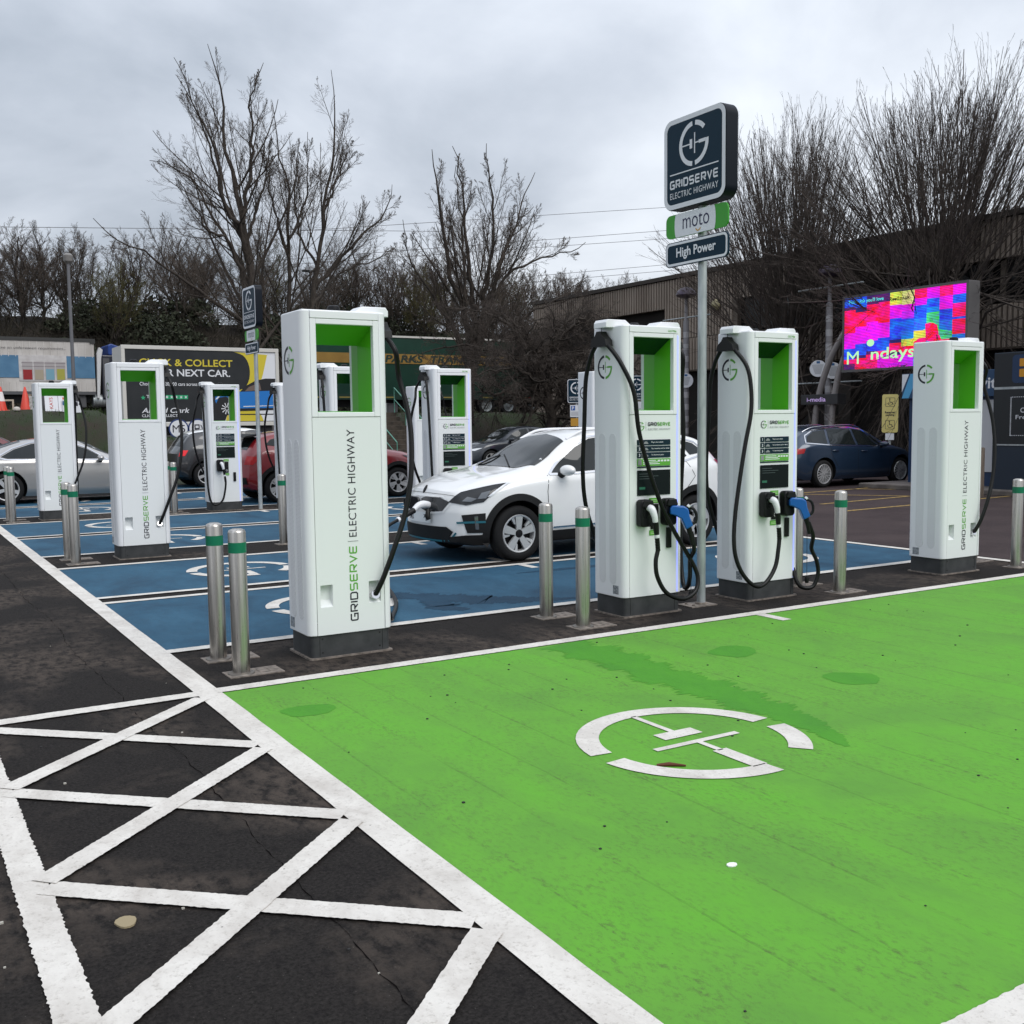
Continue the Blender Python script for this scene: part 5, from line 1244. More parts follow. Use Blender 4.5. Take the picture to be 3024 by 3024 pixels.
m = MB(); put_text(m, 'CLICK & COLLECT', frameM((BX(1376), -.014, BZ(398, 1376)), (1, 0, 0), (0, 0, 1)), h=.265, w=3.45, align='R', bold=.016); m.build('headline', M_YEL, BB)
m = MB(); put_text(m, 'YOUR NEXT CAR.', frameM((BX(1350), -.014, BZ(488, 1350)), (1, 0, 0), (0, 0, 1)), h=.265, w=3.25, align='R', bold=.016); m.build('headline', M_WPRINT, BB)
m = MB(); put_text(m, 'Choose from 20,000 cars across the UK', frameM((BX(496), -.014, BZ(575, 800)), (1, 0, 0), (0, 0, 1)), h=.15, w=2.62, align='L', bold=.008); m.build('lettering', M_WPRINT, BB)
m = MB(); put_text(m, 'Trustpilot', frameM((BX(552), -.014, BZ(690, 800)), (1, 0, 0), (0, 0, 1)), h=.15, w=.78, align='L', bold=.01, mi=0)
M_TP = mat('star_green', (.02, .36, .16), .5)
def star(mb, cx, cz, r, mi): mb.add([(cx + (r if k % 2 == 0 else r * .42) * math.sin(math.pi * k / 5), -.016, cz + (r if k % 2 == 0 else r * .42) * math.cos(math.pi * k / 5)) for k in range(10)] + [(cx, -.016, cz)], [(k, (k + 1) % 10, 10) for k in range(10)], mi)
star(m, BX(522), BZ(688, 522), .095, 1)
for i in range(5):
    cx = BX(740 + 44 * i); m.box(cx - .08, cx + .08, -.0135, -.012, BZ(690, 800) - .075, BZ(690, 800) + .075, 1); star(m, cx, BZ(690, 800), .055, 0)
m.build('rating_print', [M_WPRINT, M_TP], BB)
m = MB(); put_text(m, 'Arnold Clark', frameM((BX(505), -.014, BZ(806, 700)), (1, 0, 0), (0, 0, 1)), h=.19, w=1.74, align='L', bold=.014, shear=.25); m.build('lettering', M_WPRINT, BB)
m = MB(); put_text(m, 'CLICK & COLLECT', frameM((BX(505), -.014, BZ(853, 700)), (1, 0, 0), (0, 0, 1)), h=.10, w=1.30, align='L', bold=.01); m.build('lettering', M_WPRINT, BB)
# the printed car
q = lambda L: [(BX(a), BZ(b)) for a, b in L]
m = MB(); flat_y(m, q([(1195, 730), (1200, 690), (1260, 660), (1460, 640), (1800, 625), (1800, 800), (1380, 800), (1360, 840), (1240, 850)]), -.014, 0); flat_y(m, q([(1440, 645), (1500, 590), (1600, 540), (1700, 520), (1800, 520), (1800, 632)]), -.016, 1)
flat_y(m, q([(1490, 640), (1530, 600), (1640, 560), (1655, 628)]), -.018, 2); flat_y(m, q([(1180, 800), (1230, 700), (1300, 690), (1370, 720), (1390, 800), (1370, 850), (1220, 860)]), -.016, 1)
flat_y(m, q([(1390, 800), (1800, 795), (1800, 815), (1390, 825)]), -.018, 1); flat_y(m, q([(1470, 778), (1800, 770), (1800, 776), (1470, 786)]), -.018, 3)
flat_y(m, q([(1195, 715), (1240, 672), (1260, 672), (1215, 715)]), -.018, 3)
cx, cz = BX(1306), BZ(800); rr = .235
flat_y(m, [(cx + rr * math.cos(R(a)), cz + rr * math.sin(R(a)) * 1.05) for a in range(0, 360, 18)], -.019, 1)
for k in range(10):
    a = 2 * math.pi * k / 10; m.add([(cx + .05 * math.cos(a + .25), -.021, cz + .05 * math.sin(a + .25)), (cx + rr * .92 * math.cos(a + .12), -.021, cz + rr * .95 * math.sin(a + .12)), (cx + rr * .92 * math.cos(a - .05), -.021, cz + rr * .95 * math.sin(a - .05)), (cx + .05 * math.cos(a - .2), -.021, cz + .05 * math.sin(a - .2))], [(0, 1, 2, 3)], 3)
m.build('printed_car', [mat('print_blue', (.012, .17, .52), .4), mat('print_black', (.012, .012, .014), .4), mat('print_tan', (.16, .11, .09), .4), M_WPRINT], BB)
m = MB()
for zy in (873, 940): m.box(BX(1290), 5.77, -.014, -.010, BZ(zy, 1600) - .02, BZ(zy, 1600) + .02)
m.build('rule_print', M_BK, BB)
m = MB(); flat_y(m, q([(1620, 822), (1800, 812), (1800, 935), (1700, 950)]), -.0095); flat_y(m, q([(1725, 300), (1800, 305), (1800, 520), (1665, 530)]), -.0095); m.build('white_print', M_WPRINT, BB, kind='stuff')
m = MB(); m.box(.3, 5.6, .1, 1.5, .12, .45); m.build('skirt', M_DARKM, BB)
for i, cx in enumerate((1.95, 2.66)):
    m = MB(); m.tube([(cx, -.07, .36), (cx, -.03, .36)], .37, 32, 1); m.tube([(cx, -.075, .36), (cx, -.06, .36)], .32, 32, 0)
    o = m.build('round_sticker', [M_WPRINT, mat('ring_blue', (.02, .045, .16), .5)], BB)
    m = MB()
    if i == 0: put_text(m, 'M5', frameM((cx, -.079, .36), (1, 0, 0), (0, 0, 1)), h=.28, w=.46)
    else:
        m.box(cx - .13, cx + .06, -.080, -.078, .18, .52); m.box(cx - .16, cx + .09, -.080, -.078, .15, .19); m.tube(smooth_path([(cx + .07, -.079, .30), (cx + .13, -.079, .26), (cx + .15, -.079, .40), (cx + .10, -.079, .50)], 4), .016, 5)
    o2 = m.build('sticker_print', M_DECALK, o)
    if i: m = MB(); m.box(cx - .09, cx + .02, -.083, -.081, .38, .47); m.build('pump_window_print', M_WPRINT, o)
for x in (1.2, 4.6): road_wheel(BB, x, .25, .36, .36)

# ------------------------------------------------------------------ green trailer
GT = thing('box_trailer', 'dark green lorry trailer with ochre lettered band behind the bare trees', 'trailer', (17.3, 46, 1.98))
M_DG = noisy('dark_green_paint', (.003, .028, .017), (.005, .042, .026), .8, .4); M_OC = noisy('ochre_band', (.24, .135, .025), (.30, .175, .035), 1.2, .5)
m = MB(); m.box(0, 13.4, .02, 2.5, 1.05, 3.74); m.build('trailer_box', M_DG, GT)
m = MB(); m.box(-.02, 13.42, -.02, 2.52, 3.74, 3.83); m.build('roof_rail', M_BBW, GT)
m = MB(); m.box(0, 13.4, -.004, .02, 2.50, 2.96); m.build('ochre_band', M_OC, GT)
m = MB(); put_text(m, 'PARKS  TRANSPORT', frameM((3.77, -.008, 2.73), (1, 0, 0), (0, 0, 1)), h=.36, w=6.4, align='L', bold=.03, shear=.18); m.build('lettering', mat('dark_green_ink', (.006, .03, .02), .5), GT)
m = MB(); m.box(0, 13.4, .0, 2.5, .78, 1.05); m.build('side_rail', mat('dark_green_rail', (.006, .03, .02), .5), GT)
m = MB()
for i in range(12): m.box(.3 + 1.1 * i, .9 + 1.1 * i, -.01, .0, .86, .92)
m.build('marker_tape', mat('marker_ochre', (.25, .2, .05), .5), GT, kind='stuff')
m = MB(); m.box(.3, 13.0, .5, 2.0, .45, .80); m.build('chassis', M_DARKM, GT)
for x, w in ((3.1, .9), (3.9, .6)):
    m = MB(); m.box(x, x + w, .2, .8, .15, .62); m.build('pallet_box', M_GALV if w > .8 else M_GREYP, GT, bevel=.03)
m = MB(); m.box(11.2, 13.3, -.03, .0, .76, .90); m.build('tail_bar', mat('red_bar', (.30, .012, .012), .4), GT)
for x in (9.4, 10.7, 12.0): road_wheel(GT, x, .2, .5)

# ------------------------------------------------------------------ steps up the bank
ST = thing('staircase', 'outdoor steps with green handrails climbing the bank behind the red car', 'stairs', (15.7, 33.4, 0))
M_STEP = noisy('step_timber', (.03, .024, .018), (.07, .055, .042), 4, .9)
for i in range(12):
    m = MB(); m.box(0, 1.7, i * .33, i * .33 + .36, .17 * i - .10, .17 * (i + 1)); m.build('step', M_STEP, ST, bevel=.01)
M_HR = mat('green_handrail', (.10, .26, .20), .5)
for x in (-.05, 1.75):
    m = MB(); m.tube([(x, -.1, .95), (x, 3.9, 3.0)], .022, 8); m.tube([(x, -.1, .5), (x, 3.9, 2.55)], .018, 8)
    for i in range(5): m.tube([(x, -.1 + i, .0 + .51 * i - .1), (x, -.1 + i, .95 + .512 * i)], .02, 8)
    m.build('handrail', M_HR, ST, smooth=50)

# ------------------------------------------------------------------ things standing along the top of the bank
M_ORANGE = mat('cone_orange', (.62, .055, .03), .5)
def cone(label, loc, bands):
    t = thing('traffic_cone', label, 'traffic cone', loc, group='traffic cones on the bank')
    m = MB(); m.box(-.21, .21, -.21, .21, 0, .04); m.build('base', M_ORANGE, t, bevel=.02)
    m = MB(); m.lathe([(.16, .04), (.028, .72), (.02, .73), (0, .73)], 20); m.build('body', M_ORANGE, t, smooth=50)
    for a, b in bands:
        m = MB(); rr = lambda z: .163 - (z - .04) * .194; m.lathe([(rr(a), a), (rr(b), b)], 20, cap=False); m.build('reflective_band', mat('cone_white', (.72, .68, .66), .4), t, smooth=50)
    return t
def onbank(x, y): return (x, y, float(terrain(x, y)) + .0)
cone('orange cone with broad white band at the left picture edge', onbank(3.28, 34.2), [(.30, .58)])
cone('plain orange cone in front of the white trailer, right of the banded cone', onbank(3.94, 34.2), [])
cone('orange and white cone seen through the window of the smallest charging post', onbank(4.99, 34.35), [(.42, .60)])
def board(label, x, y, w, h, mt, cat='board', tilt=-10, txt=None, cl=None):
    mb = MB(); mb.box(-w / 2, w / 2, -.02, .02, 0, h); o = mb.build('leaning_board' if cat == 'board' else 'small_sign', mt, bevel=.005); o.location = onbank(x, y); o.rotation_euler = (R(tilt), 0, 0); tag(o, label, cat)
    if txt:
        t2 = MB(); txt(t2); t2.build('lettering', cl, o)
    return o
board('white board with red upright lettering leaning on the bank behind the smallest post', 4.58, 34.0, .27, .50, M_WPRINT, txt=lambda q: put_text(q, 'KAYS', frameM((.04, -.023, .25), (0, 0, 1), (-1, 0, 0)), h=.10, w=.34, bold=.01), cl=mat('faded_red_print', (.5, .10, .09), .5))
board('plain white board beside the red lettered board', 4.755, 34.02, .12, .49, M_WPRINT)
board('narrow plain white board at the right of the leaning boards', 4.885, 34.03, .12, .48, M_WPRINT)
board('mottled white board leaning at the left side of the smallest post', 4.13, 34.1, .2, .46, noisy('mottled_board', (.5, .5, .48), (.22, .2, .18), 12, .6), tilt=-6)
board('tan board leaning behind the mottled white board', 4.02, 34.25, .2, .52, mat('tan_board', (.20, .15, .10), .7))
def psign(q):
    q.box(-.07, -.01, -.024, -.021, .20, .32); q.box(.02, .09, -.024, -.021, .23, .29)
board('small white parking sign beside the narrow boards', 5.00, 34.0, .15, .37, M_WPRINT, 'sign', 0, psign, mat('sign_blue', (.03, .12, .28), .5))
board('small white parking sign right of the smallest post cable', 5.37, 34.0, .17, .33, M_WPRINT, 'sign', 0, psign, M_DECALK)
fr = thing('picture_frame', 'empty cream frame standing on the bank between the cones', 'frame', onbank(3.47, 34.35))
for b in ((-.17, -.12, 0, .36), (.12, .17, 0, .36), (-.12, .12, 0, .05), (-.12, .12, .31, .36)):
    m = MB(); m.box(b[0], b[1], -.02, .02, b[2], b[3]); m.build('frame_bar', mat('cream_wood', (.42, .38, .30), .6), fr)
m = MB(); m.lathe([(0, .0), (.09, .03), (.10, .08), (.06, .13), (0, .14)], 12); o = m.build('boulder', mat('pale_stone', (.5, .46, .42), .8), smooth=50); o.location = onbank(3.64, 33.7); tag(o, 'small pale stone on the edge of the bank below the cones', 'stone')
bx = thing('storage_box', 'grey lettered storage box behind the leaning boards', 'box', onbank(4.64, 34.7)); m = MB(); m.box(-.22, .22, -.2, .2, 0, .62); m.build('box_shell', M_GREYP, bx, bevel=.02); m = MB(); put_text(m, 'AVZ', frameM((-.14, -.203, .52), (1, 0, 0), (0, 0, 1)), h=.05, w=.12, bold=.01); m.build('lettering', M_WPRINT, bx)

# ------------------------------------------------------------------ lamp posts at the back
t = thing('lamp_post', 'grey lamp post with drum head rising in front of the white trailer', 'lamp post', (6.83, 44, 1.95))
m = MB(); m.lathe([(.085, 0), (.07, 2), (.058, 6.0)], 14); m.build('pole', mat('grey_pole_paint', (.13, .13, .14), .5), t, smooth=50)
m = MB(); m.lathe([(.07, 5.98), (.17, 6.08), (.18, 6.22), (.185, 6.24), (.185, 6.30), (.10, 6.38), (0, 6.39)], 20); m.build('lamp_head', mat('lamp_head_paint', (.20, .19, .18), .5), t, smooth=40)
t = thing('lamp_post', 'slim dark lamp post with a flat crossbar head among the tall bare trees', 'lamp post', (19.9, 52.5, 2.0))
m = MB(); m.lathe([(.07, 0), (.05, 7.55)], 12); m.build('pole', M_DARKM, t, smooth=50)
for s in (-1, 1): m = MB(); m.box(min(s * .05, s * .42), max(s * .05, s * .42), -.12, .12, 7.52, 7.62); m.build('lamp_head', M_DARKM, t, bevel=.02)

# ------------------------------------------------------------------ services building on the right
BD = thing('services_building', 'long brown building with ribbed cladding behind the dense bare trees', 'building', (28, 0, 0))
M_RIB = noisy('brown_cladding', (.26, .21, .17), (.38, .315, .26), 1.1, .9, stretch=(1, 1, .25)); M_RIBD = noisy('dark_cladding', (.11, .088, .07), (.17, .14, .112), 1.4, .9)
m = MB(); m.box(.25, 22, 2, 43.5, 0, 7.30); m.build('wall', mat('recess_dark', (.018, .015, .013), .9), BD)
m = MB(); m.box(.0, .3, 2, 43.5, 6.15, 7.28); m.build('upper_band', M_RIBD, BD)
m = MB()
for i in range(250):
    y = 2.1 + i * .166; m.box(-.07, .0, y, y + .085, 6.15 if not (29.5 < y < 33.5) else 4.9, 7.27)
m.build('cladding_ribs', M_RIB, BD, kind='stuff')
m = MB(); m.box(-.14, 22.1, 1.9, 43.6, 7.30, 7.46); m.build('roof', mat('roof_edge', (.055, .045, .038), .8), BD)
m = MB(); m.box(-.02, .3, 29.4, 33.6, 4.86, 6.15); m.build('cladding_panel', M_RIBD, BD)
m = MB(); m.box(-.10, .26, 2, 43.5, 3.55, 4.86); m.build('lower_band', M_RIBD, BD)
m = MB()
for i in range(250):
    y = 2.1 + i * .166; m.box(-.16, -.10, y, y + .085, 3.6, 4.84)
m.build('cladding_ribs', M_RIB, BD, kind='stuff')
m = MB(); m.box(-.02, .3, 34.5, 43.4, -.5, 3.35); m.build('concrete_wall', M_CONC, BD)
for y in (6, 10.5, 15, 19.5, 24, 28.5, 33): m = MB(); m.box(-.03, .3, y, y + .5, 0, 3.55); m.build('column', mat('dark_concrete', (.06, .052, .046), .9), BD)
for y in (8, 12.5, 17, 21.5, 26):
    m = MB(); m.box(.18, .26, y, y + 3.4, 4.95, 6.1); w = m.build('window', mat('dark_window', (.010, .010, .011), .15), BD); m = MB(); m.box(.12, .2, y + 1.6, y + 1.75, 4.95, 6.1); m.build('mullion', M_RIBD, w)
m = MB(); m.lathe([(0, -.02), (.16, 0), (.22, .08), (.15, .2), (0, .24)], 16, 0, Matrix.Translation((-.1, 30.4, 6.0)) @ Matrix.Rotation(R(-90), 4, 'Y')); m.build('wall_lamp', mat('cream_lamp', (.35, .30, .17), .5), BD, smooth=50)
# ground-floor shop front glimpsed under the building
for y in (27.8, 29.2):
    m = MB(); m.box(-.4, -.34, y, y + .12, .2, 3.0); m.build('pale_post', mat('pale_post_paint', (.30, .27, .26), .5), BD)

# ------------------------------------------------------------------ purple lamps with banner arms
def purple_lamp(label, loc, h, arms, notices):
    t = thing('lamp_post', label, 'lamp post', loc, group='domed purple lamps with banded poles')
    m = MB(); m.lathe([(.10, 0), (.10, h * .86), (.06, h * .87), (.055, h)], 16); m.build('pole', mat('lamp_pole_grey', (.20, .19, .20), .5), t, smooth=50)
    for i in range(int(h * .84 / .42)): m = MB(); m.lathe([(.103, .3 + i * .42), (.103, .5 + i * .42)], 16, cap=False); m.build('white_band', mat('pole_white', (.42, .41, .42), .5), t, smooth=50)
    m = MB(); m.lathe([(.05, h - .05), (.32, h + .03), (.36, h + .08), (.31, h + .22), (.17, h + .33), (0, h + .36)], 28); m.build('dome', mat('purple_dome', (.055, .035, .062), .35), t, smooth=50)
    for z in arms: m = MB(); m.tube([(0, -1.25, z), (0, 1.25, z)], .025, 8); m.build('banner_arm', M_GALV, t, smooth=50)
    for z, dy in notices:
        v = Vector((loc[0], loc[1], 0)).normalized(); Mx = frameM((-v.x * .14, -v.y * .14, z), (v.y, -v.x, 0), (0, 0, 1))
        m = MB(); m.lathe([(.25, -.01), (.25, .01)], 28, 0, Mx @ Matrix.Translation((dy, 0, 0))); n = m.build('round_notice', M_WPRINT, t)
        m = MB()
        for i in range(9): q = Mx @ Matrix.Translation((dy, 0, .013)); w_ = .19 - .012 * i; m.add([(-w_, .10 - i * .032, 0), (w_ * .8, .10 - i * .032, 0), (w_ * .8, .113 - i * .032, 0), (-w_, .113 - i * .032, 0)], [(0, 1, 2, 3)], 0, q)
        m.box(-.05, .05, .15, .22, .012, .014, 1, Mx @ Matrix.Translation((dy, 0, 0))); m.build('notice_print', [M_GPRINT, mat('sign_blue', (.03, .12, .28), .5)], n, kind='stuff')
    return t
purple_lamp('domed purple lamp on banded pole left of the digital screen', (24.75, 22.08, 0), 5.86, (5.55, 2.70), ((3.12, -.30), (3.05, .12)))
purple_lamp('domed purple lamp on banded pole behind the tall sign pole', (24.6, 28.4, 0), 5.9, (5.2,), ((3.0, 0),))

# ------------------------------------------------------------------ digital screen
DS = thing('digital_screen', 'large bright digital advertising screen on curved steel legs', 'screen', (24.0, 0, 0))
YA, YB, ZA, ZB2 = 16.85, 20.90, 2.93, 5.09
M_FRM = mat('screen_frame_grey', (.11, .105, .105), .5)
m = MB(); m.box(0, .45, YA, YB, ZA, ZB2); m.build('cabinet', M_FRM, DS, bevel=.02)
for b in ((YA, YA + .07, ZA, ZB2), (YB - .07, YB, ZA, ZB2), (YA + .07, YB - .07, ZA, ZA + .07), (YA + .07, YB - .07, ZB2 - .07, ZB2)):
    m = MB(); m.box(-.035, 0, *b); m.build('frame_bar', M_FRM, DS)
def led(name, c, st=1.25):
    if name in MATS: return MATS[name]
    mm = mat(name, (0.01, .01, .01), .6, emit=c, estr=1.0); t = NT(mm)
    sp = t.n('ShaderNodeSeparateXYZ', {0: t.obj}); f = t.math('FRACT', t.math('MULTIPLY', t.math('ADD', sp.outputs['Z'], t.math('MULTIPLY', sp.outputs['Y'], .012)), 24.0))
    a = t.math('MULTIPLY_ADD', t.math('LESS_THAN', f, .35), -.72); 
    a.node.inputs[2].default_value = 1.0
    b = t.noise(1.4, 3, .6, stretch=(1, 1, .8)); k = t.math('MULTIPLY', a, t.math('MULTIPLY', t.ramp(b, [(.3, .55), (.65, 1.15)]), st))
    t.t.links.new(k, t.b.inputs['Emission Strength'])
    c2 = {'led_red': (1, 0, .45), 'led_magenta': (.55, 0, 1), 'led_blue': (.0, .22, .95), 'led_azure': (.05, .05, .9), 'led_night': (.25, 0, .1), 'led_lime': (.95, .55, .05), 'led_green': (.1, .35, .6), 'led_violet': (.8, 0, .8), 'led_cream': (.7, .95, .2)}[name]
    t.t.links.new(t.mix(t.ramp(t.noise(2.6, 5, .65, stretch=(1, 1, 2.2), dist=.6), [(.42, 0.0), (.62, .8)]), c, c2), t.b.inputs['Emission Color']); return mm
LC = {'r': led('led_red', (1, .0, .02)), 'm': led('led_magenta', (1, .0, .75)), 'b': led('led_blue', (.02, .03, .85)), 'c': led('led_azure', (.0, .25, .85)), 'k': led('led_night', (.02, .01, .16)), 'y': led('led_lime', (.55, .85, .1)), 'g': led('led_green', (.05, .75, .1)), 'p': led('led_violet', (.35, .02, .85)), 'o': led('led_cream', (.95, .8, .35))}
cols = ['b13 k4 r16 r16 m22 b15 r6 k8', 'b15 k6 r20 m24 b16 k4 r15', 'k12 r24 m26 b14 k5 r6 r13', 'k11 r28 m20 b18 r5 m18', 'y17 m18 b28 k5 r12 k4 m16', 'o18 m9 p10 b16 c11 y9 r12 p15', 'r12 m9 b17 c16 y10 r15 p9 c12', 'm14 b11 c7 g27 r9 b12 c20', 'r13 m17 b14 c15 g9 r8 y5 c19', 'm13 b11 r17 b3 r19 c13 b24']
W_ = (YB - YA - .14) / len(cols); keys = list(LC); m = MB()
for i, cs in enumerate(cols):
    parts_ = cs.split(); tot = sum(int(q_[1:]) for q_ in parts_); z1 = ZB2 - .07; y1 = YB - .07 - i * W_
    for q_ in parts_:
        h_ = int(q_[1:]) / tot * (ZB2 - ZA - .14)
        m.add([(-.02, y1, z1 - h_), (-.02, y1 - W_, z1 - h_), (-.02, y1 - W_, z1), (-.02, y1, z1)], [(0, 1, 2, 3)], keys.index(q_[0])); z1 -= h_
m.build('screen_face', [LC[k] for k in keys], DS)
def sF(y, z, x=-.024): return frameM((x, y, z), (0, -1, 0), (0, 0, 1))
m = MB(); put_text(m, 'Find a job you\'ll love', sF(YB - .22, ZB2 - .20), h=.13, w=1.20, align='L', bold=.02); put_text(m, 'M', sF(YB - .18, ZA + .40), h=.36, w=.42, align='L', mi=1); put_text(m, 'ndays', sF(YB - 1.02, ZA + .42), h=.42, w=1.45, align='L', bold=.012, mi=1)
put_text(m, 'Reed.co.uk', sF(YB - 1.62, ZB2 - .24), h=.11, w=.66, align='L', bold=.03, mi=2)
m.add([(-.024, YB - 1.0 - .13 * math.cos(a), ZA + .78 + .10 * math.sin(a)) for a in np.linspace(0, 6.28, 12)[:-1]], [tuple(range(11))], 1)
m.build('screen_lettering', [mat('led_text_cyan', (0, 0, 0), .6, emit=(.1, .75, .75), estr=1), mat('led_text_lime', (0, 0, 0), .6, emit=(.45, .85, .45), estr=1), mat('led_text_dark', (.01, .01, .01), .6)], DS, kind='stuff')
# blurred jumping figure on the screen
m = MB(); F = lambda L, mi: m.add([(-.026, YB - a, ZA + b) for a, b in L], [tuple(range(len(L)))], mi)
F([(2.86, 1.35), (2.98, 1.42), (3.06, 1.36), (3.07, 1.22), (2.97, 1.15), (2.88, 1.22)], 0); F([(2.78, 1.16), (2.98, 1.18), (3.14, 1.1), (3.2, .86), (3.28, .70), (3.16, .62), (2.8, .72)], 1); F([(2.80, .92), (2.5, .74), (2.18, .60), (2.16, .68), (2.5, .86), (2.76, 1.02)], 2)
F([(3.18, .84), (3.40, .80), (3.58, .84), (3.56, .92), (3.2, .98)], 0); F([(2.84, .70), (3.14, .64), (3.36, .38), (3.28, .30), (3.0, .5), (2.85, .3), (2.74, .34)], 3); F([(2.88, 1.28), (3.0, 1.3), (3.02, 1.22), (2.92, 1.2)], 4)
m.build('screen_figure', [LC['g'], LC['r'], LC['y'], LC['b'], LC['k']], DS)
for pts in ([(.2, 22.15, 0), (.2, 22.12, 1.2), (.2, 21.95, 2.3), (.2, 21.5, 3.4), (.2, 20.85, 4.3)], [(.2, 21.35, 0), (.2, 21.45, 1.0), (.2, 21.42, 1.9), (.2, 21.2, 2.9), (.2, 20.8, 3.8)]):
    m = MB(); m.tube(smooth_path(pts, 8), .095, 14); m.build('leg', mat('leg_steel', (.34, .31, .30), .38, .35), DS, smooth=60)
m = MB(); m.box(-.02, .35, 21.05, 22.45, 2.03, 2.33); pb = m.build('name_box', mat('name_box_dark', (.03, .03, .032), .5), DS, bevel=.01)
m = MB(); put_text(m, 'i-media', frameM((-.024, 21.85, 2.18), (0, -1, 0), (0, 0, 1)), h=.13, w=.72, bold=.01); m.build('lettering', mat('name_glow', (.4, .3, .5), .5, emit=(.35, .25, .5), estr=.6), pb)

# ------------------------------------------------------------------ kiosk and advert board at the right edge
KI = thing('kiosk', 'white kiosk with blue fascia behind the rightmost charging post', 'kiosk', (20.6, 11.2, 0))
M_KB = mat('kiosk_blue', (.015, .055, .13), .4)
m = MB(); m.box(.0, 2.6, .0, 4.75, .0, 2.05); m.build('wall', mat('kiosk_dark_blue', (.008, .030, .085), .5), KI)
for a, b in ((.25, 1.55), (1.62, 2.9), (2.97, 4.45)):
    m = MB(); m.box(-.03, .0, a, b, .42, 1.98); m.build('panel', mat('kiosk_white', (.50, .50, .52), .5), KI)
m = MB(); m.box(-.045, -.03, .95, 1.4, .9, 1.72); m.build('hatch', M_GREYP, KI)
m = MB(); m.box(-.15, 2.7, -.05, 4.85, 2.05, 2.62); fa = m.build('fascia', M_KB, KI, bevel=.01)
m = MB(); m.add([(-.153, 4.85, 2.06), (-.153, 4.62, 2.61), (-.153, 4.40, 2.61), (-.153, 4.66, 2.06)], [(0, 1, 2, 3)]); m.build('fascia_stripe', mat('stripe_blue', (.08, .34, .60), .4), fa); 
m = MB(); m.add([(-.153, 4.85, 2.20), (-.153, 4.85, 2.61), (-.153, 4.66, 2.61)], [(0, 1, 2)]); m.build('fascia_corner', M_WPRINT, fa)
m = MB(); put_text(m, 'c', frameM((-.155, 4.35, 2.30), (0, -1, 0), (0, 0, 1)), h=.16, bold=.02); m.build('lettering', M_WPRINT, fa)
m = MB(); put_text(m, 'with', frameM((-.155, 2.62, 2.34), (0, -1, 0), (0, 0, 1)), h=.25, w=.66, bold=.02); m.build('lettering', M_WPRINT, fa)
AB = thing('advert_board', 'tall dark advertising board with orange squares at the right picture edge', 'board', (19.9, 9.2, 0))
m = MB(); m.box(0, .5, 0, 4.15, .0, 2.92); m.build('cabinet', mat('board_navy', (.012, .022, .038), .4), AB, bevel=.01)
m = MB(); m.box(-.03, .0, .0, 4.12, 2.22, 2.90); tp = m.build('logo_panel', mat('logo_panel_black', (.008, .010, .013), .4), AB)
m = MB(); m.prism(rrect(2.1, 3.72, 2.29, 2.86, .08, 4), -.04, -.03, 'x'); lp = m.build('logo_plate', mat('logo_blue', (.008, .030, .085), .4), tp)
for a in (3.38, 3.62 - .02 - .0):
    pass
for i in range(2):
    for j in range(2): m = MB(); m.prism(rrect(3.42 - .20 * i, 3.56 - .20 * i, 2.41 + .21 * j, 2.57 + .21 * j, .02, 3), -.05, -.04, 'x'); m.build('orange_square', mat('logo_orange', (.60, .26, .01), .5), tp)
m = MB(); m.box(-.025, .0, .0, 4.12, 2.17, 2.22); m.box(-.025, 0, 0, 4.12, 1.02, 1.05); m.build('trim', M_GALV, AB)
m = MB(); m.box(-.03, .0, .0, 4.12, 1.05, 2.17); mp = m.build('message_panel', mat('message_black', (.010, .012, .014), .35), AB)
m = MB()
for i in range(34): m.box(-.035, -.03, 3.72, 3.745, 1.22 + i * .0235, 1.232 + i * .0235)
for i in range(60): m.box(-.035, -.03, 3.70 - i * .04, 3.715 - i * .04, 1.22, 1.235); m.box(-.035, -.03, 3.70 - i * .04, 3.715 - i * .04, 2.0, 2.015)
m.build('dotted_border', M_WPRINT, mp, kind='stuff')
m = MB(); put_text(m, 'Fre', frameM((-.036, 3.62, 1.60), (0, -1, 0), (0, 0, 1)), h=.085, w=.22, align='L'); m.build('lettering', M_WPRINT, mp)
m = MB(); put_text(m, 'C', frameM((-.036, 3.52, 1.74), (0, -1, 0), (0, 0, 1)), h=.10, align='L'); m.build('lettering', M_WPRINT, mp)
m = MB(); m.box(17.0, 19.9, 8.6, 16.5, 0, .11)
o = m.build('kerb', noisy('kerb_stone', (.10, .085, .075), (.17, .15, .135), 3, .9), bevel=.02, kind='structure'); o.location = (2.55, 0, 0)
m = MB(); m.lathe([(.085, 0), (.085, .98), (.07, 1.0), (0, 1.0)], 16); o = m.build('timber_post', noisy('brown_post', (.10, .075, .055), (.16, .125, .10), 8, .8, stretch=(3, 3, .4)), smooth=50); o.location = (19.0, 13.0, 0); tag(o, 'short brown post behind the rightmost charging post', 'post')

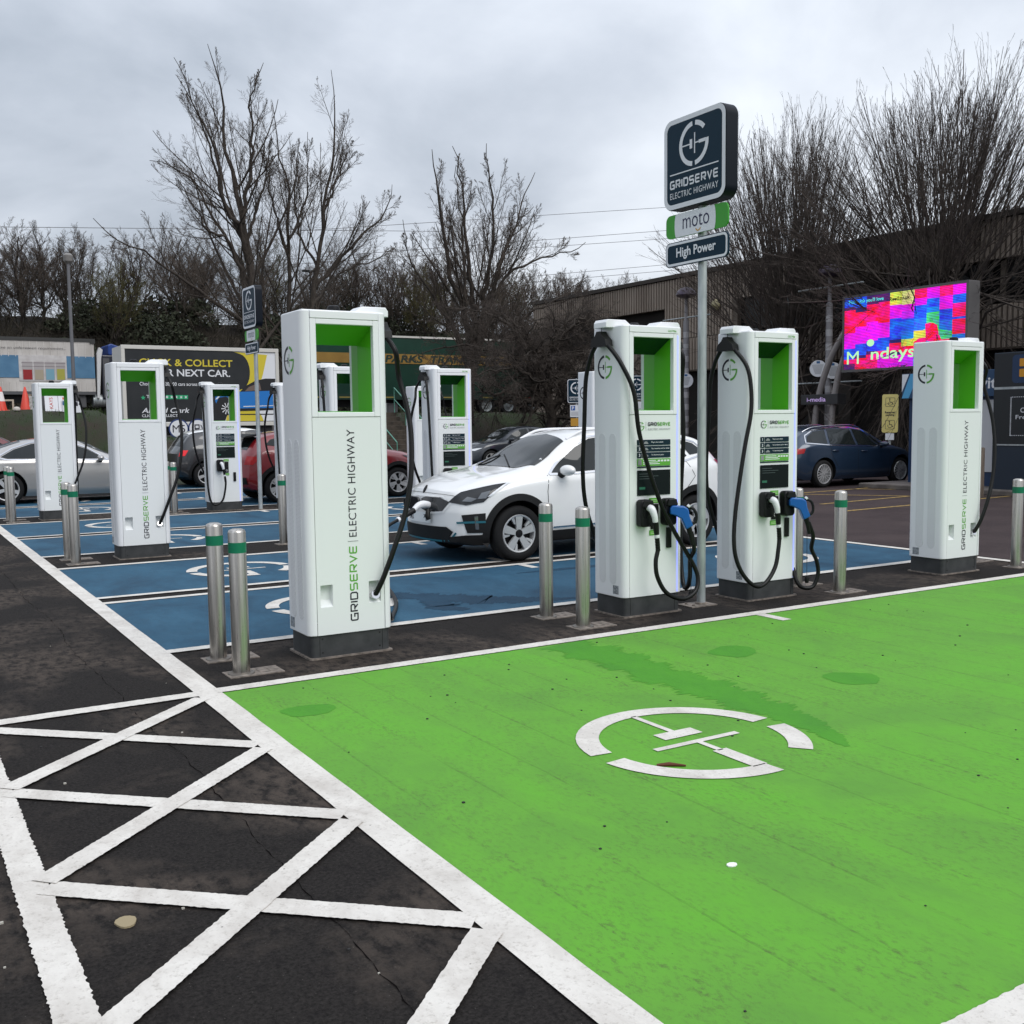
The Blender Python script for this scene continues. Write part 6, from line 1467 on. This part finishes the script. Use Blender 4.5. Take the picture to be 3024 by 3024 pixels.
# ------------------------------------------------------------------ reserved parking sign and parking information signs
v = Vector((23.3, 18.65)); RZ = math.atan2(v.y, v.x) - math.pi / 2
RS = thing('reserved_sign', 'tall yellow sign with two wheelchair symbols beside the blue estate car', 'sign', (23.3, 18.65, 0), RZ)
m = MB(); m.lathe([(.035, 0), (.035, 2.1)], 12); m.build('post', M_GALV, RS, smooth=50)
m = MB(); m.prism(rrect(-.205, .205, 1.22, 2.24, .05, 5), -.06, -.045, 'y'); pl = m.build('plate', mat('cream_yellow', (.66, .56, .20), .5), RS)
m = MB(); put_text(m, 'Reserved', frameM((0, -.063, 1.76), (1, 0, 0), (0, 0, 1)), h=.06, w=.26, bold=.03); put_text(m, 'parking', frameM((0, -.063, 1.685), (1, 0, 0), (0, 0, 1)), h=.07, w=.22, bold=.03)
for zc in (2.03, 1.43):
    M0 = frameM((0, -.063, zc), (1, 0, 0), (0, 0, 1)); o = rrect(-.12, .12, -.12, .12, .02, 2); i = rrect(-.11, .11, -.11, .11, .015, 2); n = len(o)
    m.add([(p[0], p[1], 0) for p in o] + [(p[0], p[1], 0) for p in i], [(k, (k + 1) % n, n + (k + 1) % n, n + k) for k in range(n)], 0, M0)
    vv, ff = arc(.045, .058, 150, 395, 18); m.add([(a, b - .03, 0) for a, b, _ in vv], ff, 0, M0); stroke(m, [(-.015, .06), (-.01, 0), (.045, 0), (.065, -.055), (.085, -.05)], .016, M0)
    m.add([(-.015 + .018 * math.cos(a), .083 + .018 * math.sin(a), 0) for a in np.linspace(0, 6.28, 10)[:-1]], [tuple(range(9))], 0, M0)
m.build('symbols', M_DECALK, pl)
m = MB(); m.box(-.11, .11, -.055, -.045, 1.02, 1.20); m.build('notice_plate', M_WPRINT, RS)
def info_sign(label, x, y, zc):
    t = thing('parking_sign', label, 'sign', (x, y, 0), math.atan2(y, x) - math.pi / 2, group='small navy parking signs beyond the white car')
    m = MB(); m.lathe([(.03, 0), (.03, zc + .42)], 12); m.build('post', M_GALV, t, smooth=50)
    m = MB(); m.prism(rrect(-.31, .31, zc - .40, zc + .40, .07, 5), -.05, -.035, 'y'); p = m.build('navy_plate', mat('sign_face_navy', (.010, .030, .052), .45), t)
    m = MB(); o = rrect(-.30, .30, -.39, .39, .065, 5); i = rrect(-.28, .28, -.37, .37, .05, 5); n = len(o); M0 = frameM((0, -.053, zc), (1, 0, 0), (0, 0, 1))
    m.add([(q[0], q[1], 0) for q in o] + [(q[0], q[1], 0) for q in i], [(k, (k + 1) % n, n + (k + 1) % n, n + k) for k in range(n)], 0, M0)
    emblem(m, frameM((0, -.053, zc + .10), (1, 0, 0), (0, 0, 1)), .20, (0, 0)); wordmark(m, frameM((-.23, -.053, zc - .24), (1, 0, 0), (0, 0, 1)), .055, .46, .2); put_text(m, 'ELECTRIC HIGHWAY', frameM((0, -.053, zc - .29), (1, 0, 0), (0, 0, 1)), h=.045, w=.46); m.build('print', M_WPRINT, p)
    m = MB(); m.box(-.22, .22, -.05, -.035, zc - .86, zc - .46); q = m.build('white_plate', M_WPRINT, t); m = MB(); m.box(-.19, -.05, -.053, -.051, zc - .64, zc - .49, 0); put_text(m, 'P', frameM((-.12, -.055, zc - .565), (1, 0, 0), (0, 0, 1)), h=.11, bold=.02, mi=1)
    for k in range(4): m.box(-.19, .17 - .03 * k, -.053, -.051, zc - .70 - .035 * k, zc - .688 - .035 * k, 2)
    m.build('print', [mat('sign_blue2', (.02, .10, .38), .5), M_WPRINT, M_GPRINT], q)
    m = MB(); m.box(-.20, .20, -.05, -.035, zc - 1.16, zc - .90); m.build('orange_plate', mat('plate_orange', (.55, .28, .03), .5), t)
info_sign('small navy emblem sign seen through the window of the post with the slung cable', 21.6, 27.4, 2.70)
info_sign('small navy emblem sign half hidden behind the far post above the white car roof', 20.1, 28.7, 2.62)

# ------------------------------------------------------------------ overhead power lines
for i, (a, b) in enumerate((((13.31, 23.82), (25.12, 24.70)), ((86.84, 31.87), (107.94, 34.9)), ((88.01, 28.5), (108.29, 31.38)), ((88.6, 27.51), (108.29, 30.12)), ((92.26, 23.95), (108.3, 26.08)), ((92.87, 23.13), (108.3, 25.13)))):
    dx_, dz_ = b[0] - a[0], b[1] - a[1]; pts = []
    for x in np.linspace(-150 if i == 0 else 40, 70 if i == 0 else 260, 24): pts.append((x, 130, a[1] + (x - a[0]) * dz_ / dx_))
    m = MB(); m.tube(pts, .035, 5); o = m.build('power_line', mat('grey_wire', (.12, .12, .13), .6))
    tag(o, ('thin overhead wire crossing the grey sky at far left', 'topmost faint overhead wire left of the tall sign', 'second overhead wire below the topmost, left of the name panel', 'third overhead wire, just under the second', 'fourth overhead wire, upper of the lowest pair', 'lowest overhead wire above the building roof')[i], 'overhead wire', 'overhead power lines')
# ------------------------------------------------------------------ bare trees
def nrm(v): return v / np.maximum(1e-9, np.linalg.norm(v, axis=-1, keepdims=True))
def grow(P0, D0, L, R0, K, wander, up, rng, r_end=.4):
    P = [P0]; d = nrm(D0); p = P0
    for k in range(K):
        d = nrm(d + rng.normal(0, wander, d.shape) + np.array([0, 0, up])); p = p + d * (L / K)[:, None]; P.append(p)
    t = np.linspace(0, 1, K + 1)
    return np.stack(P, 1), R0[:, None] * (1 - (1 - r_end) * t)[None, :]
def spawn(P, Rr, L, n, t0, t1, ang, jit, lr, rr, rng, taper=.55, minlen=.05, reach=False):
    N, K1, _ = P.shape; K = K1 - 1
    t = (t0 + (t1 - t0) * (np.arange(n)[None, :] + rng.uniform(0, 1, (N, n))) / n); s = np.clip(t * K, 0, K - 1e-4); i = s.astype(int); f = (s - i)[..., None]
    a = np.arange(N)[:, None]; p = P[a, i] * (1 - f) + P[a, i + 1] * f; d = nrm(P[a, i + 1] - P[a, i]); r = Rr[a, i] * (1 - f[..., 0]) + Rr[a, i + 1] * f[..., 0]
    q = rng.normal(0, 1, d.shape); side = nrm(q - d * (q * d).sum(-1, keepdims=True)); an = np.radians(ang + rng.normal(0, jit, t.shape))[..., None]
    dd = d * np.cos(an) + side * np.sin(an); l = np.maximum(minlen, L[:, None] * lr * ((1.06 - t) if reach else (1 - taper * t)) * rng.uniform(.75 if reach else .6, 1.12 if reach else 1.25, t.shape))
    return p.reshape(-1, 3), dd.reshape(-1, 3), l.ravel(), np.minimum(r * .8, r * rr * rng.uniform(.75, 1.15, t.shape)).ravel()
def tubes(P, Rr, n):
    N, K1, _ = P.shape; T = np.empty_like(P); T[:, 1:-1] = P[:, 2:] - P[:, :-2]; T[:, 0] = P[:, 1] - P[:, 0]; T[:, -1] = P[:, -1] - P[:, -2]; T = nrm(T)
    ref = np.where(np.abs(T[:, :1, 2:3]) < .9, np.array([0, 0, 1.0]), np.array([1.0, 0, 0])); A = nrm(np.cross(T, np.broadcast_to(ref, T.shape))); B = np.cross(T, A)
    th = np.arange(n) * 2 * np.pi / n; V = P[:, :, None] + Rr[:, :, None, None] * (A[:, :, None] * np.cos(th)[None, None, :, None] + B[:, :, None] * np.sin(th)[None, None, :, None])
    idx = np.arange(N * K1 * n).reshape(N, K1, n); j = (np.arange(n) + 1) % n
    F = np.stack([idx[:, :-1, :], idx[:, :-1][:, :, j], idx[:, 1:][:, :, j], idx[:, 1:, :]], -1).reshape(-1, 4)
    return V.reshape(-1, 3), F
class Twigs:
    def __init__(s): s.V = []; s.F = []; s.n = 0
    def add(s, P, Rr, n):
        V, F = tubes(P, Rr, n); s.V.append(V); s.F.append(F + s.n); s.n += len(V)
    def build(s, name, m, parent, smooth=True): return fast_mesh(name, np.concatenate(s.V), np.concatenate(s.F), m, parent, smooth)
def limb_path(pts, r0, r1, K=18, wob=.05, rng=RNG):
    p = np.array([list(v) for v in smooth_path(pts, 8)]); d = np.concatenate([[0], np.cumsum(np.linalg.norm(np.diff(p, axis=0), axis=1))]); t = np.linspace(0, d[-1], K + 1)
    q = np.stack([np.interp(t, d, p[:, k]) for k in range(3)], 1); q[1:-1] += rng.normal(0, wob, (K - 1, 3)); return q, np.linspace(r0, r1, K + 1), d[-1]
def bare_tree(label, loc, limbs, levels, seed, group=None, mats=(None, None), leader=True, cat='tree', name='bare_tree', slim=1.0):
    """limbs: (points, r0, r1) relative to loc; levels: dicts for each finer generation"""
    rng = np.random.default_rng(seed); t = thing(name, label, cat, loc, 0, group); tk = Twigs(); cw = Twigs()
    Ls = [limb_path(p, a * slim, min(c_, .012) if slim < 1 else c_, 18, .05, rng) for p, a, c_ in limbs]
    P = np.stack([l[0] for l in Ls]); Rr = np.stack([l[1] for l in Ls]); L = np.array([l[2] for l in Ls]); tk.add(P, Rr, 8)
    for k, lv in enumerate(levels):
        p0, d0, l0, r0 = spawn(P, Rr, L, lv['n'], lv.get('t0', .2), lv.get('t1', 1.0), lv['ang'], lv.get('jit', 10), lv['lr'], lv['rr'], rng, lv.get('taper', .55), .05, lv.get('reach', False))
        r0 = np.maximum(r0, lv.get('rmin', .003)); P, Rr = grow(p0, d0, l0, r0, lv.get('K', 4), lv.get('wander', .12), lv.get('up', .06), rng, lv.get('r_end', .45)); L = l0
        (tk if lv.get('trunk') else cw).add(P, Rr, lv.get('sides', 3))
    tk.build('trunk', mats[0] or M_BARK, t); cw.build('crown', mats[1] or M_TWIG, t)
    return t
OPEN = [dict(n=11, t0=.12, t1=.88, ang=33, jit=9, lr=.60, rr=.45, reach=True, K=9, wander=.055, up=.075, sides=4, trunk=True, r_end=.25), dict(n=9, t0=.15, t1=.95, ang=32, jit=10, lr=.60, rr=.42, reach=True, K=6, wander=.07, up=.05, sides=3, rmin=.0065, r_end=.4), dict(n=7, t0=.12, ang=33, lr=.46, rr=.5, K=3, wander=.08, up=.05, rmin=.0048, r_end=.6), dict(n=4, t0=.12, ang=34, lr=.55, rr=.7, K=1, wander=.08, up=.04, rmin=.004, r_end=.6)]
b = lambda *p: [tuple(q) for q in p]
bare_tree('tallest bare tree with sweeping left limb, behind the billboard', (16.0, 50, 1.95), [
    (b((0, 0, 0), (.0, 0, 4), (-.08, 0, 7.0), (-.32, .2, 9.6), (-.6, .3, 11.2), (-.92, .4, 13.4), (-.98, .5, 15.4), (-1.6, .5, 17.5)), .34, .03),
    (b((-.30, .1, 9.3), (-.02, -.3, 11.6), (.10, -.5, 13.6), (.0, -.6, 14.9), (.6, -.9, 16.6)), .15, .02), (b((-.15, 0, 7.4), (-.75, -.6, 9.0), (-1.45, -.8, 9.9), (-1.6, -1, 10.6), (-1.9, -1.2, 12.1), (-2.6, -1.4, 13.6), (-3.6, -1.5, 15.2)), .16, .02),
    (b((-.05, 0, 5.2), (-.8, -.5, 7.1), (-1.5, -.9, 8.3), (-2.4, -1.2, 8.6), (-3.0, -1.3, 9.6), (-3.8, -1.4, 10.9)), .15, .02), (b((-.1, 0, 6.6), (-1.2, .5, 8.9), (-2.3, .9, 11.0), (-3.2, 1.1, 11.8), (-4.3, 1.2, 12.0)), .13, .015),
    (b((.0, 0, 3.6), (-1.2, -2.2, 4.3), (-3.4, -3, 5.6), (-5.3, -3.2, 6.9), (-6.6, -3.3, 7.4), (-7.7, -3.3, 8.3)), .17, .015), (b((-.2, 0, 8.3), (.5, .4, 10.2), (1.2, .8, 12.0), (1.5, 1, 13.9)), .11, .015),
    (b((-.1, .2, 8.0), (-1.0, .9, 10.6), (-1.5, 1.2, 13.0), (-2.3, 1.5, 15.6), (-2.9, 1.6, 17.0)), .12, .015)], OPEN, 3, 'tall bare trees behind the lorries', slim=.8)
bare_tree('bare tree of two slender leaders right of the tallest tree', (18.2, 50.5, 1.95), [
    (b((0, 0, 0), (-.15, 0, 4.2), (-.12, 0, 9.5), (.1, .2, 11.5), (-.3, .3, 12.8), (-.6, .4, 15.4)), .22, .02), (b((.35, -.2, 0), (.9, -.3, 5.8), (1.4, -.4, 8.6), (1.7, -.4, 10.8), (2.15, -.5, 12.8), (2.3, -.5, 15.5), (2.1, -.6, 17.1)), .24, .02),
    (b((1.1, -.3, 6.6), (3.1, -1, 8.9), (4.5, -1.3, 10.3), (4.9, -1.4, 11.7)), .13, .015), (b((1.6, -.4, 10.2), (2.6, -.2, 12.2), (3.4, 0, 14.2)), .09, .012), (b((-.1, 0, 8.8), (.9, .6, 10.6), (1.3, .9, 12.5), (1.4, 1.0, 14.4)), .09, .012),
    (b((-.1, 0, 7.6), (-.9, -.6, 9.5), (-1.3, -.8, 11.3), (-1.5, -.9, 13.2)), .09, .012), (b((1.2, -.3, 7.5), (.6, .4, 9.2), (.5, .6, 11.5), (.9, .8, 14.0)), .09, .012), (b((.9, -.3, 5.6), (2.8, .6, 7.4), (5.2, 1.1, 8.4), (6.4, 1.3, 9.2)), .10, .012)], OPEN, 5, 'tall bare trees behind the lorries', slim=.8)
bare_tree('many-stemmed bare tree on the bank before the green trailer', (21.2, 38, 1.55), [
    (b((0, 0, 0), (.05, 0, 2.5), (-.1, 0, 4.2), (-.9, -.2, 6.0), (-1.2, -.3, 7.4), (-1.5, -.4, 9.0), (-1.8, -.5, 10.8)), .30, .02), (b((.1, 0, 2.0), (.3, .1, 4.3), (.1, .2, 7.7), (.0, .3, 9.7), (-.4, .4, 11.3)), .22, .02), (b((.2, 0, 2.2), (.8, -.1, 5.5), (1.15, -.2, 7.5), (1.0, -.3, 9.5), (.8, -.3, 11.4)), .20, .02),
    (b((.2, 0, 2.0), (1.3, .1, 5.8), (2.2, .2, 7.7), (2.9, .3, 9.4), (3.6, .4, 10.7)), .18, .02), (b((.2, 0, 2.4), (1.5, -.4, 5.9), (3.2, -.7, 6.9), (4.6, -.8, 7.3), (5.3, -.9, 7.7)), .15, .015), (b((.0, 0, 2.8), (-1.3, .3, 5.0), (-2.3, .5, 6.4), (-2.6, .6, 8.2)), .13, .015),
    (b((.2, 0, 3.0), (1.8, .6, 6.4), (2.7, .9, 8.2), (3.9, 1.0, 9.4)), .13, .015), (b((.1, 0, 3), (-.5, -.6, 6), (-.7, -.8, 8.2), (-1.0, -1, 10.2)), .13, .015), (b((.1, 0, 2.5), (1.9, -.9, 4.3), (3.6, -1.3, 5.2), (5.0, -1.5, 6.2)), .12, .015)],
    [dict(OPEN[0], n=10, ang=26), OPEN[1], OPEN[2], OPEN[3]], 9, 'tall bare trees behind the lorries', slim=.68)
GN = [dict(n=15, t0=.12, ang=52, jit=18, lr=.55, rr=.5, K=9, wander=.24, up=-.01, sides=4, trunk=True), dict(n=10, t0=.08, ang=50, jit=18, lr=.55, rr=.5, K=5, wander=.24, up=-.01, sides=3, rmin=.007), dict(n=8, t0=.08, ang=52, jit=20, lr=.55, rr=.55, K=2, wander=.22, up=.02, rmin=.005, r_end=.7), dict(n=3, t0=.15, ang=48, jit=20, lr=.55, rr=.6, K=1, wander=.2, up=.03, rmin=.0045, r_end=.7)]
bare_tree('low gnarled tree with tangled spreading branches before the concrete wall', (22.75, 34, .0), [
    (b((0, 0, .0), (-.1, 0, 1.3), (-.25, 0, 2.4), (-.3, .1, 3.2), (-.5, .3, 4.4), (-.8, .5, 5.0)), .27, .06), (b((-.2, 0, 2.1), (-.8, -.2, 2.5), (-1.4, -.3, 2.45), (-2.3, -.5, 2.75), (-3.2, -.6, 2.7), (-4.2, -.8, 3.1)), .15, .02), (b((-.2, 0, 2.2), (.35, -.1, 2.5), (.75, -.2, 2.45), (.85, -.2, 2.9), (1.3, -.3, 3.4)), .13, .03),
    (b((-.3, 0, 2.7), (.2, .3, 3.3), (.8, .5, 3.9), (1.5, .6, 4.3), (2.3, .7, 4.2)), .13, .02), (b((-.3, 0, 2.9), (-1.2, .4, 3.6), (-2.2, .6, 4.0), (-3.4, .8, 3.9)), .13, .02), (b((-.4, .1, 3.6), (-1.4, -.5, 4.6), (-2.1, -.7, 5.2), (-3.1, -.9, 5.5)), .11, .02), (b((-.5, .2, 4.2), (.2, -.4, 5.0), (.7, -.6, 5.5), (1.4, -.8, 5.6)), .10, .02), (b((-.3, 0, 3.0), (-.9, -.9, 3.8), (-1.7, -1.5, 4.2), (-2.6, -1.9, 4.0)), .11, .02), (b((-.4, .1, 3.5), (.5, .9, 4.4), (1.2, 1.3, 4.9), (2.2, 1.6, 5.0)), .10, .02), (b((-.4, .1, 3.4), (-1.5, 1.2, 4.2), (-3.0, 1.8, 4.6), (-4.6, 2.2, 4.3)), .10, .015), (b((-.3, 0, 2.9), (1.0, -.6, 3.6), (2.2, -1.0, 3.8), (3.4, -1.3, 3.5)), .10, .015), (b((-.5, .3, 4.3), (-1.6, .8, 5.4), (-2.6, 1.1, 5.9), (-3.9, 1.3, 5.9)), .09, .015), (b((-.5, .3, 4.2), (.8, .6, 5.4), (2.0, .8, 6.0), (3.1, 1.0, 5.8)), .09, .015), (b((-.4, .1, 3.0), (-1.8, -1.2, 3.3), (-3.2, -1.9, 3.5), (-5.0, -2.2, 3.2)), .09, .015)],
    GN, 12, mats=(M_BARK, M_TWIGD), name='gnarled_tree')
def vase(label, loc, H, spread, seed, nl=34, lift=0.0):
    rg = np.random.default_rng(seed); limbs = [(b((0, 0, 0), (.05, 0, 1.2 + lift / 2), (0, .05, 2.4 + lift)), .30, .24)]
    for i in range(nl):
        a = 6.283 * (i * .618); q = ((i + .5) / nl) ** .5; h = H * (1 - .40 * q ** 2.2) * rg.uniform(.92, 1.01); r = spread * q
        c, s_ = math.cos(a), math.sin(a); z0 = rg.uniform(1.2, 2.6) + lift
        limbs.append((b((0, 0, z0), (c * r * .14, s_ * r * .14, z0 + 1.3), (c * r * (.34 - .05 * lift), s_ * r * (.34 - .05 * lift), h * (.47 + .045 * lift)), (c * r * .72, s_ * r * .72, h * .75), (c * r, s_ * r, h)), rg.uniform(.042, .072), .008))
    V = [dict(n=5, t0=.12, t1=.62, ang=13, jit=5, lr=.97, rr=.62, reach=True, K=8, wander=.022, up=.03, sides=4, rmin=.0075, r_end=.3), dict(n=7, t0=.12, t1=.86, ang=15, jit=5, lr=.9, rr=.55, reach=True, K=5, wander=.03, up=.04, sides=3, rmin=.0052, r_end=.4), dict(n=7, t0=.15, ang=20, jit=8, lr=.24, rr=.6, taper=.3, K=2, wander=.05, up=.06, rmin=.0042, r_end=.65), dict(n=2, t0=.2, t1=.9, ang=22, jit=8, lr=.5, rr=.8, K=1, wander=.05, up=.05, rmin=.0036, r_end=.65)]
    return bare_tree(label, loc, limbs, V, seed, 'dense upright bare trees before the building', (M_TWIGD, M_TWIGD), name='upright_tree')
vase('dense upright bare tree between the tall sign and the digital screen', (25.6, 24.4, 0), 10.9, 3.4, 21, 32, .8)
vase('largest dense upright bare tree above the digital screen', (26.7, 19.8, 0), 11.0, 4.7, 22, 44, 2.2)
# ------------------------------------------------------------------ the wood on the hill
WOOD = [dict(n=13, t0=.18, ang=32, lr=.40, rr=.5, K=5, wander=.11, up=.09, sides=4, trunk=True), dict(n=9, t0=.12, ang=33, lr=.52, rr=.5, K=3, wander=.13, up=.06, sides=3, rmin=.0075, r_end=.3), dict(n=7, t0=.1, ang=36, lr=.5, rr=.6, K=1, wander=.14, up=.05, rmin=.007, r_end=.6)]
protos = []
for k in range(5):
    rg = np.random.default_rng(40 + k); H = 6.7; limbs = [(b((0, 0, -.5), (rg.normal(0, .1), 0, 2), (rg.normal(0, .2), rg.normal(0, .2), 4.5), (rg.normal(0, .4), rg.normal(0, .4), H)),   .12, .02)]
    for i in range(8):
        a = 6.283 * (i / 8 + rg.uniform(-.06, .06)); r = rg.uniform(1.0, 2.4); z0 = rg.uniform(.3, 2.6); c, s_ = math.cos(a), math.sin(a)
        limbs.append((b((0, 0, z0), (c * r * .4, s_ * r * .4, z0 + 1.3), (c * r * .8, s_ * r * .8, z0 + 3.0), (c * r, s_ * r, H * rg.uniform(.72, 1.0))), .06, .010))
    protos.append(bare_tree('bare woodland tree', (0, 0, 0), limbs, WOOD, 60 + k, 'bare trees of the wood on the hill', (M_BARK, M_TWIG), name='woodland_tree'))
M_OLIVE = noisy('catkin_twigs', (.055, .050, .014), (.095, .085, .022), 3, .9)
spots = []
rg = random.Random(8); SEEN = {}
for x in np.linspace(3.2, 62, 30): spots.append((x + rg.uniform(-.6, .6), 70 + rg.uniform(-3, 3), rg.uniform(.88, 1.12)))
for x in np.linspace(0, 70, 22): spots.append((x + rg.uniform(-1, 1), 80 + rg.uniform(-3, 3), rg.uniform(.95, 1.2)))
WHERE = ('at the left edge of the wood', 'above the white trailer', 'behind the grey lamp post', 'above the black billboard', 'behind the tallest bare tree', 'behind the two slender leaders', 'behind the many-stemmed tree', 'above the green trailer', 'beyond the building roof')
for i, (x, y, s) in enumerate(spots):
    az = x / y; w = min(8, int(max(0, az - .06) / .085)); key = (i < 30, w); SEEN[key] = SEEN.get(key, -1) + 1; lab = ('leftmost ', 'next but leftmost ', 'third from left ', 'fourth from left ', 'fifth from left ', 'sixth from left ', 'seventh from left ')[min(6, SEEN[key])] + ('front-row' if i < 30 else 'far-row') + ' bare tree of the wood ' + WHERE[w]
    z = float(terrain(x, y)) - .2; p = protos[i % 5]
    if i < 5: o = p; o.location = (x, y, z)
    else: o = dup(p, (x, y, z), 0, lab)
    o['label'] = lab; o.rotation_euler = (0, 0, rg.uniform(0, 6.28)); o.scale = (s * .95, s * .95, s * .84)
    if i == 0:
        for c in kids(o):
            if c.name.startswith('crown'): me = c.data.copy(); me.materials[0] = M_OLIVE; c.data = me
        o['label'] = 'olive-tinged catkin tree at the left edge of the wood'
# scrub between the lorries and the wood: nobody could count it
rng = np.random.default_rng(77); N = 3600
sx = rng.uniform(-4, 52, N); sy = rng.uniform(58, 72, N); P0 = np.stack([sx, sy, terrain(sx, sy) - .1], 1); D0 = np.stack([rng.normal(0, .5, N), rng.normal(0, .5, N), np.ones(N)], 1)
L = rng.uniform(1.4, 3.6, N); P, Rr = grow(P0, D0, L, rng.uniform(.014, .034, N), 3, .22, -.05, rng, .4); tw = Twigs(); tw.add(P, Rr, 3)
p0, d0, l0, r0 = spawn(P, Rr, L, 6, .2, 1, 45, 15, .45, .6, rng); P2, R2 = grow(p0, d0, l0, np.maximum(r0, .011), 2, .22, 0, rng, .6); tw.add(P2, R2, 3)
tag(tw.build('undergrowth', noisy('bramble', (.016, .013, .008), (.032, .026, .015), 2, .95), None), kind='stuff')
# evergreen scrub: many small leaf faces in loose mounds
rng = np.random.default_rng(78); mounds = [(rng.uniform(-2, 46), rng.uniform(57, 71), rng.uniform(1.2, 2.6), rng.uniform(1.0, 2.3)) for _ in range(60)]
C = []; 
for mx_, my_, mr, mh in mounds:
    n = int(900 * mr / 2); u = rng.normal(0, 1, (n, 3)); u = nrm(u) * (rng.uniform(.3, 1, (n, 1)) ** .5); u[:, 2] = np.abs(u[:, 2]); C.append(np.stack([mx_ + u[:, 0] * mr, my_ + u[:, 1] * mr, terrain(mx_, my_) + u[:, 2] * mh], 1))
C = np.concatenate(C); n = len(C); a = nrm(rng.normal(0, 1, (n, 3))) * .16; c2 = nrm(rng.normal(0, 1, (n, 3))) * .10
V = np.stack([C - a, C + c2, C + a, C - c2], 1).reshape(-1, 3)
tag(fast_mesh('evergreen_scrub', V, np.arange(n * 4).reshape(-1, 4), noisy('evergreen_leaf', (.014, .018, .008), (.032, .040, .016), 1.5, .8)), kind='stuff')
